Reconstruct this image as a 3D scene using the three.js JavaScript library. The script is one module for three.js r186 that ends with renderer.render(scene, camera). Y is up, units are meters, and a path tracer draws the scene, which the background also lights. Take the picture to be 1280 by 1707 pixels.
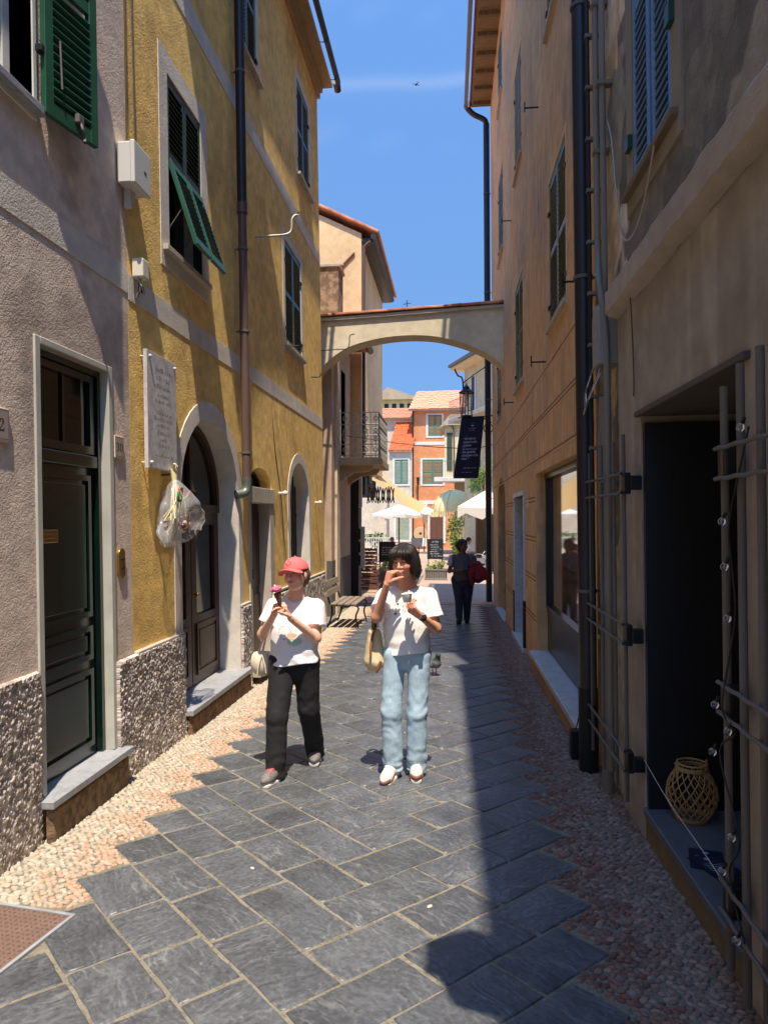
import * as THREE from 'three';
import { mergeGeometries } from 'three/addons/utils/BufferGeometryUtils.js';
import { RoundedBoxGeometry } from 'three/addons/geometries/RoundedBoxGeometry.js';

// ------------------------------------------------------------------ camera, sky, sun, exposure
// World: y up, the street runs along -z ("s" = -z is the distance along it), x points to the shaded side.
const scene = new THREE.Scene();
const camera = new THREE.PerspectiveCamera(70.83, 1280 / 1707, 0.05, 600);
camera.position.set(0, 1.72, 0);
camera.rotation.y = 0.09966;                       // the lens looks a little across the street
camera.setViewOffset(1280, 1707, 0, -10.5, 1280, 1707);

const SUN = new THREE.Vector3(0.084, 1, 0.40).normalize();
{
  const clampS = x => Math.min(1, Math.max(-1, x));
  const w = 1024, h = 512, d = new Float32Array(w * h * 4), v = new THREE.Vector3();
  const hz = [0.25, 0.46, 0.80], ze = [0.10, 0.255, 0.64];
  for (let j = 0; j < h; j++) for (let i = 0; i < w; i++) {
    const el = ((j + 0.5) / h - 0.5) * Math.PI, az = ((i + 0.5) / w - 0.5) * 2 * Math.PI;
    v.set(Math.cos(az) * Math.cos(el), Math.sin(el), Math.sin(az) * Math.cos(el));
    const t = Math.pow(Math.max(0, v.y), 0.55);
    const gm = Math.acos(clampS(v.dot(SUN))), scat = (1 + 10 * Math.exp(-3 * gm) + 0.45 * Math.cos(gm) ** 2) / 1.45;   // clear-sky indicatrix
    // thin high cloud: one faded vapour trail and a few soft wisps
    const a2 = az + Math.PI / 2, e = el;
    const trail = Math.exp(-Math.pow((e - 0.545 - 0.004 * Math.sin(a2 * 5) - 0.001 * Math.sin(a2 * 47)) / 0.006, 2)) * (0.5 + 0.5 * Math.sin(a2 * 2.2 + 1.3));
    const n = Math.sin(a2 * 7 + e * 19) * Math.sin(a2 * 3.1 - e * 23 + 1) + 0.6 * Math.sin(a2 * 41 + e * 57) * Math.sin(e * 83 - a2 * 29);
    const wisp = Math.max(0, n - 0.55) * (0.5 + 0.5 * Math.sin(a2 * 63 - e * 140));
    const c = Math.min(0.5, 0.13 * trail + 0.035 * wisp);
    const o = (j * w + i) * 4;
    for (let k = 0; k < 3; k++) {
      let s = hz[k] + (ze[k] - hz[k]) * t;
      s = s * (1 + (scat - 1) * [1, 0.9, 0.8][k]);
      s = s + (0.8 - s) * c;
      d[o + k] = el < 0 ? [0.20, 0.19, 0.17][k] : s;
    }
    d[o + 3] = 1;
  }
  const sky = new THREE.DataTexture(d, w, h, THREE.RGBAFormat, THREE.FloatType);
  sky.mapping = THREE.EquirectangularReflectionMapping; sky.magFilter = sky.minFilter = THREE.LinearFilter; sky.needsUpdate = true;
  scene.background = sky; scene.environment = sky;
}
const sun = new THREE.DirectionalLight(0xfff0da, 5.0);
sun.name = 'sun'; sun.position.copy(SUN).multiplyScalar(60); sun.castShadow = true;
sun.shadow.mapSize.set(4096, 4096);
Object.assign(sun.shadow.camera, { left: -30, right: 30, top: 40, bottom: -40, near: 1, far: 160 });
scene.add(sun, sun.target);
const renderer = new THREE.WebGLRenderer({ antialias: true });
renderer.toneMapping = THREE.LinearToneMapping; renderer.toneMappingExposure = 1.5;
renderer.shadowMap.enabled = true;

// ------------------------------------------------------------------ helpers
const V = (x, y, z) => new THREE.Vector3(x, y, z);
let seed = 7;
function srand(s) { seed = s; }
function rnd(a = 0, b = 1) { seed = (seed + 0x6D2B79F5) | 0; let t = Math.imul(seed ^ (seed >>> 15), 1 | seed); t = (t + Math.imul(t ^ (t >>> 7), 61 | t)) ^ t; return a + (b - a) * (((t ^ (t >>> 14)) >>> 0) / 4294967296); }
const hash = (x, y, z = 0) => { let n = Math.imul(x, 374761393) + Math.imul(y, 668265263) + Math.imul(z, 1274126177) | 0; n = Math.imul(n ^ (n >>> 13), 1274126177); return ((n ^ (n >>> 16)) >>> 0) / 4294967296; };
const sm = t => t * t * (3 - 2 * t);
const clamp = (x, a = 0, b = 1) => Math.min(b, Math.max(a, x));
const sstep = (a, b, x) => sm(clamp((x - a) / (b - a)));
function vn(x, y, p, s = 0) {                       // value noise with period p
  const xi = Math.floor(x), yi = Math.floor(y), fx = sm(x - xi), fy = sm(y - yi), w = n => ((n % p) + p) % p;
  const a = hash(w(xi), w(yi), s), b = hash(w(xi + 1), w(yi), s), c = hash(w(xi), w(yi + 1), s), d = hash(w(xi + 1), w(yi + 1), s);
  return a + (b - a) * fx + (c - a) * fy + (a - b - c + d) * fx * fy;
}
function fbm(u, v, f, oct, s = 0, g = 0.5) { let a = 0, m = 0, k = 1; for (let i = 0; i < oct; i++) { a += k * vn(u * f, v * f, f, s + i * 17); m += k; k *= g; f *= 2; } return a / m; }
function n3(x, y, z) {
  const xi = Math.floor(x), yi = Math.floor(y), zi = Math.floor(z), fx = sm(x - xi), fy = sm(y - yi), fz = sm(z - zi);
  const L = (a, b, t) => a + (b - a) * t, h = (i, j, k) => hash(xi + i, yi + j, zi + k);
  return L(L(L(h(0, 0, 0), h(1, 0, 0), fx), L(h(0, 1, 0), h(1, 1, 0), fx), fy), L(L(h(0, 0, 1), h(1, 0, 1), fx), L(h(0, 1, 1), h(1, 1, 1), fx), fy), fz) * 2 - 1;
}
// textures ---------------------------------------------------------
function tex(n, size, fn, srgb = true) {            // n x n pixels, tile of `size` metres
  const d = new Uint8Array(n * n * 4);
  for (let j = 0; j < n; j++) for (let i = 0; i < n; i++) {
    const c = fn((i + 0.5) / n, (j + 0.5) / n), o = (j * n + i) * 4;
    if (typeof c === 'number') d[o] = d[o + 1] = d[o + 2] = clamp(c) * 255; else { d[o] = clamp(c[0]) * 255; d[o + 1] = clamp(c[1]) * 255; d[o + 2] = clamp(c[2]) * 255; }
    d[o + 3] = 255;
  }
  const t = new THREE.DataTexture(d, n, n); t.wrapS = t.wrapT = THREE.RepeatWrapping; t.magFilter = THREE.LinearFilter; t.minFilter = THREE.LinearFilter;
  if (srgb) t.colorSpace = THREE.SRGBColorSpace; t.repeat.set(1 / size, 1 / size); t.needsUpdate = true; return t;
}
function canvasTex(w, h, draw) {
  const c = document.createElement('canvas'); c.width = w; c.height = h; draw(c.getContext('2d'), w, h);
  const t = new THREE.CanvasTexture(c); t.colorSpace = THREE.SRGBColorSpace; return t;
}
function scrawl(c, x, y, w, h, k) {                   // a line of worn lettering too small to read: irregular strokes grouped into words
  let p = x, i = 0; while (p < x + w) { const r = hash(i, k, 5), lw = h * (0.14 + 0.1 * r), lh = h * (0.55 + 0.45 * hash(i, k, 9)); if (hash(i, k, 11) > 0.16) { c.fillRect(p, y - lh, lw, lh); if (r > 0.5) c.fillRect(p, y - lh * (r > 0.75 ? 1 : 0.5), h * 0.42, lw * 0.8); } p += h * (0.36 + 0.3 * hash(i, k, 13)); i++; }
}
function re(t, size) { const c = t.clone(); c.repeat.set(1 / size, 1 / size); c.needsUpdate = true; return c; }
const mix3 = (a, b, t) => [a[0] + (b[0] - a[0]) * t, a[1] + (b[1] - a[1]) * t, a[2] + (b[2] - a[2]) * t];
const rgb = (r, g, b) => [r / 255, g / 255, b / 255];
function mat(color, roughness = 0.85, o = {}) {
  const m = o.phys ? new THREE.MeshPhysicalMaterial() : new THREE.MeshStandardMaterial();
  m.color.set(Array.isArray(color) ? new THREE.Color().setRGB(color[0] / 255, color[1] / 255, color[2] / 255, THREE.SRGBColorSpace) : color);
  m.roughness = roughness; m.metalness = o.metal || 0;
  for (const k in o) if (!['metal', 'phys'].includes(k)) m[k] = o[k];
  return m;
}
// geometry ---------------------------------------------------------
function muv(g) {                                   // box-projected uv in metres
  if (g.index) g = g.toNonIndexed();
  const p = g.attributes.position, n = g.attributes.normal, uv = new Float32Array(p.count * 2);
  for (let i = 0; i < p.count; i++) {
    const f = i - i % 3; let ax = 0, ay = 0, az = 0; for (let k = 0; k < 3; k++) { ax += n.getX(f + k); ay += n.getY(f + k); az += n.getZ(f + k); }
    ax = Math.abs(ax); ay = Math.abs(ay); az = Math.abs(az);
    if (az >= ax && az >= ay) { uv[2 * i] = p.getX(i); uv[2 * i + 1] = p.getY(i); }
    else if (ax >= ay) { uv[2 * i] = p.getZ(i); uv[2 * i + 1] = p.getY(i); }
    else { uv[2 * i] = p.getX(i); uv[2 * i + 1] = p.getZ(i); }
  }
  g.setAttribute('uv', new THREE.BufferAttribute(uv, 2)); return g;
}
const bx = (x0, x1, y0, y1, z0, z1) => muv(new THREE.BoxGeometry(x1 - x0, y1 - y0, z1 - z0).translate((x0 + x1) / 2, (y0 + y1) / 2, (z0 + z1) / 2));
const rbx = (x0, x1, y0, y1, z0, z1, r = 0.006, n = 2) => muv(new RoundedBoxGeometry(x1 - x0, y1 - y0, z1 - z0, n, r).translate((x0 + x1) / 2, (y0 + y1) / 2, (z0 + z1) / 2));
function prism(pts, z0, z1, holes = [], bevel = 0) {
  const s = new THREE.Shape(pts.map(p => new THREE.Vector2(p[0], p[1])));
  for (const h of holes) s.holes.push(new THREE.Path(h.map(p => new THREE.Vector2(p[0], p[1]))));
  const g = new THREE.ExtrudeGeometry(s, { depth: z1 - z0 - 2 * bevel, bevelEnabled: bevel > 0, bevelSize: bevel, bevelThickness: bevel, bevelOffset: -bevel, bevelSegments: 2, steps: 1 });
  return muv(g.translate(0, 0, z0 + bevel));
}
const rect = (x0, x1, y0, y1) => [[x0, y0], [x1, y0], [x1, y1], [x0, y1]];
function archPts(x0, x1, y0, ys, rise, n = 20) {     // opening outline with an elliptical head
  const p = [[x0, y0], [x1, y0]], cx = (x0 + x1) / 2, r = (x1 - x0) / 2;
  for (let i = 0; i <= n; i++) { const a = Math.PI * i / n; p.push([cx + r * Math.cos(a), ys + rise * Math.sin(a)]); }
  return p;
}
const q_ = new THREE.Quaternion(), UP = V(0, 1, 0);
function cyl(a, b, r0, r1 = r0, n = 10, open = false) {
  const d = b.clone().sub(a), L = d.length(), g = new THREE.CylinderGeometry(r1, r0, L, n, 1, open);
  g.translate(0, L / 2, 0).applyQuaternion(new THREE.Quaternion().setFromUnitVectors(UP, d.normalize())).translate(a.x, a.y, a.z); return g;
}
function tube(pts, r, seg = 24, n = 6, closed = false) { return new THREE.TubeGeometry(new THREE.CatmullRomCurve3(pts.map(p => Array.isArray(p) ? V(...p) : p), closed, 'catmullrom', 0.5), seg, r, n, closed); }
const sph = (x, y, z, r, a = 10, b = 8) => new THREE.SphereGeometry(r, a, b).translate(x, y, z);
const lathe = (pts, n = 16) => new THREE.LatheGeometry(pts.map(p => new THREE.Vector2(p[0], p[1])), n);
function clean(g) {
  if (g.index) g = g.toNonIndexed();
  const o = new THREE.BufferGeometry(); for (const k of ['position', 'normal', 'uv']) if (g.attributes[k]) o.setAttribute(k, g.attributes[k]);
  if (!o.attributes.normal) o.computeVertexNormals();
  if (!o.attributes.uv) o.setAttribute('uv', new THREE.BufferAttribute(new Float32Array(o.attributes.position.count * 2), 2));
  if (g.attributes.color) o.setAttribute('color', g.attributes.color);
  return o;
}
function merge(geos) {
  const f = [].concat(geos).flat(9); if (f.length === 1) return clean(f[0]);
  return mergeGeometries(f.map(clean));
}
// objects ----------------------------------------------------------
const taken = {};
function numbered(n) { const k = taken[n] = (taken[n] ?? -1) + 1; return k ? n + '_' + String(k).padStart(3, '0') : n; }
function part(name, geos, m, parent) {
  const o = new THREE.Mesh(geos.isBufferGeometry ? geos : merge(geos), m); o.name = name; o.castShadow = o.receiveShadow = true; parent.add(o); return o;
}
function tag(o, label, category, group) { o.userData.label = label; o.userData.category = category; if (group) o.userData.group = group; return o; }
function thing(name, label, category, pos = [0, 0, 0], turn = 0, group) {
  const o = new THREE.Group(); o.name = numbered(name); o.position.set(...pos); o.rotation.order = 'YXZ'; o.rotation.y = turn; scene.add(o); return tag(o, label, category, group);
}
function single(name, label, category, geos, m, group) { const o = part(numbered(name), geos, m, scene); return tag(o, label, category, group); }
function struct(name, geos, m) { const o = part(numbered(name), geos, m, scene); o.userData.kind = 'structure'; return o; }
const gy = s => -0.0175 * Math.min(s, 17.6);
// wall frames: local x runs along the facade (to the viewer's right when facing it), y up, z out of the wall
const LEFT = { pos: [-2.28, 0, 0], turn: Math.PI / 2, lean: -0.017 };
const RIGHT = { pos: [1.10, 0, 0], turn: -Math.PI / 2 + 0.0115, lean: 0.006 };
const NEAR = { pos: [1.10, 0, 0], turn: -Math.PI / 2 + 0.0115, lean: 0.012 };
function onWall(fr, name, label, category, group) { const o = thing(name, label, category, fr.pos, fr.turn, group); o.rotation.x = fr.lean; return o; }
// a thing fixed to a wall, its own origin at (u, v) on that wall
function fixed(fr, u, v, name, label, category, group) {
  const o = onWall(fr, name, label, category, group); o.updateMatrix(); o.position.copy(V(u, v, 0).applyMatrix4(o.matrix)); return o;
}
// ------------------------------------------------------------------ materials
const tStuccoB = tex(512, 0.5, (u, v) => 0.5 * fbm(u, v, 36, 3, 1, 0.6) + 0.35 * fbm(u, v, 80, 2, 5) + 0.15 * fbm(u, v, 8, 2, 9), false);
const tWaveB = tex(256, 3.1, (u, v) => fbm(u, v, 5, 5, 33), false);
const tMottle = tex(512, 2.7, (u, v) => { const a = fbm(u, v, 4, 6, 3), b = fbm(u, v, 24, 4, 8); const k = 0.80 + 0.16 * a + 0.13 * b; return [k, k * 0.995, k * 0.985]; });
const tYellow = tex(1024, 3.7, (u, v) => {           // lime wash over plaster: worn, sooty and re-touched patches
  const a = fbm(u, v, 3, 6, 21), b = fbm(u, v, 40, 4, 12), st = fbm(u * 1, v, 16, 3, 40);
  let c = mix3(rgb(250, 214, 132), rgb(232, 186, 98), a); c = mix3(c, rgb(196, 156, 90), 0.4 * sstep(0.56, 0.78, fbm(u, v, 6, 5, 77)) * (0.5 + st));
  const k = 0.86 + 0.26 * b; return [c[0] * k, c[1] * k, c[2] * k];
});
const tGrey = tex(1024, 3.3, (u, v) => {
  const a = fbm(u, v, 3, 6, 61), b = fbm(u, v, 48, 4, 62); let c = mix3(rgb(228, 208, 190), rgb(210, 189, 171), a);
  c = mix3(c, rgb(160, 142, 131), 0.5 * sstep(0.58, 0.75, fbm(u, v, 7, 5, 63))); const k = 0.88 + 0.22 * b; return [c[0] * k, c[1] * k, c[2] * k];
});
const tOrange = tex(1024, 4.3, (u, v) => {           // streaked ochre render
  const a = fbm(u, v, 3, 5, 81), st = vn(u * 64, v * 4, 64, 5) * 0.6 + vn(u * 128, v * 8, 128, 6) * 0.4; let c = mix3(rgb(230, 186, 132), rgb(210, 160, 106), a);
  c = mix3(c, rgb(164, 142, 120), 0.72 * sstep(0.42, 0.70, 0.55 * fbm(u, v, 4, 5, 83) + 0.45 * st)); const k = 0.9 + 0.2 * fbm(u, v, 32, 4, 84); return [c[0] * k, c[1] * k, c[2] * k];
});
const tPeel = tex(1024, 5.3, (u, v) => {             // old render: grey cement, exposed tan lime, pale scars
  const w = 0.06 * (fbm(u, v, 6, 4, 90) - 0.5), a = fbm(u + w, v + w * 2, 4, 6, 91), b = fbm(u + w, v, 6, 6, 92), g = fbm(u, v, 60, 4, 93);
  let c = mix3(rgb(190, 178, 158), rgb(150, 141, 126), sstep(0.42, 0.56, a));
  c = mix3(c, rgb(212, 182, 140), sstep(0.56, 0.575, b)); c = mix3(c, rgb(232, 218, 194), sstep(0.532, 0.542, fbm(u + w, v, 8, 5, 95)) * 0.8);
  c = mix3(c, rgb(96, 91, 82), 0.75 * sstep(0.57, 0.60, fbm(u, v + w, 5, 6, 97))); const k = 0.82 + 0.34 * g; return [c[0] * k, c[1] * k, c[2] * k];
});
const tCement = tex(1024, 4.7, (u, v) => {
  const a = fbm(u, v, 4, 6, 101), s = vn(u * 48, v * 3, 48, 102); let c = mix3(rgb(166, 156, 143), rgb(140, 130, 117), a);
  c = mix3(c, rgb(128, 115, 98), 0.5 * sstep(0.55, 0.75, fbm(u, v, 6, 5, 103))); c = mix3(c, rgb(190, 181, 167), 0.35 * sstep(0.6, 0.9, s)); const k = 0.9 + 0.2 * fbm(u, v, 50, 4, 104); return [c[0] * k, c[1] * k, c[2] * k];
});
const tSlate = [0, 1, 2].map(q => tex(1024, 1.3, (u, v) => {
  const w = 0.035 * (fbm(u, v, 8, 4, 110 + q) - 0.5), st = fbm(u * 1, v * 1 + w, 6, 2, 111 + q), gr = fbm(u, v, 90, 3, 112 + q);
  const str = vn((u + w) * 14, (v + w * 3) * 110, 1e9, 113 + q) * 0.5 + vn((u + w) * 26, (v + w * 2) * 210, 1e9, 114 + q) * 0.5;
  const k = 0.305 + 0.11 * st + 0.13 * (gr - 0.5) + 0.10 * (str - 0.5);
  const r1 = 1 - Math.abs(2 * fbm(u + 2 * w, v + w, 5, 6, 115 + q, 0.55) - 1), r2 = 1 - Math.abs(2 * fbm(u + w, v - 2 * w, 9, 5, 116 + q, 0.6) - 1);
  const vein = 0.16 * sstep(0.955, 0.995, r1) * sstep(0.45, 0.7, fbm(u, v, 4, 3, 118 + q)) + 0.24 * sstep(0.965, 0.998, r2) * gr * 1.4 + 0.24 * sstep(0.60, 0.84, str) * sstep(0.45, 0.65, fbm(u, v, 7, 3, 117 + q));
  return mix3([k * 0.985, k * 1.01, k * 1.04], [0.70, 0.69, 0.65], clamp(vein));
}));
const tSlateB = tex(512, 1.3, (u, v) => { const w = 0.03 * (fbm(u, v, 8, 4, 110) - 0.5); return 0.45 * fbm(u, v, 6, 6, 120) + 0.3 * vn((u + w) * 14, (v + w * 3) * 90, 1e9, 113) + 0.25 * fbm(u, v, 50, 3, 121); }, false);
const tSand = tex(512, 0.7, (u, v) => { const a = fbm(u, v, 60, 3, 130), b = fbm(u, v, 6, 5, 131); return mix3(mix3(rgb(142, 136, 120), rgb(110, 104, 90), b), rgb(92, 90, 70), 0.55 * sstep(0.55, 0.7, a)); });
const tRough = tex(512, 0.45, (u, v) => 0.55 * fbm(u, v, 22, 4, 141, 0.6) + 0.45 * fbm(u, v, 44, 2, 142), false);
const tRoughC = tex(512, 0.9, (u, v) => { const a = fbm(u, v, 24, 4, 143); return mix3(rgb(212, 200, 188), rgb(156, 142, 132), sstep(0.35, 0.7, a)); });
const tWood = tex(512, 0.8, (u, v) => { const w = 0.02 * fbm(u, v, 4, 3, 150), r = vn((u + w) * 90, v * 5, 1e9, 151), q = vn((u + w) * 180, v * 9, 1e9, 152); const k = 0.66 + 0.22 * r + 0.16 * q; return [k, k, k]; });
const tTile = tex(256, 1.1, (u, v) => { const a = fbm(u, v, 10, 4, 160), b = fbm(u, v, 40, 3, 161); const k = 0.74 + 0.3 * a + 0.16 * b; return [k, k * 0.99, k * 0.96]; });
const tMarble = tex(512, 1.2, (u, v) => { const w = 0.1 * (fbm(u, v, 4, 4, 170) - 0.5), r = 1 - Math.abs(2 * fbm(u + w, v + w, 5, 6, 171) - 1); const k = 0.86 + 0.1 * fbm(u, v, 30, 3, 172) - 0.07 * sstep(0.85, 1, r); return [k, k, k * 1.01]; });
const tDenim = tex(256, 0.5, (u, v) => { const a = fbm(u, v, 6, 4, 180), b = vn(u * 128, v * 20, 1e9, 181), c = vn(u * 30, v * 128, 1e9, 182); const k = 0.72 + 0.3 * a + 0.08 * b + 0.05 * c; return [k, k, k]; });
const tCloth = tex(256, 0.3, (u, v) => 0.6 * fbm(u, v, 7, 4, 190) + 0.4 * vn(u * 128, v * 128, 128, 191), false);

const M = {
  yellow: mat(0xffffff, 0.93, { map: tYellow, bumpMap: tStuccoB, bumpScale: 0.006 }),
  grey: mat(0xffffff, 0.93, { map: tGrey, bumpMap: tStuccoB, bumpScale: 0.004 }),
  trim: mat([226, 218, 206], 0.93, { map: tMottle, bumpMap: tStuccoB, bumpScale: 0.0035 }),
  orange: mat(0xffffff, 0.92, { map: tOrange, bumpMap: tWaveB, bumpScale: 0.008 }),
  orangeLine: mat([158, 110, 70], 0.92, { map: tMottle }),
  orangeEdge: mat([236, 198, 148], 0.92, { map: tMottle }),
  peel: mat(0xffffff, 0.95, { map: tPeel, bumpMap: tRough, bumpScale: 0.006 }),
  cement: mat(0xffffff, 0.94, { map: tCement, bumpMap: tStuccoB, bumpScale: 0.002 }),
  slates: tSlate.flatMap(t => [0.90, 0.80, 0.97].map(k => { const m = mat(0xffffff, 0.40, { map: t, bumpMap: tSlateB, bumpScale: 0.006 }); m.color.setRGB(0.97 * k, 0.98 * k, 0.99 * k); return m; })),
  slateStep: mat([168, 170, 172], 0.6, { map: re(tMarble, 0.8), bumpMap: tSlateB, bumpScale: 0.002 }),
  slateDark: mat([92, 98, 106], 0.55, { map: tMottle, bumpMap: tSlateB, bumpScale: 0.003 }),
  sand: mat(0xffffff, 0.95, { map: tSand, bumpMap: tRough, bumpScale: 0.006 }),
  roughcast: mat(0xffffff, 0.95, { map: tRoughC, bumpMap: tRough, bumpScale: 0.008 }),
  ledge: mat([196, 186, 172], 0.9, { map: tMottle, bumpMap: tStuccoB, bumpScale: 0.002 }),
  marble: mat([214, 212, 206], 0.45, { map: tMarble }),
  greenPaint: mat([28, 84, 62], 0.42, { map: tMottle }),
  greenDark: mat([24, 66, 54], 0.38, { map: tMottle }),
  doorGreen: mat([13, 38, 31], 0.25, { phys: true, clearcoat: 0.6, clearcoatRoughness: 0.18, map: tWood }),
  bluePaint: mat([96, 138, 186], 0.5, { map: tMottle }),
  blackIron: mat([30, 30, 32], 0.55, { metal: 0.4 }),
  greyIron: mat([104, 98, 92], 0.7, { map: tMottle }),
  pipeBrown: mat([104, 82, 74], 0.4, { map: tMottle }),
  pipeDark: mat([40, 34, 36], 0.45, { map: tMottle }),
  pipeNavy: mat([34, 32, 42], 0.42, { map: tMottle }),
  conduit: mat([128, 122, 112], 0.6, { map: tMottle }),
  woodDark: mat([76, 44, 32], 0.4, { map: tWood }),
  woodMid: mat([120, 78, 56], 0.6, { map: tWood }),
  woodGrey: mat([156, 140, 120], 0.75, { map: tWood }),
  brass: mat([176, 140, 78], 0.35, { metal: 0.85 }),
  white: mat([224, 222, 214], 0.7, { map: tMottle }),
  boxWhite: mat([206, 204, 198], 0.5),
  cableGrey: mat([96, 90, 86], 0.7),
  tile: mat([206, 136, 104], 0.85, { map: tTile }),
  tile2: mat([222, 158, 124], 0.85, { map: tTile }),
  tile3: mat([190, 118, 88], 0.85, { map: tTile }),
  glass: mat(0xffffff, 0.03, { phys: true, transmission: 1, thickness: 0, ior: 1.5 }),
  darkGlass: mat([14, 18, 20], 0.06, {}),
  interior: mat([46, 42, 38], 0.9),
  fabricNavy: mat([16, 20, 40], 0.8),
};
// ------------------------------------------------------------------ ground
const tilt = o => { o.rotation.x = -0.0175; return o; };
{
  const prof = [[-90, 1.575], [0, 0], [17.6, gy(17.6)], [160, gy(17.6)], [420, gy(17.6)]], pos = [], uv = [], ix = [];
  prof.forEach(([s, y]) => { for (const x of [-220, 220]) { pos.push(x, y - 0.03, -s); uv.push(x, s); } });
  for (let i = 0; i < prof.length - 1; i++) { const a = 2 * i; ix.push(a, a + 1, a + 2, a + 1, a + 3, a + 2); }
  const g = new THREE.BufferGeometry(); g.setAttribute('position', new THREE.Float32BufferAttribute(pos, 3)); g.setAttribute('uv', new THREE.Float32BufferAttribute(uv, 2)); g.setIndex(ix); g.computeVertexNormals();
  struct('ground', [g], M.sand);
}
const PW = 0.38, PXC = -0.62, PEL = 3.72, PER = 2.5;   // row pitch along the street, seam, ends of the rows
function inSlab(x, s, m = 0) {
  const p = x + s, q = s - x, n = Math.floor(p / PW), k = Math.floor((q + 2 * PXC) / PW);
  if (q >= n * PW - 2 * PXC) return q < n * PW + PEL - m;
  return p < k * PW + PER - m;
}
{
  srand(41);
  const pav = tilt(new THREE.Group()); pav.name = 'pavement'; pav.userData.kind = 'structure'; scene.add(pav);
  // mortar bed, then each slab with its own worn outline
  part('mortar_bed', [bx(-2.4, 1.25, -0.2, -0.006, -17.2, 2)], M.sand, pav);
  const slab = (P, dir) => {                       // P: four corners [x, s] in order
    const cx = P.reduce((a, p) => a + p[0], 0) / 4, cs = P.reduce((a, p) => a + p[1], 0) / 4, near = cs < 7, sub = near ? 6 : 3;
    const ring = [], gap = rnd(0.0025, 0.006);
    for (let i = 0; i < 4; i++) {
      const a = P[i], b = P[(i + 1) % 4], L = Math.hypot(b[0] - a[0], b[1] - a[1]);
      for (let k = 0; k < sub; k++) {
        const t = (k + (k ? rnd(-0.3, 0.3) : 0)) / sub; let x = a[0] + (b[0] - a[0]) * t, s = a[1] + (b[1] - a[1]) * t;
        const dx = cx - x, ds = cs - s, l = Math.hypot(dx, ds), g = (k ? gap + rnd(0, 0.0065) : gap * 1.8 + rnd(0, 0.008)) ;
        ring.push([x + dx / l * g, s + ds / l * g]);
      }
    }
    const N = ring.length, h = rnd(-0.0025, 0.003), tx = rnd(-0.006, 0.006), ts = rnd(-0.006, 0.006), pos = [], uv = [], ix = [];
    const ru = rnd(0, 3), rv = rnd(0, 3), ra = dir + (rnd() < 0.5 ? Math.PI / 2 : 0) + rnd(-0.25, 0.25), ca = Math.cos(ra), sa = Math.sin(ra);
    const put = (x, s, y) => { pos.push(x, y + h + tx * (x - cx) + ts * (s - cs), -s); uv.push(ru + ca * x + sa * s, rv - sa * x + ca * s); };
    const inset = (p, d) => { const dx = cx - p[0], ds = cs - p[1], l = Math.hypot(dx, ds); return [p[0] + dx / l * d, p[1] + ds / l * d]; };
    put(cx, cs, 0.001);
    for (const p of ring) { const c = inset(p, 0.012); put(c[0], c[1], 0); }
    for (const p of ring) { const c = inset(p, 0.003); put(c[0], c[1], -0.004); }
    for (const p of ring) put(p[0], p[1], -0.012);
    for (const p of ring) put(p[0], p[1], -0.05);
    for (let i = 0; i < N; i++) {
      const j = (i + 1) % N; ix.push(0, 1 + i, 1 + j);
      for (let r = 0; r < 3; r++) { const a = 1 + r * N; ix.push(a + i, a + N + i, a + N + j, a + i, a + N + j, a + j); }
    }
    const g = new THREE.BufferGeometry(); g.setAttribute('position', new THREE.Float32BufferAttribute(pos, 3)); g.setAttribute('uv', new THREE.Float32BufferAttribute(uv, 2)); g.setIndex(ix); g.computeVertexNormals();
    return g;
  };
  const all = [];
  const W = (p, q) => [(p - q) / 2 * 1, (p + q) / 2];   // x = (p-q)/2, s = (p+q)/2
  for (let n = -4; n < 50; n++) {
    // rows of the sunny half run along q, rows of the shaded half along p
    for (const half of [0, 1]) {
      let a = half ? (n + 1) * PW : n * PW - 2 * PXC; const end = half ? n * PW + PER : n * PW + PEL;
      const lens = []; let L = end - a, c = a; while (c < end - 0.001) { let l = rnd(0.5, 0.82); if (end - c - l < 0.34) l = end - c; lens.push([c, c + l]); c += l; }
      for (const [c0, c1] of lens) {
        const P = half ? [W(c0, n * PW - 2 * PXC), W(c1, n * PW - 2 * PXC), W(c1, (n + 1) * PW - 2 * PXC), W(c0, (n + 1) * PW - 2 * PXC)]
          : [W(n * PW, c0), W((n + 1) * PW, c0), W((n + 1) * PW, c1), W(n * PW, c1)];
        const cs = (P[0][1] + P[2][1]) / 2, cx = (P[0][0] + P[2][0]) / 2;
        if (cs < 1.2 || cs > 16.9) continue;
        // corner order must be counter-clockwise seen from above (x right, s away)
        const ar = P.reduce((t, p, i) => { const q = P[(i + 1) % 4]; return t + p[0] * q[1] - q[0] * p[1]; }, 0);
        if (ar < 0) P.reverse();
        all.push([Math.hypot(cx, cs), P, half ? Math.PI / 4 : -Math.PI / 4]);
      }
    }
  }
  all.sort((a, b) => a[0] - b[0]);
  const rest = [];
  all.forEach(([d, P, dir], i) => {
    const g = slab(P, dir); if (i < 300) part('slab', g, M.slates[Math.floor(rnd(0, M.slates.length))], pav); else rest.push(g);
  });
  if (rest.length) part('distant_slabs', rest, M.slates[0], pav).userData.kind = 'stuff';
  // white scraps of chewing gum and dried leaves trodden on the slabs
  const spots = [[-0.12, 3.30], [0.28, 2.36], [-1.03, 3.58]];
  const gumM = mat([186, 182, 168], 0.8);
  const gl = ['largest pale gum spot on the slabs between the jeans wearer and the lens', 'pale gum spot lying inside the edge of the lantern shadow', 'pale gum spot on the slabs before the capped person', 'pale gum spot near the foot of the picture, sunlit', 'pale gum spot beside the long roof shadow', 'pale gum spot between the two women and the manhole', 'pale gum spot next to the tread plate cover'];
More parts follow.
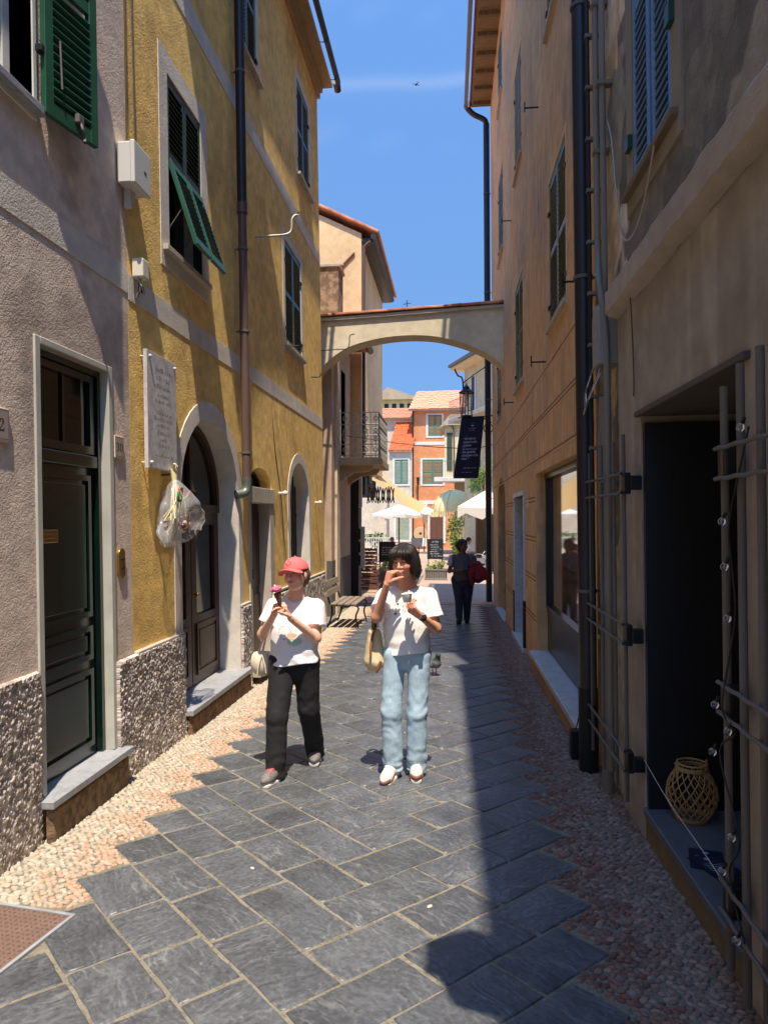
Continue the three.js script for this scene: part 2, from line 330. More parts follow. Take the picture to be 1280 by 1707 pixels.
  spots.forEach(([x, s], i) => { const g = new THREE.CylinderGeometry(0.9, 1, 1, 9); g.scale(rnd(0.011, 0.02), 0.003, rnd(0.008, 0.013)).rotateY(rnd(0, 3)).translate(x, 0.003, -s); const o = part(numbered('chewing_gum'), g, gumM, scene); tilt(o); tag(o, gl[i], 'gum', 'trodden chewing gum spots'); });
}
{ // moss and grass in the joints
  srand(77); const pos = [];
  for (let k = 0; k < 420; k++) {
    const c = Math.floor(k / 14), n = Math.floor(hash(c, 3) * 26 + 6), x = -1.5 + 1.9 * hash(c, 7) + rnd(-0.05, 0.05), left = x < -0.7, s = left ? n * PW - x : n * PW - 2 * PXC + x; if (s < 2.6 || s > 11) continue;
    const a = rnd(0, 6.28), h = rnd(0.006, 0.016), w = rnd(0.0015, 0.003), X = x + rnd(-0.005, 0.005), S = s + rnd(-0.005, 0.005), dx = Math.cos(a) * w, dz = Math.sin(a) * w; pos.push(X - dx, -0.006, -S - dz, X + dx, -0.006, -S + dz, X + rnd(-0.01, 0.01), h - 0.004, -S + rnd(-0.01, 0.01));
  }
  const g = new THREE.BufferGeometry(); g.setAttribute('position', new THREE.Float32BufferAttribute(pos, 3)); g.computeVertexNormals(); const o = tilt(part('joint_moss', g, mat([128, 142, 62], 0.9, { side: THREE.DoubleSide }), scene)); o.userData.kind = 'stuff'; o.userData.label = 'short moss and grass growing in the slab joints';  o.userData.category = 'moss';
}
// pebble verges between the slabs and the house walls
function verge(label, x0, x1, pick, sd) {
  srand(sd);
  const grp = tilt(new THREE.Group()); grp.name = numbered('pebble_verge'); grp.userData.kind = 'structure'; scene.add(grp);
  const base = [0, 1, 2, 3].map(i => { const g = new THREE.IcosahedronGeometry(1, 1); const p = g.attributes.position; for (let k = 0; k < p.count; k++) { const v = V(p.getX(k), p.getY(k), p.getZ(k)); const f = 1 + 0.16 * n3(v.x * 1.7 + i * 9, v.y * 1.7, v.z * 1.7); p.setXYZ(k, v.x * f, v.y * f, v.z * f); } const q = clean(g); q.computeVertexNormals(); for (let k = 0; k < p.count; k++) { const v = V(q.attributes.position.getX(k), q.attributes.position.getY(k), q.attributes.position.getZ(k)).normalize(); q.attributes.normal.setXYZ(k, v.x, v.y, v.z); } return q; });
  const list = [];
  const dp = 0.0245, dq = 0.035;
  for (let s = 1.3; s < 16.6; s += dp) {
    const row = Math.round(s / dp);
    for (let x = x0 + (row % 2) * dq / 2; x < x1; x += dq) {
      const X = x + rnd(-0.009, 0.009), S = s + rnd(-0.006, 0.006);
      if (inSlab(X, S, -0.03) || (X < -1.7 && S > 2.44 && S < 3.13)) continue;
      const big = rnd() < 0.18 ? 1.2 : 1;
      const edge = inSlab(X < 0 ? X + rnd(0.04, 0.32) : X - rnd(0.02, 0.34), S); list.push([Math.hypot(X, S), X, S, rnd(0.0155, 0.021) * big, rnd(0.0115, 0.0155) * big, rnd(-0.9, 0.9), (edge ? 0.5 : 0) + rnd(0, 0.4999)]);
    }
  }
  list.sort((a, b) => a[0] - b[0]);
  const M4 = new THREE.Matrix4(), qq = new THREE.Quaternion(), e = new THREE.Euler();
  const place = ([, X, S, a, b, r]) => { e.set(rnd(-0.25, 0.25), r, rnd(-0.25, 0.25)); qq.setFromEuler(e); return M4.compose(V(X, -0.0065 + rnd(-0.003, 0.003), -S), qq, V(a, 0.0105, b)); };
  const mats = pick.map(c => mat(c, 0.8, { map: re(tMottle, 0.6) }));
  list.slice(0, 300).forEach(p => { const o = part('pebble', base[Math.floor(rnd(0, 4))], mats[Math.min(mats.length - 1, Math.floor(p[6] * mats.length))], grp); o.applyMatrix4(place(p)); });
  const inst = new THREE.InstancedMesh(base[0], mat(0xffffff, 0.8), list.length - 300); inst.name = 'distant_pebbles'; inst.userData.kind = 'stuff'; inst.castShadow = inst.receiveShadow = true; grp.add(inst);
  list.slice(300).forEach((p, i) => { inst.setMatrixAt(i, place(p)); inst.setColorAt(i, mats[Math.min(mats.length - 1, Math.floor(p[6] * mats.length))].color); });
}
verge('', -2.36, -1.5, [[172, 163, 144], [164, 152, 132], [178, 169, 151], [156, 147, 129], [172, 156, 135], [166, 142, 120], [172, 142, 118], [168, 134, 110], [176, 150, 126], [164, 146, 124]], 51);
verge('', 0.42, 1.12, [[130, 106, 92], [140, 116, 100], [116, 94, 82], [150, 126, 108], [124, 100, 86], [128, 90, 75], [118, 80, 67], [138, 102, 85], [106, 76, 64], [126, 96, 81]], 52);
// the square beyond the street
struct('piazza_paving', [bx(-40, 40, gy(17.6) - 0.05, gy(17.6) - 0.012, -70, -17.2)], mat([178, 152, 130], 0.85, { map: re(tMottle, 6), bumpMap: tWaveB, bumpScale: 0.01 }));
struct('drain_strip', [bx(-3, 1.0, gy(17.6) - 0.04, gy(17.6) + 0.002, -17.75, -17.1)], mat([212, 150, 116], 0.85, { map: tMottle }));
// tread-plate cover by the grey house
{
  const o = thing('manhole_cover', 'rusty brown tread plate cover set in the paving by the kerbside pebbles', 'cover', [-2.03, gy(2.8) + 0.008, -2.79]); o.rotation.x = -0.0175; o.rotation.y = -0.15;
  const rust = mat([128, 104, 92], 0.6, { metal: 0.1, map: re(tMottle, 0.3), bumpMap: re(tRough, 0.2), bumpScale: 0.002 });
  part('plate', [rbx(-0.3, 0.28, -0.03, 0, -0.3, 0.3, 0.003)], rust, o);
  const gs = []; for (let i = 0; i < 22; i++) for (let j = 0; j < 22; j++) { const g = new THREE.CylinderGeometry(0.5, 1, 1, 6); g.scale(0.0105, 0.007, 0.004).rotateY((i + j) % 2 ? 0.9 : -0.65).translate(-0.285 + i * 0.0262, 0.0015, -0.285 + j * 0.0268); gs.push(g); }
  part('raised_tread', gs, rust, o);
  part('frame', [bx(0.283, 0.30, -0.03, 0.001, -0.32, 0.32), bx(-0.3, 0.283, -0.03, 0.001, -0.32, -0.303)], M.slateStep, o);
}
// ------------------------------------------------------------------ building kit
function ringPts(outer, inner, z0, z1) { return prism(outer, z0, z1, [inner]); }
function roughPanel(u0, u1, v0, v1, z, amp, cell, sd) {   // lumpy thrown render
  const nu = Math.max(2, Math.round((u1 - u0) / cell)), nv = Math.max(2, Math.round((v1 - v0) / cell)), pos = [], uv = [], ix = [];
  for (let j = 0; j <= nv; j++) for (let i = 0; i <= nu; i++) {
    const u = u0 + (u1 - u0) * i / nu, v = v0 + (v1 - v0) * j / nv, e = Math.min(i, nu - i, j + 2, nv - j) > 0 ? 1 : 0;
    const n = 0.35 * n3(u * 9 + sd, v * 9, 1) + 0.45 * n3(u * 62 + sd, v * 62, 5) + 0.9 * Math.abs(n3(u * 115, v * 115, 9 + sd)) - 0.25;
    pos.push(u, v, e ? z + amp * n : z - 0.03); uv.push(u, v);
  }
  for (let j = 0; j < nv; j++) for (let i = 0; i < nu; i++) { const a = j * (nu + 1) + i; ix.push(a, a + 1, a + nu + 2, a, a + nu + 2, a + nu + 1); }
  const g = new THREE.BufferGeometry(); g.setAttribute('position', new THREE.Float32BufferAttribute(pos, 3)); g.setAttribute('uv', new THREE.Float32BufferAttribute(uv, 2)); g.setIndex(ix); g.computeVertexNormals(); return g;
}
const slatCache = {};
function leaf(parent, w, h, M4, m, o = {}) {          // louvred leaf, hinge edge at local x = 0, bottom at y = 0
  const st = o.stile || 0.055, th = 0.036, pitch = o.pitch || 0.046, rails = [0, ...(o.rails || []), h - 0.075];
  const gs = [rbx(0, st, 0, h, -th / 2, th / 2, 0.004, 1), rbx(w - st, w, 0, h, -th / 2, th / 2, 0.004, 1)];
  rails.forEach((r, i) => gs.push(bx(st - 0.002, w - st + 0.002, r + 0.002, r + (i ? 0.07 : 0.085), -th / 2 + 0.003, th / 2 - 0.003)));
  const fr = part('shutter', gs, m, parent); fr.applyMatrix4(M4);
  const key = w.toFixed(3) + st + !!o.flip; const sg = slatCache[key] || (slatCache[key] = bx(st - 0.003, w - st + 0.003, -0.005, 0.005, -0.025, 0.025).rotateX(o.flip ? -0.6 : 0.55));
  const mm = new THREE.Matrix4(), merged = [];
  for (let k = 0; k < rails.length - 1; k++) for (let y = rails[k] + 0.11; y < rails[k + 1] - 0.02; y += pitch) {
    if (o.far) { merged.push(sg.clone().translate(0, y, 0)); continue; }
    const s = part('slat', sg, m, parent); s.applyMatrix4(mm.copy(M4).multiply(new THREE.Matrix4().makeTranslation(0, y, 0)));
  }
  if (merged.length) part('louvre_slats', merged, m, parent).applyMatrix4(M4);
  return fr;
}
const T4 = (x, y, z, ry = 0, rx = 0) => new THREE.Matrix4().compose(V(x, y, z), new THREE.Quaternion().setFromEuler(new THREE.Euler(rx, ry, 0, 'YXZ')), V(1, 1, 1));
function shutWindow(parent, u0, u1, v0, v1, m, o = {}) {  // surround, sill, dark pane and a closed pair of louvred shutters
  const s = o.sur ?? 0.13, win = part('window', [ringPts(rect(u0 - s, u1 + s, v0 - s, v1 + s), rect(u0, u1, v0, v1), -0.22, 0.006)], o.trim || M.trim, parent);
  part('pane', [bx(u0 - 0.01, u1 + 0.01, v0 - 0.01, v1 + 0.01, -0.2, -0.17)], M.darkGlass, win);
  part('sill', [rbx(u0 - s * 0.8, u1 + s * 0.8, v0 - 0.045, v0, -0.1, o.sillOut ?? 0.07, 0.005)], o.sill || M.ledge, win);
  if (o.open) return win;
  const c = (u0 + u1) / 2, h = v1 - v0 - 0.012;
  leaf(win, c - u0 - 0.006, h, T4(u0 + 0.003, v0 + 0.004, -0.022), m, { rails: [h * 0.48], far: o.far });
  leaf(win, u1 - c - 0.006, h, T4(c + 0.003, v0 + 0.004, -0.022), m, { rails: [h * 0.48], far: o.far });
  part('hinge', [[u0, 0.15], [u0, 0.8], [u1, 0.15], [u1, 0.8]].map(([x, t]) => rbx(x - 0.035, x + 0.035, v0 + h * t - 0.02, v0 + h * t + 0.02, -0.01, 0.016, 0.003, 1)), M.blackIron, win);
  return win;
}
function clamps(ys, x, z, r) { return ys.map(y => [cyl(V(x, y - 0.012, z), V(x, y + 0.012, z), r + 0.006, r + 0.006, 12), bx(x - 0.008, x + 0.008, y - 0.006, y + 0.006, -0.02, z)]); }

// ------------------------------------------------------------------ grey house (nearest, sunny side)
{
  const b = onWall(LEFT, 'grey_house', 'mauve grey stucco house with a dark green door beside the yellow house', 'house');
  const H = 9.6, door = rect(3.82, 4.62, -0.4, 2.70), wn = rect(2.9, 3.8, 4.03, 5.7);
  part('wall', [prism([[-9, -0.5], [4.945, -0.5], [4.945, H], [-9, H]], -0.5, 0, [door.map(p => [p[0], Math.max(p[1], -0.38)]), wn]), bx(-9, 4.945, -0.5, H, -7, -0.5)], M.grey, b);
  part('string_course', [bx(-9, 4.944, 3.33, 3.51, -0.1, 0.005)], M.trim, b);
  part('eave', [bx(-9, 4.94, H - 0.14, H, -0.4, 0.22), bx(-9, 4.94, H, H + 0.12, -3, 0.2)], M.ledge, b);
  const rough = [[-3, 3.76, 0.88], [4.66, 4.94, 0.76]].slice(0, 1).map(([a, c, t], i) => roughPanel(Math.max(a, 2.6), c, -0.25, t, 0.025, 0.011, 0.007, i * 9));
  part('roughcast_plinth', rough, M.roughcast, b);
  // door with its stone frame and step
  const fr = part('door_frame', [rbx(3.77, 3.822, 0.17, 2.742, -0.05, 0.012), rbx(4.618, 4.672, 0.17, 2.742, -0.05, 0.012), rbx(3.822, 4.618, 2.70, 2.742, -0.05, 0.012)], mat([198, 198, 186], 0.6, { map: tMottle }), b);
  part('lining', [bx(3.822, 3.85, 0.17, 2.70, -0.16, -0.05), bx(4.58, 4.618, 0.17, 2.70, -0.16, -0.05), bx(3.85, 4.58, 2.66, 2.70, -0.16, -0.05)], M.doorGreen, fr);
  const st = part('doorstep', [rbx(3.73, 4.72, 0.125, 0.168, -0.16, 0.10, 0.006)], M.slateStep, b);
  part('riser', [roughPanel(3.75, 4.70, -0.25, 0.125, 0.075, 0.006, 0.02, 3)], mat([166, 146, 118], 0.95, { map: tRoughC, bumpMap: tRough, bumpScale: 0.006 }), st);
  const d = part('door', [bx(3.846, 4.574, 0.17, 2.67, -0.15, -0.095)], M.doorGreen, b);
  const pan = (a, c, y0, y1) => part('panel', [ringPts(rect(a, c, y0, y1), rect(a + 0.035, c - 0.035, y0 + 0.035, y1 - 0.035), -0.10, -0.073), rbx(a + 0.06, c - 0.06, y0 + 0.06, y1 - 0.06, -0.10, -0.079, 0.006, 1)], M.doorGreen, d);
  pan(3.90, 4.52, 0.24, 0.74); pan(3.90, 4.52, 0.80, 1.02); pan(3.90, 4.52, 1.08, 2.0);
  part('transom', [rbx(3.848, 4.572, 2.05, 2.13, -0.10, -0.05, 0.01)], M.doorGreen, d);
  part('transom_light', [ringPts(rect(3.86, 4.56, 2.14, 2.655), rect(3.91, 4.51, 2.19, 2.61), -0.105, -0.065), bx(4.19, 4.215, 2.19, 2.61, -0.10, -0.075)], M.doorGreen, d);
  part('pane', [bx(3.90, 4.52, 2.18, 2.62, -0.096, -0.088)], M.darkGlass, d);
  part('mail_slot', [rbx(3.86, 4.12, 1.575, 1.655, -0.10, -0.07, 0.008), rbx(3.885, 4.095, 1.60, 1.63, -0.075, -0.064, 0.004, 1)], M.brass, d);
  // window with one louvred leaf swung open
  const w = part('window', [ringPts(rect(2.75, 3.83, 3.95, 5.8), rect(2.9, 3.80, 4.03, 5.7), -0.3, 0.01)], M.white, b);
  part('sill', [rbx(2.8, 3.86, 3.985, 4.03, -0.1, 0.05)], M.slateStep, w);
  part('pane', [bx(2.88, 3.82, 4.01, 5.72, -0.26, -0.22)], M.darkGlass, w);
  part('sash', [rbx(3.72, 3.79, 4.035, 5.68, -0.22, -0.12), rbx(2.92, 3.72, 4.035, 4.11, -0.22, -0.13)], M.white, w);
  leaf(w, 0.425, 1.72, T4(3.835, 4.0, 0.045, -0.226), M.greenPaint, { stile: 0.065, rails: [0.78], pitch: 0.05, flip: true });
  part('stay_bar', [cyl(V(3.93, 4.18, 0.105), V(3.92, 4.45, 0.102), 0.006)], M.greyIron, w);
  part('latch', [tube([[4.08, 4.07, 0.13], [4.07, 4.02, 0.15], [4.1, 3.99, 0.145], [4.08, 3.95, 0.155]], 0.009, 12), rbx(4.05, 4.11, 4.06, 4.11, 0.11, 0.14, 0.004, 1)], M.greyIron, w);
  for (const y of [4.33, 5.2]) part('hinge', [rbx(3.80, 3.87, y, y + 0.04, 0.02, 0.06, 0.004, 1)], M.blackIron, w);
}
// ------------------------------------------------------------------ yellow house
{
  const b = onWall(LEFT, 'yellow_house', 'ochre yellow stucco house with green shutters and an arched doorway', 'house');
  const H = 9.35, U1 = 12.5;
  const wins = [[5.72, 6.50, 3.93, 5.39], [7.75, 8.5, 7.0, 8.55], [10.8, 11.65, 6.97, 8.45], [9.82, 10.86, 4.15, 5.62]];
  const arch = [5.87, 7.48, 1.9, 0.76], bar = [9.9, 11.2, 1.98, 0.56];
  const holes = wins.map(w => rect(w[0] - 0.02, w[1] + 0.02, w[2] - 0.02, w[3] + 0.02));
  holes.push(archPts(arch[0] - 0.03, arch[1] + 0.03, -0.38, arch[2], arch[3] + 0.03), archPts(bar[0] - 0.03, bar[1] + 0.03, 0.55, bar[2], bar[3] + 0.03), archPts(7.92, 8.88, -0.38, 2.1, 0.22));
  part('wall', [prism([[4.95, -0.5], [U1, -0.5], [U1, H], [4.95, H]], -0.5, 0, holes), bx(4.95, U1, -0.5, H, -7, -0.5)], M.yellow, b);
  part('string_course', [bx(4.951, U1 - 0.001, 3.29, 3.475, -0.1, 0.005)], M.trim, b);
  part('string_course', [bx(4.951, U1 - 0.001, 6.15, 6.37, -0.1, 0.005)], M.trim, b);
  // eave: cornice, soffit, tiles and gutter; deeper over the first bay
  const eave = part('eave', [bx(4.95, U1 + 0.05, H - 0.22, H - 0.1, -0.1, 0.05), bx(4.95, U1 + 0.08, H - 0.1, H, -0.1, 0.09), prism([[-0.3, -4.85], [0.68, -4.9], [0.60, -6.3], [0.58, -7.95], [0.28, -6.95], [0.26, -12.62], [-0.3, -12.62]].map(p => [-p[1], p[0]]), 0, 0.05).rotateX(Math.PI / 2).translate(0, H + 0.05, 0)], mat([176, 152, 118], 0.9, { map: tMottle }), b);
  part('roof_edge', [bx(4.9, U1 + 0.12, H + 0.052, H + 0.12, -4, 0.24)], M.tile, eave);
  const gut = new THREE.CylinderGeometry(0.075, 0.075, U1 - 6.7, 14, 1, true, Math.PI / 2, Math.PI).rotateZ(Math.PI / 2).rotateX(Math.PI).translate((U1 + 6.95) / 2, H + 0.1, 0.33);
  part('gutter', [gut, gut.clone().scale(1, 1, 1).translate(0, 0.004, 0), cyl(V(U1 + 0.1, H + 0.1, 0.33), V(U1 + 0.28, H + 0.04, 0.33), 0.07, 0.06, 12)], M.pipeDark, eave);
  for (const u of [7.4, 8.4, 9.4, 10.4, 11.4, 12.4]) part('gutter_bracket', [tube([[u, H + 0.04, 0.05], [u, H + 0.035, 0.24], [u, H + 0.02, 0.27], [u, H + 0.01, 0.33], [u, H + 0.08, 0.41]], 0.008, 14, 5)], M.blackIron, eave);
  // windows: first one with its lower flaps pushed out
  const w1 = shutWindow(b, ...wins[0], M.greenDark, { open: true, sur: 0.17, sillOut: 0.05 });
  { const [u0, u1, v0, v1] = wins[0], c = (u0 + u1) / 2, hh = 0.76;
    for (const [a, e] of [[u0, c], [c, u1]]) {
      const W = e - a - 0.008;
      leaf(w1, W, v1 - v0 - hh - 0.01, T4(a + 0.004, v0 + hh, -0.02), M.greenDark, { stile: 0.045 });
      leaf(w1, W - 0.03, hh - 0.01, T4(a + 0.02, v0 + hh - (hh - 0.01) * Math.cos(0.30), 0.0 + (hh - 0.01) * Math.sin(0.30), 0, -0.30), M.greenPaint, { stile: 0.04, pitch: 0.042 });
      part('flap_stay', [cyl(V(a + 0.05, v0 + 0.18, -0.03), V(a + 0.05, v0 + 0.36, 0.10), 0.005)], M.greyIron, w1);
    }
    part('shutter_frame', [bx(u0, u0 + 0.012, v0, v1, -0.08, 0.0), bx(u1 - 0.012, u1, v0, v1, -0.08, 0)], M.greenDark, w1);
  }
  shutWindow(b, ...wins[1], M.greenDark, {}); shutWindow(b, ...wins[2], M.greenDark, {}); shutWindow(b, ...wins[3], M.greenDark, { sillOut: 0.06 });
  // roughcast plinth
  part('roughcast_plinth', [roughPanel(4.66, 5.86, -0.25, 0.75, 0.035, 0.012, 0.007, 20), roughPanel(7.50, 7.84, -0.25, 0.78, 0.03, 0.014, 0.014, 25), roughPanel(8.97, 9.6, -0.3, 0.76, 0.03, 0.014, 0.016, 27), roughPanel(9.6, 12.45, -0.3, 0.78, 0.03, 0.014, 0.03, 28)], M.roughcast, b);
  part('plinth_cap', [rbx(4.96, 5.85, 0.72, 0.765, -0.02, 0.035, 0.008), rbx(7.5, 7.84, 0.77, 0.80, -0.02, 0.03, 0.008), rbx(8.97, 12.45, 0.77, 0.80, -0.02, 0.03, 0.008)], M.ledge, b);
  // arched doorway
  const ad = part('arched_doorway', [ringPts(archPts(arch[0] - 0.15, arch[1] + 0.13, -0.3, arch[2], arch[3] + 0.16), archPts(arch[0], arch[1], -0.29, arch[2], arch[3]), -0.44, 0.008)], M.trim, b);
  part('doorstep', [rbx(5.83, 7.66, 0.06, 0.11, -0.44, 0.10, 0.008)], M.slateStep, ad);
  part('riser', [roughPanel(5.85, 7.64, -0.3, 0.06, 0.075, 0.006, 0.025, 6)], mat([170, 140, 108], 0.95, { map: tRoughC, bumpMap: tRough, bumpScale: 0.006 }), ad);
  part('fan_frame', [ringPts(archPts(arch[0] + 0.002, arch[1] - 0.002, 1.78, arch[2], arch[3] - 0.002), archPts(arch[0] + 0.07, arch[1] - 0.07, 1.86, arch[2], arch[3] - 0.07), -0.280, -0.200), bx(6.655, 6.695, 1.86, 2.58, -0.270, -0.210)], M.woodDark, ad);
  part('fan_light', [prism(archPts(arch[0] + 0.04, arch[1] - 0.04, 1.83, arch[2], arch[3] - 0.04), -0.250, -0.242)], M.darkGlass, ad);
  for (const [a, c] of [[5.875, 6.665], [6.685, 7.475]]) {
    const l = part('door_leaf', [ringPts(rect(a, c, 0.12, 1.78), rect(a + 0.13, c - 0.13, 0.78, 1.66), -0.280, -0.220), bx(a + 0.02, c - 0.02, 0.14, 0.76, -0.270, -0.225)], M.woodDark, ad);
    part('door_pane', [bx(a + 0.12, c - 0.12, 0.77, 1.67, -0.255, -0.247)], M.darkGlass, ad);
    part('door_panel', [ringPts(rect(a + 0.1, c - 0.1, 0.2, 0.70), rect(a + 0.14, c - 0.14, 0.24, 0.66), -0.230, -0.205), rbx(a + 0.17, c - 0.17, 0.27, 0.63, -0.230, -0.208, 0.006, 1)], M.woodDark, ad);
  }
  part('door_handle', [cyl(V(6.62, 1.0, -0.210), V(6.62, 1.0, -0.150), 0.012), sph(6.62, 1.0, -0.140, 0.022)], M.brass, ad);
  // narrow door under a segmental fanlight
  const nd = part('narrow_doorway', [rbx(7.86, 7.95, 0.02, 1.9, -0.3, 0.015), rbx(8.76, 8.95, 0.02, 1.9, -0.3, 0.015), rbx(7.86, 8.95, 1.9, 2.08, -0.3, 0.03)], M.ledge, b);
  part('door_leaf', [bx(7.95, 8.80, 0.02, 1.9, -0.2, -0.14)], M.woodDark, nd);
  for (const [a, c] of [[8.0, 8.36], [8.41, 8.76]]) part('door_panel', [rbx(a, c, 0.15, 0.8, -0.15, -0.128, 0.006, 1), rbx(a, c, 0.9, 1.8, -0.15, -0.128, 0.006, 1)], M.woodDark, nd);
  part('door_handle', [rbx(8.375, 8.395, 1.0, 1.12, -0.15, -0.10, 0.004)], M.blackIron, nd);
  part('fan_light', [prism(archPts(7.95, 8.85, 2.085, 2.1, 0.19), -0.2, -0.19)], mat([90, 104, 100], 0.1), nd);
  part('fan_frame', [ringPts(archPts(7.925, 8.875, 2.085, 2.1, 0.215), archPts(7.99, 8.81, 2.1, 2.11, 0.16), -0.22, -0.14), bx(8.25, 8.275, 2.1, 2.27, -0.2, -0.15), bx(8.53, 8.555, 2.1, 2.27, -0.2, -0.15)], M.blackIron, nd);
  part('doorstep', [rbx(7.84, 9.0, -0.06, 0.02, -0.3, 0.12, 0.01)], M.ledge, nd);
  // arched window with iron bars
  const bw = part('barred_window', [ringPts(archPts(bar[0] - 0.14, bar[1] + 0.14, 0.5, bar[2], bar[3] + 0.14), archPts(bar[0], bar[1], 0.6, bar[2], bar[3]), -0.4, 0.008)], M.trim, b);
  part('pane', [prism(archPts(bar[0] - 0.01, bar[1] + 0.01, 0.58, bar[2], bar[3] + 0.01), -0.39, -0.37)], M.darkGlass, bw);
  for (let k = 0; k < 9; k++) { const u = bar[0] + 0.075 + k * (bar[1] - bar[0] - 0.15) / 8, t = (u - (bar[0] + bar[1]) / 2) / ((bar[1] - bar[0]) / 2), y = bar[2] + bar[3] * Math.sqrt(Math.max(0, 1 - t * t)) - 0.03; part('bar', [cyl(V(u, 0.6, -0.2), V(u, y, -0.2), 0.011, 0.011, 8)], M.blackIron, bw); }
  for (const y of [1.0, 1.75]) part('cross_bar', [bx(bar[0], bar[1], y, y + 0.03, -0.206, -0.194)], M.blackIron, bw);
}
// ------------------------------------------------------------------ fixtures on the two sunny facades
{
  const o = fixed(LEFT, 7.52, 0, 'downpipe', 'tall downpipe, dark above and brown below, on the yellow house', 'downpipe');
  part('upper_pipe', [cyl(V(0, 5.05, 0.09), V(0, 9.4, 0.09), 0.052, 0.052, 14)], M.pipeDark, o);
  part('lower_pipe', [cyl(V(0, 2.12, 0.09), V(0, 5.06, 0.09), 0.047, 0.047, 14), cyl(V(0, 4.98, 0.09), V(0, 5.09, 0.09), 0.058, 0.058, 14)], M.pipeBrown, o);
  part('elbow', [tube([[0, 2.16, 0.09], [0, 2.05, 0.088], [-0.03, 1.99, 0.07], [-0.09, 1.97, 0.0]], 0.05, 14, 12)], mat([110, 118, 108], 0.4, { metal: 0.4 }), o);
  for (const y of [2.42, 3.72, 4.6, 6.5, 8.3]) part('clamp', [clamps([y], 0, 0.09, 0.05)], M.greyIron, o);
}
{
  const o = fixed(LEFT, 5.38, 2.53, 'memorial_plaque', 'white marble memorial plaque with engraved lines on the yellow wall', 'plaque');
  const t = canvasTex(512, 820, (c, w, h) => {
    c.fillStyle = '#c9c6c0'; c.fillRect(0, 0, w, h); srand(5); for (let i = 0; i < 900; i++) { c.fillStyle = `rgba(${rnd() < 0.5 ? '90,86,84' : '240,238,232'},0.06)`; c.beginPath(); c.arc(rnd(0, w), rnd(0, h), rnd(4, 40), 0, 7); c.fill(); }
    [[120, 300, 40], [180, 240, 36], [240, 320, 36], [300, 200, 32], [345, 280, 30], [430, 300, 30], [475, 330, 34], [520, 260, 28], [575, 200, 28], [620, 120, 26], [665, 180, 30], [735, 320, 20]].forEach(([y, w2, z], k) => { c.fillStyle = y < 430 ? '#4d3c3b' : '#6b5453'; scrawl(c, w / 2 + 15 - w2 / 2, y, w2, z, k); });
  });
  part('slab', [rbx(-0.275, 0.275, -0.44, 0.44, 0.035, 0.065, 0.003)], M.marble, o);
  const f = new THREE.PlaneGeometry(0.535, 0.865).translate(0, 0, 0.0665); part('inscription', f, mat(0xffffff, 0.55, { map: t }), o);
  for (const [x, y] of [[-0.235, 0.395], [0.235, 0.395], [-0.235, -0.395], [0.235, -0.395]]) part('stud', [cyl(V(x, y, 0.0), V(x, y, 0.074), 0.008), sph(x, y, 0.075, 0.014)], M.marble, o);
}
{
  const o = fixed(LEFT, 4.92, 4.18, 'junction_box', 'square white cable junction box on the corner joint of grey and yellow walls', 'junction box');
  part('case', [rbx(-0.13, 0.13, -0.13, 0.16, 0.01, 0.13, 0.012)], M.boxWhite, o); part('lid', [rbx(-0.137, 0.137, -0.137, 0.167, 0.105, 0.14, 0.012)], M.boxWhite, o);
  part('label_strip', [bx(0.02, 0.06, 0.0, 0.012, 0.139, 0.142)], M.blackIron, o); part('bracket', [prism([[-0.03, -0.13], [0.05, -0.13], [0.0, -0.26], [-0.03, -0.26]], 0.01, 0.06)], M.boxWhite, o);
}
{
  const o = fixed(LEFT, 5.04, 3.5, 'cable_box', 'small cream terminal box with loops of loose wire hanging below', 'terminal box');
  part('case', [rbx(-0.055, 0.055, -0.04, 0.10, 0.015, 0.10, 0.012)], mat([214, 208, 190], 0.5), o);
  srand(3); for (let k = 0; k < 4; k++) part('loose_wire', [tube([[rnd(-0.05, 0.04), -0.03, 0.05], [rnd(-0.07, 0.05), -0.09, 0.07], [rnd(-0.05, 0.09), -0.14, 0.06], [rnd(-0.08, 0.03), -0.10, 0.08], [rnd(-0.06, 0.02), -0.17, 0.03]], 0.004, 26, 5)], k % 2 ? M.boxWhite : M.blackIron, o);
}
function numberPlate(fr, u, v, w, h, text, label, dark) {
  const o = fixed(fr, u, v, 'number_plate', label, 'number plate');
  part('plate', [rbx(-w / 2, w / 2, -h / 2, h / 2, -0.005, 0.014, 0.003, 1)], dark ? M.grey : M.marble, o);
  const t = canvasTex(128, 160, (c, W, H) => { c.fillStyle = dark ? '#a99a90' : '#d8d5cc'; c.fillRect(0, 0, W, H); c.strokeStyle = '#6b625c'; c.lineWidth = 5; c.strokeRect(6, 6, W - 12, H - 12); c.fillStyle = '#2b2624'; c.font = 'bold 92px serif'; c.textAlign = 'center'; c.textBaseline = 'middle'; c.fillText(text, W / 2, H / 2 + 4); });
  part('numerals', new THREE.PlaneGeometry(w * 0.94, h * 0.94).translate(0, 0, 0.0155), mat(0xffffff, 0.6, { map: t }), o);
}
numberPlate(LEFT, 4.755, 2.21, 0.13, 0.15, '30', 'grey house number plate 30 set beside the green door', true);
numberPlate(LEFT, 3.46, 2.20, 0.13, 0.17, '2', 'worn house number plate 2 at the picture edge on grey wall', true);
{
  const o = fixed(LEFT, 4.765, 1.41, 'door_intercom', 'oval brass intercom plate on the grey wall by the green door', 'intercom');
  const s = []; for (let i = 0; i < 24; i++) { const a = i / 24 * 2 * Math.PI; s.push([0.05 * Math.cos(a), Math.sign(Math.sin(a)) * 0.06 + 0.045 * Math.sin(a)]); }
  part('plate', [prism(s, -0.005, 0.016, [], 0.003)], M.brass, o); part('bell_button', [cyl(V(0, 0.03, 0.014), V(0, 0.03, 0.024), 0.011), cyl(V(0, -0.03, 0.014), V(0, -0.03, 0.022), 0.009)], M.blackIron, o);
}
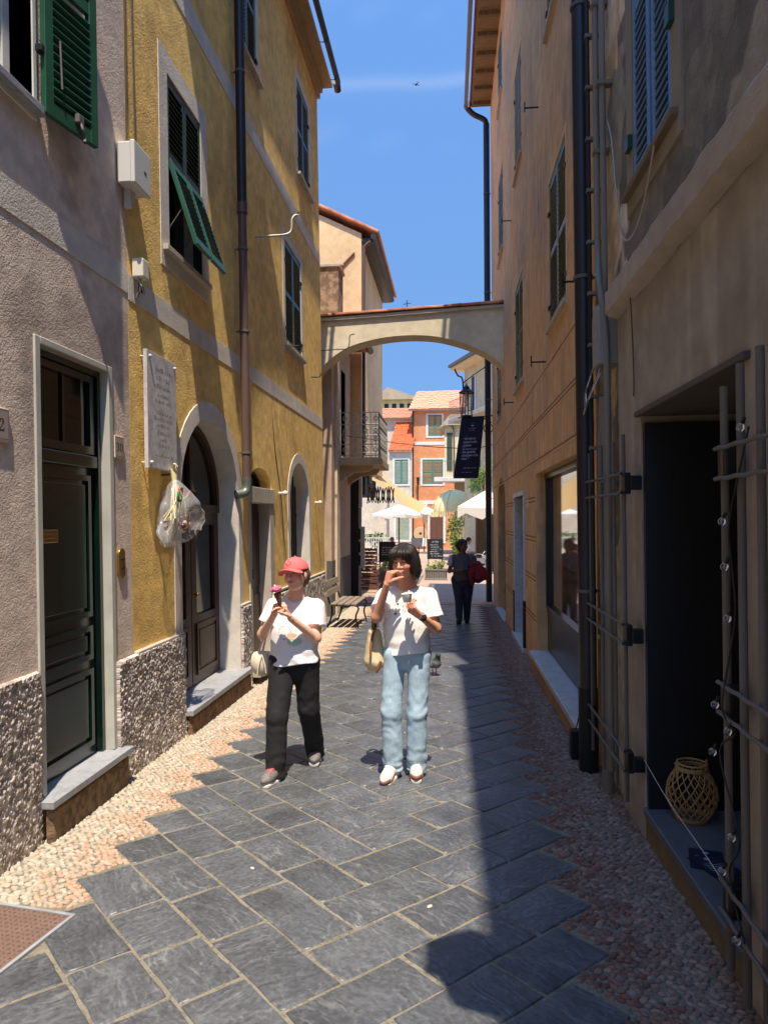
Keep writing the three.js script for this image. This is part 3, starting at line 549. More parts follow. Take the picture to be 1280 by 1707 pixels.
// hooks, wires and the clothes-line arm of the yellow facade
{
  const o = fixed(LEFT, 8.35, 5.08, 'clothes_line_arm', 'pale iron clothes line arm bent upward from the yellow wall', 'bracket');
  part('arm', [tube([[0, -0.02, 0], [0.02, -0.01, 0.2], [0.03, 0.0, 0.36], [0.05, 0.05, 0.42], [0.06, 0.18, 0.43], [0.08, 0.24, 0.46], [0.1, 0.25, 0.5]], 0.014, 30, 7)], mat([180, 176, 160], 0.5, { metal: 0.5 }), o);
  part('pulley', [cyl(V(0.1, 0.25, 0.47), V(0.1, 0.29, 0.5), 0.022, 0.022, 10)], M.greyIron, o);
}
for (const [u, v, lab] of [[9.75, 4.1, 'iron hook under the near corner of the lower shuttered sill'], [11.2, 3.95, 'iron hook under the far corner of the lower shuttered sill']]) single('wall_hook', lab, 'hook', [tube([[-2.28, v, -u], [-2.17, v, -u - 0.02], [-2.13, v + 0.02, -u - 0.02], [-2.13, v + 0.06, -u - 0.02]], 0.009, 12, 6)], M.blackIron);
for (const [u, v, lab] of [[9.28, 2.05, 'white ceramic knob left of the barred arched window'], [11.72, 1.98, 'white ceramic knob on the far side of the barred window']]) single('ceramic_knob', lab, 'insulator', [cyl(V(-2.33, v, -u), V(-2.24, v, -u), 0.018), sph(-2.23, v, -u, 0.035)], M.white);
const wireM = mat([70, 62, 54], 0.7);
single('wall_cable', 'thin cable drooping down beside the barred arched window', 'cable', [tube([[-2.345, 3.3, -8.95], [-2.32, 2.6, -9.1], [-2.29, 2.0, -9.3], [-2.275, 1.4, -9.42]], 0.007, 30, 5)], wireM);
single('wall_cable', 'thin cable running down the joint between grey and yellow walls', 'cable', [tube([[-2.43, 9.0, -4.93], [-2.385, 6.6, -4.95], [-2.34, 4.35, -4.94]], 0.006, 30, 5)], wireM);
single('wall_cable', 'second cable slanting over the upper yellow wall to the box', 'cable', [tube([[-2.43, 9.2, -4.98], [-2.385, 6.4, -5.06], [-2.345, 4.3, -5.1]], 0.005, 30, 5)], wireM);
// palm bouquet in cellophane hanging under the plaque
{
  const o = fixed(LEFT, 5.50, 2.02, 'wrapped_bouquet', 'dried palm bouquet with sweets wrapped in clear cellophane under the plaque', 'bouquet');
  o.scale.setScalar(1.28); srand(88);
  const st = mat([206, 196, 142], 0.8), stalks = [];
  for (let k = 0; k < 46; k++) { const a = rnd(-0.62, 0.62), L = rnd(0.26, 0.34); stalks.push(tube([[rnd(-0.008, 0.008), 0.0, 0.08], [Math.sin(a) * L * 0.5, -Math.cos(a) * L * 0.5, 0.08 + rnd(0, 0.05)], [Math.sin(a) * L, -Math.cos(a) * L, 0.08 + rnd(-0.02, 0.07)]], rnd(0.0025, 0.005), 6, 4)); }
  part('palm_stalks', stalks, st, o);
  part('knot', [cyl(V(0, -0.02, 0.08), V(0.01, 0.07, 0.07), 0.016, 0.02, 8), cyl(V(0.005, 0.05, 0.07), V(0.03, 0.1, 0.08), 0.008), cyl(V(0.005, 0.05, 0.07), V(-0.02, 0.1, 0.09), 0.008)], st, o);
  part('nail', [cyl(V(-0.01, 0.03, -0.02), V(0, 0.04, 0.08), 0.005)], M.blackIron, o);
  for (const c of [[190, 60, 62], [70, 140, 96]]) part('ribbon', [tube([[0, -0.05, 0.13], [rnd(-0.1, -0.05), -0.06, 0.15], [rnd(-0.12, -0.06), -0.13, 0.14], [0, -0.11, 0.15], [0.07, -0.07, 0.15], [0.1, -0.12, 0.14], [0.02, -0.17, 0.15]], 0.008, 30, 5)], mat(c, 0.6), o);
  for (let k = 0; k < 12; k++) part('wrapped_sweet', [sph(rnd(-0.06, 0.04), rnd(-0.32, -0.22), rnd(0.13, 0.16), rnd(0.016, 0.021), 8, 6)], k % 4 ? mat([92, 48, 44], 0.3) : mat([216, 190, 150], 0.3), o);
  // crumpled film: a pinched sack
  const nu = 40, nv = 22, pos = [], ix = [];
  for (let j = 0; j <= nv; j++) for (let i = 0; i <= nu; i++) {
    const t = j / nv, a = i / nu * 2 * Math.PI, w = 0.02 + 0.37 * Math.pow(t, 0.8) * (1 - 0.25 * Math.pow(t, 6)), fold = 1 + 0.10 * Math.sin(a * 9 + t * 3) * t + 0.22 * n3(Math.cos(a) * 3, Math.sin(a) * 3, t * 5);
    const x = Math.cos(a) * w * 0.78 * fold + 0.09 * t + (Math.cos(a) > 0 ? 0.06 * Math.sin(t * 3) : 0), z = 0.085 + Math.sin(a) * (0.02 + 0.09 * Math.sin(Math.min(1, t * 1.1) * 2.6)) * fold;
    pos.push(x, 0.0 - 0.36 * t + 0.05 * Math.cos(a) * t, Math.max(z, 0.012));
  }
  for (let j = 0; j < nv; j++) for (let i = 0; i < nu; i++) { const a = j * (nu + 1) + i; ix.push(a, a + nu + 1, a + 1, a + 1, a + nu + 1, a + nu + 2); }
  const g = new THREE.BufferGeometry(); g.setAttribute('position', new THREE.Float32BufferAttribute(pos, 3)); g.setIndex(ix); g.computeVertexNormals();
  part('cellophane', g.toNonIndexed(), mat(0xffffff, 0.07, { phys: true, transmission: 0.82, thickness: 0, ior: 1.65, side: THREE.DoubleSide }), o);
}
// ------------------------------------------------------------------ ochre house on the shaded side
{
  const b = onWall(RIGHT, 'ochre_house', 'tall weathered ochre house with painted stone joints and a shop window', 'house');
  const H = 11.75, S0 = 5.42, S1 = 17.6, R = (a, c, y0, y1) => rect(-c, -a, y0, y1);
  const wins = [[6.70, 7.78, 3.72, 5.25], [10.45, 11.6, 3.72, 5.3], [14.7, 15.75, 3.8, 5.25], [6.75, 7.85, 6.88, 8.45], [10.5, 11.5, 7.0, 8.6], [13.95, 15.1, 6.95, 8.6], [14.0, 15.0, 10.0, 11.3], [10.5, 11.5, 10.0, 11.3]];
  const holes = wins.map(w => R(w[0] - 0.02, w[1] + 0.02, w[2] - 0.02, w[3] + 0.02));
  holes.push(R(5.95, 9.05, -0.3, 2.27), R(10.36, 11.9, -0.4, 2.05), archPts(-15.9, -13.9, -0.45, 2.05, 0.5));
  part('wall', [prism(R(S0, S1, -0.6, H), -0.5, 0, holes), bx(-S1, -S0, -0.6, H, -7, -2.2), bx(-S1, -S0, H - 0.2, H, -2.2, -0.5), bx(-S1, -S1 + 0.5, -0.6, H - 0.2, -2.2, -0.5), bx(-S1, -S0, -0.6, -0.3, -2.2, -0.5), bx(-S1, -S0, 2.6, 2.8, -2.2, -0.5)], M.orange, b);
  wins.forEach((w, i) => shutWindow(b, -w[1], -w[0], w[2], w[3], M.greenDark, { sur: 0.07, trim: M.orangeEdge, sillOut: 0.045, far: i > 2 }));
  // painted joints of the mock masonry: a dark line with a light one under it
  const dl = [], ll = [];
  const hl = (a, c, y) => { dl.push(bx(-c, -a, y, y + 0.022, -0.02, 0.003)); ll.push(bx(-c, -a, y - 0.016, y - 0.001, -0.02, 0.003)); };
  const vl = (s, y0, y1) => { dl.push(bx(-s - 0.009, -s + 0.009, y0, y1, -0.02, 0.0055)); ll.push(bx(-s + 0.011, -s + 0.022, y0, y1, -0.02, 0.0055)); };
  hl(5.5, 17.4, 2.42); hl(5.5, 17.4, 2.86); hl(5.5, 17.4, 2.90); hl(5.5, 17.4, 3.36);
  for (const s of [6.3, 7.5, 8.7, 9.9, 11.1, 12.3, 13.5, 14.7, 15.9]) { vl(s, 2.45, 2.83); vl(s + 0.6, 2.93, 3.33); }
  for (const [a, c] of [[5.5, 5.92], [9.15, 10.28], [12.0, 13.8]]) for (const y of [0.42, 0.47, 0.92, 0.97, 1.42, 1.47, 1.92, 1.97]) hl(a, c, y);
  for (const s of [9.72, 12.6, 13.2]) for (const y of [0.5, 1.0, 1.5, 2.0]) vl(s, y, y + 0.38);
  part('painted_joint', dl, M.orangeLine, b).userData.label = 'dark painted joint lines'; part('painted_joint', ll, M.orangeEdge, b).userData.label = 'pale painted joint lines';
  // eave with boarded soffit and gutter
  const ev = part('eave', [bx(-S1 - 0.05, -S0 - 0.05, H - 0.03, H + 0.05, -1, 0.46)], mat([154, 134, 108], 0.85, { map: tWood }), b);
  for (let s = S0 + 0.25; s < S1; s += 0.62) part('rafter', [bx(-s - 0.04, -s + 0.04, H - 0.11, H - 0.03, -0.05, 0.42)], mat([138, 118, 92], 0.85, { map: tWood }), ev);
  part('gutter', [new THREE.CylinderGeometry(0.085, 0.085, S1 - S0, 14, 1, true, -Math.PI / 2, Math.PI).rotateZ(Math.PI / 2).translate(-(S0 + S1) / 2, H + 0.03, 0.55), cyl(V(-S1 - 0.1, H + 0.01, 0.55), V(-S1 + 0.02, H + 0.02, 0.55), 0.09, 0.09, 12)], M.pipeBrown, ev);
  part('roof_edge', [bx(-S1 - 0.1, -S0, H + 0.052, H + 0.13, -3, 0.5)], M.tile3, ev);
  // shop front: marble ledge, dark panel, black frame, glass
  const sh = part('shop_front', [bx(-9.04, -5.96, 0.1, 0.64, -0.2, -0.13), bx(-9.04, -8.98, 0.64, 2.26, -0.2, -0.11), bx(-9.04, -5.96, 2.2, 2.265, -0.2, -0.10), rbx(-6.06, -5.955, 0.1, 2.26, -0.2, -0.05, 0.006), bx(-9.04, -5.96, 0.62, 0.655, -0.2, -0.11)], mat([26, 25, 25], 0.3), b);
  part('shop_pane', [bx(-8.99, -6.05, 0.65, 2.21, -0.158, -0.152)], M.glass, sh);
  part('marble_ledge', [rbx(-9.06, -7.4, 0.03, 0.09, -0.2, 0.10, 0.008), rbx(-7.39, -5.64, 0.03, 0.092, -0.2, 0.10, 0.008)], M.marble, sh);
  part('ledge_riser', [bx(-9.05, -5.65, -0.4, 0.03, -0.05, 0.075)], mat([190, 150, 104], 0.9, { map: tMottle }), sh);
  part('backdrop', [bx(-9.04, -8.0, 0.66, 2.3, -0.75, -0.7)], mat([170, 160, 140], 0.8, { map: tMottle }), sh);
  part('lock', [cyl(V(-6.02, 1.12, -0.08), V(-6.02, 1.12, -0.01), 0.018), sph(-6.08, 1.12, -0.02, 0.02)], M.brass, sh);
  part('floor', [bx(-9.04, -5.96, 0.0, 0.12, -2.2, -0.21)], mat([120, 104, 90], 0.6), sh);
  part('shelf', [bx(-7.9, -6.2, 0.12, 0.7, -1.9, -1.5), bx(-7.9, -6.2, 1.1, 1.14, -1.9, -1.6), bx(-7.9, -6.2, 1.6, 1.64, -1.9, -1.6)], M.woodMid, sh);
  // doorway with marble jambs, and the arched iron gate further on
  const d2 = part('marble_doorway', [rbx(-11.93, -11.8, -0.15, 2.05, -0.4, 0.02), rbx(-10.44, -10.33, -0.15, 2.05, -0.4, 0.02), rbx(-11.93, -10.33, 2.05, 2.12, -0.4, 0.03)], mat([206, 210, 212], 0.5, { map: tMarble }), b);
  part('door_leaf', [bx(-11.8, -10.44, -0.2, 2.05, -0.42, -0.38)], M.darkGlass, d2); part('threshold', [rbx(-11.95, -10.3, -0.26, -0.12, -0.4, 0.06)], M.marble, d2);
  part('guard_strip', [rbx(-10.42, -10.32, -0.15, 0.55, -0.1, 0.035), rbx(-11.93, -11.82, -0.15, 0.55, -0.1, 0.035)], M.blackIron, d2);
  const d1 = part('arched_gate', [prism(archPts(-15.9, -13.9, -0.35, 2.05, 0.5), -0.2, -0.15)], mat([36, 36, 40], 0.5), b);
  part('gate_rail', [bx(-15.88, -13.92, 1.0, 1.08, -0.15, -0.13), bx(-15.88, -13.92, 0.1, 0.18, -0.15, -0.13), bx(-14.93, -14.87, -0.3, 2.5, -0.15, -0.12)], M.blackIron, d1); part('threshold', [rbx(-15.95, -13.85, -0.34, -0.22, -0.1, 0.05)], M.marble, d1);
}
numberPlate(RIGHT, -5.76, 2.24, 0.15, 0.17, '15', 'white marble house number plate 15 above the shop window');
numberPlate(RIGHT, -9.95, 1.92, 0.12, 0.13, '', 'tiny pale house number plate beside the marble jambs');
for (const [s, y, lab] of [[5.9, 3.62, 'thin iron peg below the nearest shuttered sill of the ochre house'], [8.1, 3.45, 'bent iron hook between the two lower windows of the ochre house'], [11.95, 3.62, 'iron hook past the second window of the ochre house'], [8.6, 6.55, 'iron hook below the highest near shutters of the ochre house'], [12.2, 6.7, 'iron hook below the farther upper shutters of the ochre house']]) {
  const o = fixed(RIGHT, -s, y, 'wall_peg', lab, 'hook'); part('shank', [cyl(V(0, 0, -0.02), V(0, 0, 0.16), 0.009), cyl(V(0, -0.05, 0.16), V(0, 0.07, 0.16), 0.007)], M.blackIron, o);
}
{
  const o = fixed(RIGHT, -17.66, 0, 'downpipe', 'black downpipe at the far corner of the ochre house holding the banner', 'downpipe');
  part('pipe', [cyl(V(0, -0.3, 0.1), V(0, 11.3, 0.1), 0.075, 0.075, 14)], M.pipeNavy, o);
  part('swan_neck', [tube([[0, 11.25, 0.1], [0, 11.4, 0.14], [0, 11.55, 0.4], [0, 11.7, 0.55]], 0.065, 16, 10)], M.pipeNavy, o);
  for (const y of [2.2, 4.6, 7.2, 9.6]) part('clamp', [clamps([y], 0, 0.1, 0.078)], M.greyIron, o);
}
// ------------------------------------------------------------------ cement house (nearest, shaded side)
{
  const b = onWall(NEAR, 'cement_house', 'shaded grey cement house with peeling upper plaster and blue shutters', 'house');
  const S1 = 5.42, H = 9.6;
  const dr = rect(-4.15, -2.74, -0.45, 2.31);
  part('lower_wall', [prism(rect(-4.66, 9, -0.5, 3.02), -0.6, 0, [dr]), bx(-5.4, 9, -0.5, H, -7, -0.6)], M.cement, b);
  part('upper_wall', [prism(rect(-4.66, 9, 3.02, H), -0.6, -0.02, [rect(-4.30, -3.54, 3.62, 5.3)]), bx(-S1, -4.66, -0.5, H, -0.6, -0.04)], M.peel, b);
  // moulded cornice, worn and uneven
  const prof = [[0, 2.97], [0.05, 2.98], [0.075, 3.005], [0.078, 3.01], [0.08, 3.13], [0.076, 3.14], [0.03, 3.165], [-0.03, 3.18]], pos = [], uv = [], ix = [], N = 150;
  for (let i = 0; i <= N; i++) { const u = -4.64 + i * 0.05; prof.forEach(([z, y], k) => { pos.push(u, y + 0.004 * n3(u * 5, k, 2) + 0.003 * n3(u * 25, k, 2), z + 0.005 * n3(u * 7, k * 2, 7) + 0.004 * n3(u * 30, k * 3, 7)); uv.push(u, y * 1.3 + z); }); }
  const K = prof.length; for (let i = 0; i < N; i++) for (let k = 0; k < K - 1; k++) { const a = i * K + k; ix.push(a, a + K, a + 1, a + 1, a + K, a + K + 1); }
  const cg = new THREE.BufferGeometry(); cg.setAttribute('position', new THREE.Float32BufferAttribute(pos, 3)); cg.setAttribute('uv', new THREE.Float32BufferAttribute(uv, 2)); cg.setIndex(ix); cg.computeVertexNormals();
  part('cornice', [cg, prism(prof.map(p => [p[0], p[1]]).concat([[-0.05, 3.0]]), 0, 0.01).rotateY(-Math.PI / 2).translate(-4.64, 0, 0)], mat([176, 164, 150], 0.93, { map: tMottle, bumpMap: tRough, bumpScale: 0.004 }), b);
  part('eave', [bx(-S1, 9, H - 0.1, H + 0.1, -1, 0.05)], M.ledge, b);
  // window with blue shutters
  const w = part('window', [ringPts(rect(-4.42, -3.42, 3.5, 5.42), rect(-4.28, -3.56, 3.64, 5.28), -0.25, -0.008)], mat([150, 138, 122], 0.95, { map: tMottle, bumpMap: tRough, bumpScale: 0.003 }), b);
  part('sill', [rbx(-4.42, -3.46, 3.595, 3.635, -0.15, 0.03, 0.008)], mat([120, 104, 84], 0.9, { map: tMottle }), w);
  part('pane', [bx(-4.3, -3.54, 3.62, 5.3, -0.24, -0.22)], M.darkGlass, w);
  leaf(w, 0.335, 1.62, T4(-4.275, 3.645, -0.03), M.bluePaint, { rails: [0.95], stile: 0.06, pitch: 0.05 });
  leaf(w, 0.335, 1.62, T4(-3.90, 3.645, -0.03), M.bluePaint, { rails: [0.95], stile: 0.06, pitch: 0.05 });
  part('hinge', [rbx(-4.36, -4.28, 3.86, 3.94, -0.02, 0.02, 0.004, 1), rbx(-3.57, -3.5, 4.06, 4.16, -0.02, 0.02, 0.004, 1), rbx(-4.08, -4.03, 4.6, 4.66, -0.015, 0.015, 0.004, 1)], M.greenDark, w);
  // deep doorway: slate ledge, dark panelled reveal, door at the back
  const dw = part('doorway', [rbx(-4.2, -2.68, 2.29, 2.32, -0.59, 0.025, 0.006)], mat([86, 78, 70], 0.8, { map: tMottle }), b);
  part('slate_ledge', [rbx(-4.148, -2.742, 0.06, 0.11, -0.595, 0.012, 0.008)], M.slateDark, dw);
  part('ledge_riser', [bx(-4.16, -2.72, -0.45, 0.06, -0.4, -0.004)], mat([120, 104, 78], 0.95, { map: tMottle, bumpMap: tRough, bumpScale: 0.004 }), dw);
  part('reveal_panel', [bx(-4.148, -4.11, 0.112, 2.25, -0.59, -0.01)], mat([26, 30, 36], 0.5, { map: tWood }), dw);
  part('door_leaf', [bx(-4.1, -2.75, 0.112, 2.25, -0.595, -0.55)], M.woodDark, dw);
  part('door_panel', [ringPts(rect(-3.95, -3.45, 1.7, 2.15), rect(-3.9, -3.5, 1.75, 2.1), -0.56, -0.53), ringPts(rect(-3.95, -3.45, 0.3, 1.62), rect(-3.9, -3.5, 0.35, 1.57), -0.56, -0.53), ringPts(rect(-3.38, -2.85, 0.3, 1.62), rect(-3.33, -2.9, 0.35, 1.57), -0.56, -0.53)], M.woodDark, dw);
  part('door_pane', [bx(-3.33, -2.9, 0.8, 1.57, -0.552, -0.545)], M.darkGlass, dw);
}
function grille(name, label, hingeU, dir, angle, len, bars) {   // hinged leaf of round iron bars
  const o = fixed(NEAR, hingeU, 0, name, label, 'iron grille', 'opened iron grilles');
  const c = Math.cos(angle) * dir, sn = Math.sin(angle), P = (t, y) => V(c * t, y, 0.075 + sn * t);
  bars.forEach(([t, y0, y1, r]) => part('bar', [cyl(P(t, y0), P(t, y1), r, r, 10)], M.greyIron, o));
  for (const y of [1.975, 1.865, 1.12, 1.01, 0.40, 0.29]) {
    const pts = []; for (let k = 0; k <= 24; k++) pts.push(P(k / 24 * len - 0.03, y + 0.0022 * Math.sin(k * 1.9)).add(V(0, 0, 0.024 + 0.0018 * Math.sin(k * 2.6)))); part('cross_bar', [tube(pts, 0.0085, 48, 6)], M.greyIron, o);
  }
  for (const y of [1.86, 1.0, 0.28]) part('hinge_plate', [rbx(-0.045, 0.045, y, y + 0.12, 0.05, 0.085, 0.006, 1), rbx(dir < 0 ? 0.035 : -0.085, dir < 0 ? 0.085 : -0.035, y + 0.02, y + 0.1, 0.0, 0.06, 0.006, 1)], M.blackIron, o);
  return o;
}
grille('iron_grille', 'opened iron bar grille leaf folded against the wall over the conduits', -4.22, -1, 0.0, 1.14, [[0.02, 0.1, 2.2, 0.0115], [0.27, 0.1, 2.18, 0.0115], [0.62, 0.08, 2.2, 0.0115], [1.0, 0.08, 2.18, 0.0115]]);
grille('iron_grille', 'opened iron bar grille leaf nearest the lens with bulbs tied to it', -2.73, 1, 0.03, 1.2, [[0.0, 0.08, 2.2, 0.0145], [0.16, 0.05, 2.25, 0.0145], [0.33, 0.05, 2.27, 0.0145], [0.54, 0.05, 2.27, 0.0145], [0.76, 0.05, 2.27, 0.018], [1.0, 0.05, 2.27, 0.018]]);
{
  const o = fixed(NEAR, -5.3, 0, 'downpipe', 'thick dark navy downpipe where the cement and ochre houses meet', 'downpipe');
  part('pipe', [cyl(V(0, -0.05, 0.09), V(0, 9.6, 0.09), 0.062, 0.062, 14)], M.pipeNavy, o); part('shoe', [cyl(V(0, -0.1, 0.09), V(0, 0.5, 0.09), 0.07, 0.07, 14)], M.blackIron, o);
  for (const y of [1.2, 3.45, 5.4, 7.4]) part('clamp', [clamps([y], 0, 0.09, 0.065)], M.greyIron, o);
  const cab = fixed(NEAR, -5.16, 0, 'black_cable', 'black cable held by grey clips beside the navy downpipe', 'cable');
  part('cable', [cyl(V(0, 0.4, 0.07), V(0, 9.5, 0.07), 0.016, 0.016, 8)], mat([18, 18, 22], 0.5), cab); for (let y = 2.2; y < 9.4; y += 0.36) part('clip', [rbx(-0.022, 0.022, y, y + 0.025, -0.02, 0.088, 0.005, 1)], M.conduit, cab);
}
{
  const duct = (label, u, pts, r, ys = []) => { const o = fixed(NEAR, u, 0, 'conduit_pipe', label, 'conduit'); part('tube', [tube(pts, r, 60, 10)], M.conduit, o); ys.forEach(y => part('saddle', [rbx(-r - 0.012, r + 0.012, y, y + 0.03, -0.04, 0.045 + r, 0.005, 1)], M.conduit, o)); return o; };
  duct('grey conduit that bends outward above the meter box', -5.03, [[0, 9.4, 0.04], [0, 6, 0.04], [0, 3.75, 0.04], [0.01, 3.5, 0.04], [0.1, 3.36, 0.06], [0.22, 3.25, 0.08], [0.27, 3.0, 0.06], [0.28, 2.7, 0.05], [0.28, 1.4, 0.05], [0.28, 0.1, 0.05]], 0.021, [4.2, 5.2, 6.2]);
  duct('slim grey conduit running straight down beside the bent one', -4.92, [[0, 9.4, 0.02], [0, 6, 0.02], [0, 3.4, 0.02], [0, 3.0, 0.02]], 0.02, [4.6, 5.7]);
  duct('fat greenish grey cable duct rising from the pebbles by the doorway', -4.86, [[0, 2.52, 0.04], [0, 1.6, 0.04], [0, 0.6, 0.045], [0, -0.1, 0.05]], 0.038, [1.95]);
  duct('dark flexible conduit behind the folded grille', -5.02, [[0, 2.5, 0.03], [0.0, 1.8, 0.035], [0.02, 1.2, 0.03], [0.01, 0.5, 0.03], [0.0, -0.1, 0.03]], 0.026, [0.9]);
  const o = fixed(NEAR, -4.86, 2.92, 'meter_box', 'small grey plastic meter box with yellow figures among the conduits', 'meter box');
  part('case', [prism([[-0.1, -0.2], [0.1, -0.2], [0.1, 0.14], [0.06, 0.19], [-0.06, 0.19], [-0.1, 0.12]], -0.04, 0.1, [], 0.008)], mat([136, 136, 134], 0.6), o);
  const t = canvasTex(160, 64, (c, w, h) => { c.fillStyle = '#8a8a88'; c.fillRect(0, 0, w, h); c.fillStyle = '#c9a437'; c.font = 'bold 46px sans-serif'; c.textAlign = 'center'; c.textBaseline = 'middle'; c.fillText('10 48', w / 2, h / 2); });
  part('figures', new THREE.PlaneGeometry(0.13, 0.05).translate(0.01, 0.0, 0.1015), mat(0xffffff, 0.6, { map: t }), o);
  srand(9); const lw = fixed(NEAR, -5.0, 2.6, 'loose_wires', 'tangle of thin loose wires tied below the meter box', 'wires');
  for (let k = 0; k < 5; k++) part('wire', [tube([[rnd(-0.1, 0.12), 0.15, 0.08], [rnd(-0.14, -0.06), 0.0, 0.12], [rnd(-0.08, 0), -0.12, 0.13], [rnd(-0.14, 0.0), -0.16, 0.14], [rnd(0.0, 0.1), -0.05, 0.12], [0.2, 0.08 + rnd(-0.03, 0.05), 0.08]], 0.0045, 30, 5)], k % 2 ? M.boxWhite : M.cableGrey, lw);
}
single('wall_cable', 'pale cable looping across the peeling plaster to the blue shutters', 'cable', [tube([[1.02, 6.0, -4.8], [1.0, 5.2, -5.02], [1.0, 4.6, -5.05], [1.0, 4.2, -4.8], [0.99, 3.75, -4.6], [0.99, 3.4, -4.42], [0.98, 3.3, -4.1], [0.99, 3.42, -3.9], [0.99, 3.62, -3.72]], 0.006, 70, 5)], mat([170, 160, 140], 0.6));
single('wall_cable', 'thin wire hanging down the cement wall from the cornice', 'cable', [tube([[0.985, 3.0, -4.22], [1.0, 2.75, -4.23], [1.005, 2.5, -4.22], [1.01, 2.42, -4.25]], 0.004, 20, 5)], wireM);
// string of clear bulbs on the near grille
{
  const o = fixed(NEAR, -2.73, 0, 'string_lights', 'unlit string of small clear bulbs wound along the near grille', 'string lights');
  const P = [[0.26, 2.02, 0.12], [0.09, 1.71, 0.12], [0.08, 1.55, 0.11], [0.10, 1.37, 0.11], [0.03, 1.05, 0.13], [0.12, 0.98, 0.12], [0.0, 0.87, 0.13], [0.14, 0.62, 0.12], [0.05, 0.46, 0.12], [0.2, 0.30, 0.13]];
  part('wire', [tube(P.map(p => [p[0] + 0.015, p[1], p[2] - 0.02]), 0.0035, 90, 5)], mat([20, 20, 20], 0.6), o);
  P.forEach(p => { part('bulb', [sph(p[0], p[1], p[2], 0.014, 10, 8)], mat(0xffffff, 0.02, { phys: true, transmission: 1, thickness: 0.01, ior: 1.45 }), o); part('socket', [cyl(V(p[0], p[1] + 0.012, p[2] - 0.004), V(p[0] + 0.006, p[1] + 0.032, p[2] - 0.012), 0.006)], M.blackIron, o); });
}
// wicker lantern on the slate ledge
{
  const o = thing('wicker_lantern', 'round woven wicker lantern standing on the slate ledge of the doorway', 'lantern', [1.255, 0.112, -4.0]); o.scale.setScalar(0.8);
  const wk = mat([196, 160, 104], 0.7, { map: re(tWood, 0.3) }), R = t => 0.085 + 0.075 * Math.sin(Math.PI * clamp(t * 0.92 + 0.06)), h = 0.33;
  const strands = []; for (let k = 0; k < 18; k++) for (const d of [-1, 1]) { const pts = []; for (let i = 0; i <= 10; i++) { const t = i / 10, a = k / 18 * 2 * Math.PI + d * t * 1.5; pts.push([Math.cos(a) * (R(t) + 0.002 * d), 0.012 + t * h, Math.sin(a) * (R(t) + 0.002 * d)]); } strands.push(tube(pts, 0.0042, 14, 5)); }
  strands.forEach(g => part('cane', [g], wk, o));
  for (const [y, r] of [[0.008, 0.10], [0.02, 0.104], [0.335, 0.10], [0.348, 0.098], [0.372, 0.094]]) part('rim', [new THREE.TorusGeometry(r, 0.007, 6, 28).rotateX(Math.PI / 2).translate(0, y, 0)], wk, o);
  for (let k = 0; k < 10; k++) { const a = k / 10 * 2 * Math.PI; part('rim_post', [cyl(V(Math.cos(a) * 0.096, 0.335, Math.sin(a) * 0.096), V(Math.cos(a) * 0.094, 0.372, Math.sin(a) * 0.094), 0.004)], wk, o); }
  part('handle', [cyl(V(-0.1, 0.26, 0.02), V(-0.1, 0.40, 0.02), 0.008), cyl(V(0.1, 0.26, -0.02), V(0.1, 0.39, -0.02), 0.008), cyl(V(-0.12, 0.372, 0.02), V(-0.08, 0.372, 0.02), 0.006)], wk, o);
  part('glass_cup', [new THREE.CylinderGeometry(0.06, 0.06, 0.2, 18, 1, true).translate(0, 0.11, 0)], M.glass, o);
}
{
  const card = canvasTex(128, 190, (c, w, h) => { c.fillStyle = '#141a38'; c.fillRect(0, 0, w, h); c.fillStyle = '#9aa0b4'; for (let i = 0; i < 5; i++) c.fillRect(20, 70 + i * 14, 40 + (i * 37) % 44, 4); c.beginPath(); c.arc(64, 34, 12, 0, 7); c.fill(); });
  [['dark blue leaflet on top of the fan on the slate ledge', 1.19, -3.45, 0.35, 0.119], ['dark blue leaflet underneath, nearer the riser', 1.17, -3.52, -0.25, 0.115]].forEach(([lab, x, z, r, y]) => {
    const o = thing('leaflet', lab, 'leaflet', [x, y, z], r); part('paper', [bx(-0.075, 0.075, -0.0015, 0.0015, -0.105, 0.105)], M.fabricNavy, o); part('print', new THREE.PlaneGeometry(0.148, 0.208).rotateX(-Math.PI / 2).translate(0, 0.0021, 0), mat(0xffffff, 0.5, { map: card }), o);
  });
}
single('tied_string', 'white string stretched from the grille hinge across the ledge', 'string', [tube([[1.04, 0.38, -4.16], [1.06, 0.30, -3.75], [1.09, 0.24, -3.3], [1.08, 0.22, -2.75]], 0.0018, 30, 5)], M.boxWhite);
single('door_wedge', 'short black post standing on the end of the marble ledge', 'post', [rbx(0.86, 0.95, -0.09, 0.12, -5.62, -5.52, 0.006), tube([[0.9, 0.12, -5.57], [0.93, 0.2, -5.62], [0.95, 0.24, -5.72]], 0.005, 10, 5)], M.blackIron);
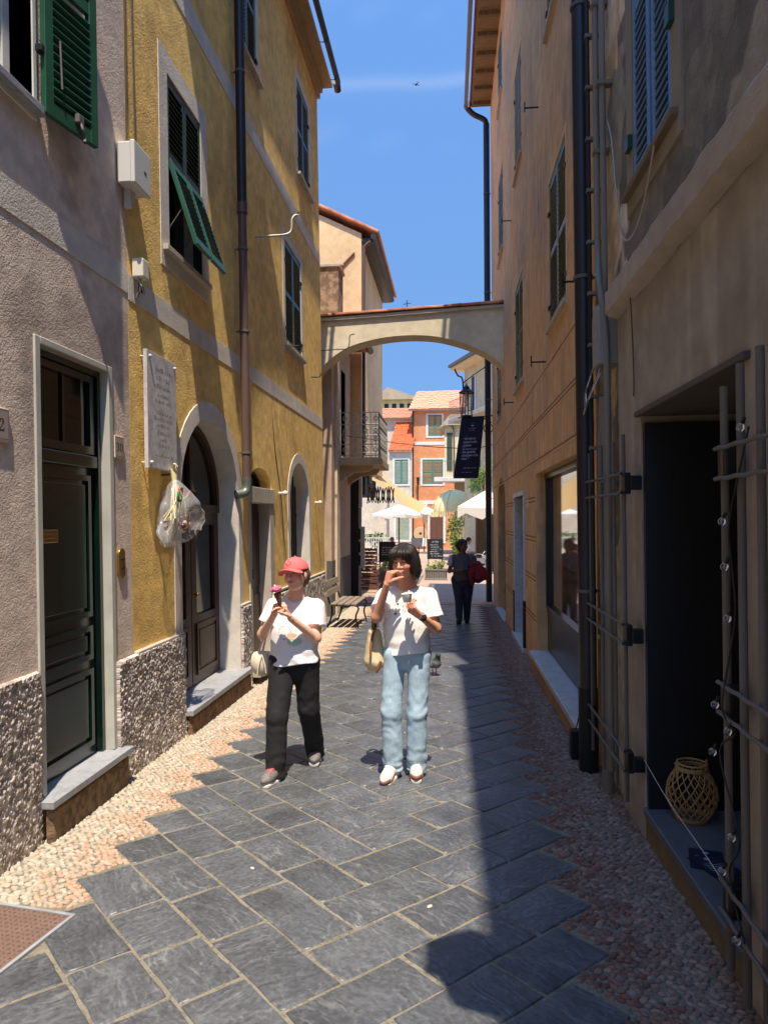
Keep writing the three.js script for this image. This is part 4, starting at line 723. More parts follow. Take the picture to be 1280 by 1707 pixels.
// wall lantern over the lens: its shadow falls on the slabs at the picture's foot
{
  const o = thing('street_lantern', 'six sided iron street lantern on a wall bracket', 'lantern', [0.40, 3.75, -1.30]);
  streetLantern(o, 0.17, 0.48); part('bracket', [tube([[0.92, 0.3, 0], [0.5, 0.5, 0], [0.1, 0.62, 0], [0, 0.56, 0], [0, 0.5, 0]], 0.014, 30, 7)], M.blackIron, o);
}
function streetLantern(o, r, h) {
  const R0 = r * 0.82, pt = (k, y, q) => V(Math.cos(k * Math.PI / 3 + 0.3) * q, y, Math.sin(k * Math.PI / 3 + 0.3) * q), fr = [], panes = [];
  for (let k = 0; k < 6; k++) {
    fr.push(cyl(pt(k, -h / 2, R0), pt(k, h / 2, r), 0.012, 0.012, 6), cyl(pt(k, h / 2, r), pt(k + 1, h / 2, r), 0.014, 0.014, 6), cyl(pt(k, -h / 2, R0), pt(k + 1, -h / 2, R0), 0.014, 0.014, 6));
    const a = pt(k, -h / 2, R0), b = pt(k + 1, -h / 2, R0), c = pt(k + 1, h / 2, r), d = pt(k, h / 2, r), g = new THREE.BufferGeometry(); g.setAttribute('position', new THREE.Float32BufferAttribute([a, b, c, a, c, d].flatMap(v => [v.x, v.y, v.z]), 3)); g.computeVertexNormals(); panes.push(g);
  }
  part('frame', fr, M.blackIron, o); panes.forEach(g => part('pane', [g], M.glass, o));
  part('roof', [new THREE.ConeGeometry(r * 1.25, r * 0.8, 6).translate(0, h / 2 + r * 0.42, 0), lathe([[r * 0.45, h / 2 + r * 0.5], [r * 0.4, h / 2 + r * 0.85], [0.02, h / 2 + r * 1.05], [0.015, h / 2 + r * 1.35], [0, h / 2 + r * 1.4]], 12)], M.blackIron, o);
  part('base', [lathe([[0, -h / 2 - 0.09], [0.03, -h / 2 - 0.07], [R0 * 0.5, -h / 2 - 0.03], [R0 * 1.02, -h / 2], [0, -h / 2 + 0.01]], 12)], M.blackIron, o);
  part('bulb', [sph(0, 0.0, 0, r * 0.28), cyl(V(0, h * 0.1, 0), V(0, h * 0.45, 0), r * 0.2)], mat([220, 216, 204], 0.4), o);
}
// ------------------------------------------------------------------ arch across the street
const pt = (px, py, s) => { const a = (px - 640) / 1200, c = 0.99504, n = 0.09950, d = s / (a * n + c); return [d * (a * c - n), 1.72 + d * (864 - py) / 1200]; };   // metres at distance s, from a survey of sight lines
{
  const s0 = 14.0, o = thing('street_arch', 'cream plastered arch with a tiled coping spanning the street between houses', 'arch', [0, 0, -s0]);
  const low = [[-2.83, 3.2], [-2.80, 4.25], [-2.73, 4.50], [-2.58, 4.74], [-2.33, 4.95], [-2.05, 5.10], [-1.7, 5.2], [-1.3, 5.265], [-0.86, 5.285], [-0.4, 5.25], [0, 5.15], [0.35, 5.02], [0.65, 4.86], [0.85, 4.70], [0.95, 4.55]];
  const cv = new THREE.CatmullRomCurve3(low.map(p => V(p[0], p[1], 0))).getPoints(60).map(p => [p.x, p.y]);
  part('arch_body', [prism([[-3.4, 3.2], ...cv, [1.3, 4.5], [1.3, 5.80], [-3.4, 5.58]], -0.5, 0)], mat([226, 214, 186], 0.92, { map: tMottle, bumpMap: tStuccoB, bumpScale: 0.003 }), o);
  part('coping_bed', [prism([[-3.4, 5.56], [1.2, 5.78], [1.2, 5.84], [-3.4, 5.62]], -0.58, 0.05)], M.ledge, o);
  srand(14); for (let k = 0; k < 12; k++) { const x = -2.95 + k * 0.36, y = 5.645 + (x + 3.4) * 0.0478, g = rbx(-0.185, 0.185, 0, 0.045, -0.62, 0.085, 0.01); g.rotateZ(0.048 + rnd(-0.03, 0.03)).translate(x, y, 0); part('coping_tile', [g], [M.tile, M.tile2, M.tile3][k % 3], o); }
  part('finial', [cyl(V(-0.97, 5.8, -0.3), V(-0.97, 6.06, -0.3), 0.008), cyl(V(-1.05, 5.98, -0.3), V(-0.89, 6.0, -0.3), 0.007)], M.blackIron, o);
  part('lamp_arm', [tube([[-2.75, 5.02, 0.0], [-2.72, 4.98, 0.18], [-2.3, 4.99, 0.22], [-2.1, 5.0, 0.22], [-2.05, 5.1, 0.22], [-2.04, 5.25, 0.22], [-1.95, 5.28, 0.22]], 0.012, 30, 6)], M.greyIron, o);
}
// ------------------------------------------------------------------ pinkish house with the balcony, beyond the yellow one
{
  const o = thing('balcony_house', 'pinkish grey house with an iron balcony beyond the yellow house', 'house', [-2.52, 0, 0], Math.PI / 2);
  const m = mat([204, 178, 156], 0.93, { map: tMottle, bumpMap: tWaveB, bumpScale: 0.006 }), H = 5.75, U1 = 17.15;
  part('wall', [prism(rect(14.5, U1, -0.7, H), -0.45, 0, [rect(15.65, 16.25, 3.1, 5.0)]), bx(12.51, U1, -0.7, H, -6, -0.45)], m, o);
  part('plinth', [bx(14.48, U1 - 0.01, -0.7, 0.85, -0.1, 0.012), bx(12.52, 14.48, -0.7, 0.85, -0.5, -0.438)], mat([104, 98, 92], 0.95, { map: tMottle, bumpMap: tRough, bumpScale: 0.004 }), o);
  part('pilaster', [bx(14.9, 15.25, -0.7, H, -0.1, 0.05)], mat([226, 208, 184], 0.93, { map: tMottle }), o);
  const ev = part('eave', [bx(14.9, U1 + 0.1, H - 0.03, H + 0.1, -3, 0.40)], M.tile3, o); part('gutter', [cyl(V(15.0, H + 0.02, 0.46), V(U1 + 0.2, H + 0.02, 0.46), 0.075, 0.075, 12)], M.pipeDark, ev);
  const w = part('balcony_door', [ringPts(rect(15.55, 16.35, 3.05, 5.1), rect(15.65, 16.25, 3.1, 5.0), -0.2, 0.01)], M.ledge, o); part('shutter', [bx(15.66, 16.24, 3.1, 5.0, -0.12, -0.08)], M.greenDark, w);
  const bal = part('balcony', [rbx(15.2, U1 + 0.05, 2.86, 3.02, -0.1, 0.92, 0.02), prism([[0, 2.86], [0.75, 2.86], [0.65, 2.74], [0.3, 2.7], [0, 2.5]], 0, 0.16).rotateY(-Math.PI / 2).translate(15.6, 0, 0), prism([[0, 2.86], [0.75, 2.86], [0.65, 2.74], [0.3, 2.7], [0, 2.5]], 0, 0.16).rotateY(-Math.PI / 2).translate(16.9, 0, 0)], mat([200, 176, 146], 0.9, { map: tMottle }), o);
  const rail = []; const bars = (a, c, fx, tn = 0) => { for (let k = 0; k <= Math.round((c - a) / 0.11); k++) { const t = a + k * 0.11, f = y => fx(t, y); rail.push(cyl(f(3.02), f(3.98), 0.007, 0.007, 5)); if (k % 2) rail.push(...[[0.05, 3.5], [0.034, 3.4], [0.034, 3.6], [0.044, 3.85], [0.044, 3.18]].map(([r, y]) => new THREE.TorusGeometry(r, 0.010, 5, 12).rotateY(tn).translate(...f(y).toArray()))); } };
  bars(15.25, U1, (t, y) => V(t, y, 0.88)); bars(0.05, 0.85, (t, y) => V(15.24, y, t), Math.PI / 2); bars(0.05, 0.85, (t, y) => V(U1, y, t), Math.PI / 2);
  for (const y of [3.06, 3.3, 3.72, 3.98]) rail.push(cyl(V(15.24, y, 0.88), V(U1, y, 0.88), 0.010), cyl(V(15.24, y, 0), V(15.24, y, 0.88), 0.010), cyl(V(U1, y, 0), V(U1, y, 0.88), 0.010));
  part('railing', rail, mat([176, 174, 166], 0.5), o);
  const gt = canvasTex(256, 160, (c, w2, h) => { c.clearRect(0, 0, w2, h); c.strokeStyle = '#3a322e'; c.lineWidth = 9; c.font = 'italic 120px serif'; c.strokeText('BM', 30, 115); c.beginPath(); c.moveTo(60, 145); c.lineTo(235, 150); c.stroke(); });
  part('graffiti', new THREE.PlaneGeometry(0.9, 0.56).translate(13.75, 1.45, -0.446), mat(0xffffff, 0.9, { map: gt, transparent: true, alphaTest: 0.4 }), o);
}
{
  const o = thing('roof_chimney', 'square weathered plaster chimney block behind the arch', 'chimney', [-2.67, 5.85, -15.1]);
  part('shaft', [bx(-0.24, 0.24, -0.3, 1.1, -0.3, 0.3)], mat([196, 176, 150], 0.95, { map: re(tRoughC, 2), bumpMap: tRough, bumpScale: 0.006 }), o); part('cap', [rbx(-0.28, 0.28, 1.1, 1.16, -0.34, 0.34, 0.008)], M.ledge, o);
}
{
  const s = 17.3, o = thing('cream_gable_house', 'cream house with a sloping gable rising above the street arch', 'house', [0, 0, -s]);
  const cream = mat([236, 206, 158], 0.93, { map: tMottle, bumpMap: tStuccoB, bumpScale: 0.004 });
  part('wall', [prism([[-7, 3], [-2.28, 3], [-2.28, 8.62], [-7, 10.9]], -5, 0)], cream, o);
  srand(18); for (let k = 0; k < 16; k++) { const x = -2.02 - k * 0.3, g = rbx(-0.18, 0.18, 0, 0.06, -5.1, 0.12, 0.012); g.rotateZ(-0.456 + rnd(-0.02, 0.02)).translate(x, 8.66 + (k * 0.3) * 0.484, 0); part('verge_tile', [g], [M.tile2, M.tile][k % 2], o); }
  part('gutter', [cyl(V(-1.98, 8.5, 0.1), V(-1.98, 8.5, -5), 0.07, 0.07, 10), bx(-2.28, -2.0, 8.42, 8.5, -5, 0)], M.pipeDark, o);
  part('downpipe', [cyl(V(-2.22, 3, 0.0), V(-2.22, 8.2, 0.0), 0.04), tube([[-2.22, 8.2, 0], [-2.2, 8.3, 0], [-2.05, 8.42, 0]], 0.04, 10, 8)], M.pipeBrown, o);
  part('gable_brace', [cyl(V(-3.05, 7.55, 0.03), V(-2.45, 8.15, 0.03), 0.028), sph(-2.74, 7.84, 0.05, 0.05)], mat([150, 124, 96], 0.9), o);
}
// column sign and menu case at the corner
{
  const o = thing('column_sign', 'slim white lit-box sign fixed at the corner under the balcony', 'sign', [-2.36, 1.98, -17.3]); part('case', [rbx(-0.1, 0.1, 0, 0.87, -0.06, 0.06, 0.02)], M.boxWhite, o); part('stripe', [bx(-0.03, 0.03, 0.08, 0.8, 0.06, 0.063)], mat([120, 124, 128], 0.5), o); part('bracket', [bx(-0.2, -0.1, 0.2, 0.24, -0.02, 0.02), bx(-0.2, -0.1, 0.66, 0.7, -0.02, 0.02)], M.blackIron, o);
  const c = thing('menu_case', 'tall framed menu case with three dark panels on the corner wall', 'menu case', [-2.36, 0.52, -17.32]); part('frame', [rbx(-0.14, 0.16, 0, 1.0, -0.05, 0.03, 0.01)], mat([206, 200, 186], 0.6), c); for (const y of [0.05, 0.37, 0.69]) part('panel', [bx(-0.1, 0.06, y, y + 0.26, 0.031, 0.035)], M.darkGlass, c); part('paper', [bx(-0.04, 0.02, 0.72, 0.84, 0.036, 0.039)], M.white, c);
  const d = thing('dark_shop_corner', 'dark timber shop front beneath the balcony corner', 'shop front', [-2.5, 0, -17.2]); part('post', [bx(-0.3, 0.16, -0.32, 2.8, -0.6, -0.02)], mat([44, 38, 34], 0.7, { map: tWood }), d); part('fascia', [bx(-0.3, 0.25, 2.3, 2.75, -3, -0.6)], mat([52, 44, 38], 0.7, { map: tWood }), d);
}
// slatted bench by the wall
{
  const o = thing('street_bench', 'weathered wooden slat bench with curved iron legs against the wall', 'bench', [-2.06, gy(13), -13.1], Math.PI / 2 - 0.02);
  const L = 0.62; for (const z of [-0.12, 0.0, 0.12, 0.24]) part('seat_slat', [rbx(-L, L, 0.42, 0.452, z, z + 0.10, 0.006, 1)], M.woodGrey, o);
  for (const y of [0.56, 0.72]) { const g = rbx(-L, L, 0, 0.11, -0.015, 0.015, 0.006, 1); g.rotateX(-0.2).translate(0, y, -0.18 - (y - 0.56) * 0.2); part('back_slat', [g], M.woodGrey, o); }
  for (const x of [-0.5, 0.5]) { part('leg', [tube([[x, 0.86, -0.27], [x, 0.5, -0.17], [x, 0.41, -0.1], [x, 0.41, 0.26], [x, 0.36, 0.36], [x, 0.2, 0.31], [x, 0.0, 0.36]], 0.016, 40, 7)], M.blackIron, o); part('leg', [tube([[x, 0.42, -0.12], [x, 0.22, -0.12], [x, 0.0, -0.2]], 0.016, 16, 7)], M.blackIron, o); }
}
// banner and lantern on the corner pipe
{
  const o = thing('corner_lantern', 'black iron lantern hanging on a scrolled arm above the navy banner', 'lantern', [0.25, 4.46, -17.45]); streetLantern(o, 0.17, 0.56);
  part('bracket', [tube([[0.62, 1.0, 0], [0.3, 0.8, 0], [0.05, 0.62, 0], [-0.08, 0.5, 0], [-0.08, 0.3, 0]], 0.012, 30, 6), tube([[0.6, -0.45, 0], [0.4, -0.34, 0], [0.1, -0.34, 0], [0, -0.36, 0]], 0.014, 24, 6), new THREE.TorusGeometry(0.11, 0.012, 6, 20).translate(0.52, -0.58, 0)], M.blackIron, o);
  const b = thing('hanging_banner', 'navy cloth banner with a printed quotation hanging from the corner pipe', 'banner', [0.32, 2.68, -17.42]);
  const t = canvasTex(512, 1200, (c, w, h) => {
    c.fillStyle = '#0d1330'; c.fillRect(0, 0, w, h); c.fillStyle = '#b9bed0'; c.strokeStyle = '#8d93ab'; c.lineWidth = 4; c.beginPath(); c.arc(270, 150, 36, 0, 7); c.stroke(); c.beginPath(); c.arc(270, 170, 16, 0, 7); c.fill(); scrawl(c, 190, 240, 160, 26, 21); scrawl(c, 215, 268, 110, 16, 22);
    c.textAlign = 'left'; c.font = 'italic bold 58px serif'; ['“Si esiste', 'interi solo', 'prima', 'di nascere.', 'Ma quello', 'strappo è la', 'vita.”'].forEach((s, i) => c.fillText(s, 105, 440 + i * 66)); scrawl(c, 185, 1010, 270, 26, 23); scrawl(c, 150, 1090, 210, 16, 24);
  });
  const W = 0.64, Hh = 1.45, nx = 14, ny = 24, mk = (z, fl) => { const g = new THREE.PlaneGeometry(W, Hh, nx, ny), p = g.attributes.position; for (let i = 0; i < p.count; i++) { const u = p.getX(i), v = (p.getY(i) + Hh / 2) / Hh; p.setXYZ(i, u * (0.86 + 0.07 * (1 - v)) - (1 - v) * 0.17 + 0.08, v * Hh + 0.045 * (u / W + 0.5) * v, z + 0.02 * Math.sin(u * 9 + v * 3) + 0.015 * Math.sin(v * 8 + u * 4)); } if (fl) g.index.array.reverse(); g.computeVertexNormals(); return g; };
  part('printed_face', mk(0.003), mat(0xffffff, 0.75, { map: t, side: THREE.DoubleSide }), b); part('backing', mk(-0.003, 1), M.fabricNavy, b); part('rod', [cyl(V(-0.28, 1.455, 0), V(0.58, 1.50, 0), 0.012)], M.blackIron, b);
}
single('overhead_cable', 'black cable crossing the street below the balcony railing', 'cable', [tube([[-2.5, 3.62, -16.4], [-1.0, 3.42, -16.7], [0.3, 3.38, -17.2], [0.92, 3.5, -17.5]], 0.009, 40, 5)], M.blackIron);
// ------------------------------------------------------------------ the square and its houses
const PZ = gy(17.6) - 0.012;
const leafA = [[92, 124, 52], [120, 146, 66], [70, 104, 44]].map(c => mat(c, 0.7, { phys: true, transmission: 0.25, thickness: 0, side: THREE.DoubleSide }));
const leafB = [[128, 150, 60], [158, 172, 84]].map(c => mat(c, 0.7, { phys: true, transmission: 0.3, thickness: 0, side: THREE.DoubleSide }));
function leaves(c, r, n, size, sd, lump = 0.5) {        // many small folded leaves spread through a lumpy volume
  srand(sd); const pos = [], cl = []; for (let k = 0; k < 9; k++) cl.push(V(rnd(-1, 1), rnd(-1, 1), rnd(-1, 1)).multiplyScalar(0.62));
  for (let i = 0; i < n; i++) {
    const q = cl[i % 9], p = V(rnd(-1, 1), rnd(-1, 1), rnd(-1, 1)); if (p.length() > 1) p.normalize().multiplyScalar(rnd(0.3, 1)); p.multiplyScalar(lump).add(q).multiply(V(...r)).add(V(...c));
    const a = V(rnd(-1, 1), rnd(-0.6, 1), rnd(-1, 1)).normalize(), b = V(rnd(-1, 1), rnd(-1, 1), rnd(-1, 1)).cross(a).normalize(), s = size * rnd(0.6, 1.3), t = p.clone().addScaledVector(a, s), m1 = p.clone().addScaledVector(a, s * 0.45).addScaledVector(b, s * 0.3), m2 = p.clone().addScaledVector(a, s * 0.45).addScaledVector(b, -s * 0.3); m1.y += s * 0.1; m2.y += s * 0.1;
    for (const v of [p, m1, t, p, t, m2]) pos.push(v.x, v.y, v.z);
  }
  const g = new THREE.BufferGeometry(); g.setAttribute('position', new THREE.Float32BufferAttribute(pos, 3)); g.computeVertexNormals(); return g;
}
function tileRoof(a, b, c, rows, cols, sd) {           // a: eave corner, b: other eave corner, c: ridge corner over a (+ optional shift) ; overlapping tile courses
  srand(sd); const u = b.clone().sub(a), v = c.clone().sub(a), L = u.length(), Hh = v.length(), n = u.clone().cross(v).normalize(), gs = [], m = new THREE.Matrix4();
  const cw = L / cols, ch = Hh / rows, U = u.clone().normalize(), Vv = v.clone().normalize();
  const g0 = bx(-cw * 0.47, cw * 0.47, -ch * 0.1, ch * 1.08, 0, 0.05);
  for (let j = 0; j < rows; j++) for (let i = 0; i < cols; i++) { m.makeBasis(U, Vv, n); const p = a.clone().addScaledVector(U, (i + 0.5 + (j % 2) * 0.25) * cw).addScaledVector(Vv, j * ch).addScaledVector(n, rnd(0, 0.03)); m.setPosition(p); gs.push(g0.clone().rotateX(-0.06).applyMatrix4(m)); }
  return gs;
}
const wl = (a, b) => V(a[0], a[1], b);
// orange house
{
  const s = 48, P = (x, y) => pt(x, y, s), x0 = P(687, 0)[0], x1 = P(850, 0)[0], ye = P(0, 694)[1];
  const o = thing('orange_house', 'orange rendered house with a terracotta roof facing the square', 'house', [0, 0, -s]);
  const L = (p) => [P(p[0], p[1])[0], P(p[0], p[1])[1]], R = (a, b, c, d) => { const p = P(a, d), q = P(b, c); return [p[0], q[0], p[1], q[1]]; };
  part('wall', [bx(x0, x1, PZ - 0.3, ye, -7, 0)], mat([222, 150, 100], 0.92, { map: tMottle, bumpMap: tWaveB, bumpScale: 0.01 }), o);
  part('band', [bx(x0 + 0.01, x1, P(0, 749)[1], P(0, 744)[1], -0.1, 0.02), bx(x0 + 0.01, x1, P(0, 842)[1], P(0, 836)[1], -0.1, 0.03)], M.white, o);
  for (const [a, b, c, d] of [[713.4, 736, 691.5, 727], [704, 738, 766, 807], [786, 806, 691.5, 727]]) {
    const r = R(a, b, c, d), w = part('window', [ringPts(rect(r[0] - 0.14, r[1] + 0.14, r[2] - 0.12, r[3] + 0.1), rect(r[0], r[1], r[2], r[3]), -0.1, 0.03)], M.white, o), mid = (r[0] + r[1]) / 2;
    for (const [e, f] of [[r[0], mid], [mid, r[1]]]) leaf(w, f - e - 0.01, r[3] - r[2] - 0.01, T4(e + 0.005, r[2], 0.0), mat([48, 122, 104], 0.6), { far: true, pitch: 0.09, rails: [(r[3] - r[2]) * 0.45] });
  }
  const dr = R(716.5, 738.5, 857, 898), d = part('door', [bx(dr[0], dr[1], dr[2] - 0.3, dr[3], -0.05, 0.02)], M.woodMid, o); part('door_frame', [ringPts(rect(dr[0] - 0.16, dr[1] + 0.16, dr[2] - 0.3, dr[3] + 0.1), rect(dr[0], dr[1], dr[2] - 0.29, dr[3]), -0.1, 0.05)], M.white, d); part('door_panel', [bx(dr[0] + 0.06, (dr[0] + dr[1]) / 2 - 0.03, dr[2], dr[3] - 0.1, 0.02, 0.04), bx((dr[0] + dr[1]) / 2 + 0.03, dr[1] - 0.06, dr[2], dr[3] - 0.1, 0.02, 0.04)], M.woodMid, d);
  const e0 = V(P(681, 0)[0], ye - 0.02, 0.4), e1 = V(x1, ye + 0.05, 0.4), rg = pt(692, 654, 51.5), rf = V(rg[0], rg[1], -3.5);
  part('roof', [prism([[e0.x, 0], [e1.x, 0], [e1.x, 0.1], [e0.x, 0.1]], 0, 0.4).translate(0, ye - 0.06, 0)], M.ledge, o);
  part('roof_tiles', tileRoof(e0, e1, V(e0.x + 0.35, rf.y, rf.z), 16, 34, 31), M.tile2, o).userData.kind = 'stuff';
  part('rain_pipe', [cyl(V(x0 + 0.05, PZ, 0.06), V(x0 + 0.05, ye, 0.06), 0.05)], M.pipeDark, o);
  part('lamp_post', [cyl(V(P(697, 0)[0], P(0, 840)[1], 0.3), V(P(697, 0)[0], P(0, 812)[1], 0.3), 0.03), cyl(V(P(697, 0)[0], P(0, 812)[1], 0.3), V(P(697, 0)[0], P(0, 800)[1], 0.3), 0.07, 0.11, 6)], M.blackIron, o);
  const ms = thing('millstone', 'round stone disc with a hole leaning on the orange house', 'millstone', [P(701, 0)[0], P(0, 888)[1], -s + 0.25]); const sh = []; for (let i = 0; i < 28; i++) sh.push([0.46 * Math.cos(i / 28 * 6.2832), 0.46 * Math.sin(i / 28 * 6.2832)]); part('disc', [prism(sh, -0.1, 0.06, [sh.map(p => [p[0] * 0.2, p[1] * 0.2])], 0.015)], mat([216, 184, 140], 0.9, { map: tMottle }), ms);
}
// white house with the red lean-to roof
{
  const s = 47.4, P = (x, y) => pt(x, y, s), x0 = P(560, 0)[0], x1 = P(686.5, 0)[0];
  const o = thing('white_house', 'whitewashed house with red tiled roofs next to the orange house', 'house', [0, 0, -s]);
  const ye = P(0, 702)[1], wm = mat([214, 204, 184], 0.92, { map: tMottle, bumpMap: tWaveB, bumpScale: 0.01 }), yl = P(0, 758)[1], xl = P(649, 0)[0];
  part('wall', [bx(x0, x1, PZ - 0.3, ye, -6, -1.6), bx(xl, x1, PZ - 0.3, yl, -1.6, 0)], wm, o);
  part('eave', [bx(xl - 0.1, x1, yl - 0.06, yl + 0.03, -0.1, 0.22), bx(x0, x1, ye - 0.05, ye + 0.03, -1.7, -1.3)], M.ledge, o);
  part('roof_tiles', tileRoof(V(x0, ye, -1.3), V(x1, ye, -1.3), V(x0, P(0, 677)[1], -4), 7, 46, 33), M.tile, o).userData.kind = 'stuff';
  const c0 = P(668, 700); part('lean_to_tiles', tileRoof(V(xl - 0.05, yl + 0.02, 0.2), V(x1, yl + 0.02, 0.2), V(xl - 0.05 + 0.35, c0[1], -1.6), 13, 9, 34), mat([220, 96, 50], 0.85, { map: tTile }), o).userData.kind = 'stuff';
  for (const [a, b, c, d, nm, m] of [[658, 680, 766, 807, 'window', mat([48, 122, 104], 0.6)], [660, 682, 857, 900, 'door', mat([134, 160, 132], 0.7)]]) { const p = P(a, d), q = P(b, c), w = part(nm, [ringPts(rect(p[0] - 0.14, q[0] + 0.12, p[1] - 0.12, q[1] + 0.12), rect(p[0], q[0], p[1], q[1]), -0.1, 0.04)], M.white, o), mid = (p[0] + q[0]) / 2; for (const [e, f] of [[p[0], mid], [mid, q[0]]]) leaf(w, f - e - 0.01, q[1] - p[1] - 0.01, T4(e + 0.005, p[1], 0.0), m, { far: true, pitch: 0.09 }); }
}
// pale houses on the hillside, and the hill
struct('hill', [(() => { const g = new THREE.SphereGeometry(1, 40, 20); g.scale(70, 19, 40).translate(-40, -2, -140); const p = g.attributes.position; for (let i = 0; i < p.count; i++) p.setY(i, p.getY(i) + 1.2 * n3(p.getX(i) * 0.15, 0, p.getZ(i) * 0.15)); g.computeVertexNormals(); return g; })()], mat([86, 96, 54], 0.95, { map: re(tMottle, 14) }));
for (const [s, a, b, c, e, lab] of [[88, 590, 628, 651, 684, 'pale yellow house on the hill left of the grey roofed one'], [84, 632, 690, 664, 690, 'long cream house with a grey roof on the hillside']]) {
  const p = pt(a, e, s), q = pt(b, c, s), o = thing('hillside_house', lab, 'house', [0, 0, -s], 0, 'houses on the hillside'); part('wall', [bx(p[0], q[0], p[1] - 9, q[1], -8, 0)], mat([232, 210, 146], 0.92, { map: tMottle }), o);
  part('roof', [prism([[q[0] + 0.4, q[1] - 0.15], [q[0] + 0.4, q[1] + 0.05], [(p[0] + q[0]) / 2 - 1, q[1] + 1.3], [p[0] - 0.4, q[1] + 0.05], [p[0] - 0.4, q[1] - 0.15]], -8.4, 0.4)], mat([186, 168, 136], 0.9, { map: tMottle }), o);
  for (let k = 0; k < 4; k++) { const x = p[0] + (q[0] - p[0]) * (0.15 + k * 0.22); part('window', [bx(x, x + 0.5, q[1] - 1.5, q[1] - 0.6, -0.05, 0.03)], M.darkGlass, o); }
}
for (const [px, py, s, r, sd, lab] of [[612, 646, 98, 2.2, 61, 'dark green tree on the hilltop behind the pale houses'], [600, 650, 101, 2.6, 62, 'second hilltop tree half hidden by the balcony house']]) { const p = pt(px, py, s), o = thing('hill_tree', lab, 'tree', [p[0], p[1] - 4, -s], 0, 'trees on the hilltop'); part('trunk', [cyl(V(0, -4, 0), V(0, 3.5, 0), 0.3, 0.12, 8)], M.woodMid, o); part('crown', leaves([0, 4, 0], [r, r * 0.8, r], 900, 0.45, sd), leafA[2], o); }
// houses closing the square on the shaded side
{
  const a = pt(774, 0, 34), c = pt(838, 0, 30), A = V(a[0], 0, -34), C = V(c[0], 0, -30), ang = Math.atan2(-(C.z - A.z), C.x - A.x), L = A.distanceTo(C);
  const o = thing('corner_house', 'cream house with a deep eave and leafy balcony past the banner', 'house', [A.x, 0, A.z], ang), H = 8.75, wm = mat([214, 200, 164], 0.92, { map: tMottle, bumpMap: tWaveB, bumpScale: 0.01 });
  part('wall', [bx(0, L + 4, PZ - 0.3, H, -5, 0)], wm, o);
  part('eave', [prism([[-0.55, H + 0.1], [L + 4, H + 0.1], [L + 4, H + 0.32], [-0.55, H + 0.22]], -5, 0.62)], mat([110, 100, 90], 0.8), o); part('soffit', [bx(-0.5, L + 4, H - 0.06, H + 0.09, -5, 0.5)], mat([226, 200, 156], 0.85), o);
  part('window', [bx(0.95, 1.25, 6.4, 8.15, -0.05, 0.04)], M.pipeDark, o); part('window_trim', [bx(1.27, 1.42, 6.3, 8.2, -0.02, 0.03), bx(0.78, 0.93, 6.3, 8.2, -0.02, 0.03)], M.white, o);
  part('balcony', [rbx(0.2, L + 3, 6.1, 6.28, -0.1, 0.9, 0.02)], M.ledge, o); part('railing', Array.from({ length: 22 }, (_, k) => cyl(V(0.25 + k * 0.12, 6.28, 0.85), V(0.25 + k * 0.12, 7.1, 0.85), 0.008)).concat([cyl(V(0.2, 7.1, 0.85), V(3, 7.1, 0.85), 0.012)]), M.greyIron, o);
  part('green_shutter', [bx(0.9, 1.9, 2.95, 4.4, 0, 0.05)], mat([36, 108, 84], 0.6), o); part('gutter_pipe', [tube([[0.0, 8.7, 0.5], [0.02, 8.4, 0.35], [0.05, 8.1, 0.1], [0.05, 6, 0.08]], 0.04, 16, 7)], M.pipeDark, o);
  const pl = thing('balcony_creeper', 'pale leafy creeper spilling over the upper balcony by the lantern', 'plant', [A.x + 0.55, 6.3, A.z + 0.9]); part('foliage', leaves([0.15, 0.85, 0], [0.55, 1.0, 0.3], 700, 0.12, 71), leafB[1], pl); part('stem', [tube([[0.1, 0, 0], [0.15, 0.6, 0.02], [0.1, 1.3, 0]], 0.02, 10, 5)], M.woodMid, pl);
  const t2 = thing('terrace_shrub', 'bright green shrub on the low terrace behind the corner pipe', 'plant', [pt(806, 0, 27)[0], 2.75, -27]); part('foliage', leaves([0, 0.55, 0], [0.65, 0.75, 0.4], 800, 0.1, 72), leafB[0], t2); part('stem', [cyl(V(0, -0.2, 0), V(0, 0.6, 0), 0.03)], M.woodMid, t2);
  const tr = thing('low_terrace', 'low terrace with a turquoise railing beside the white parasol', 'terrace', [pt(790, 0, 27)[0], 0, -27.2]); part('slab', [bx(0, 3, 2.35, 2.6, -2, 0)], M.ledge, tr); part('wall', [bx(0.1, 3, PZ, 2.35, -2, -0.1)], mat([150, 138, 120], 0.95, { map: tCement }), tr); part('railing', Array.from({ length: 12 }, (_, k) => cyl(V(0.05 + k * 0.14, 2.6, 0), V(0.05 + k * 0.14, 3.2, 0), 0.01)).concat([cyl(V(0, 3.2, 0), V(1.7, 3.2, 0), 0.015)]), mat([80, 160, 140], 0.6), tr);
}
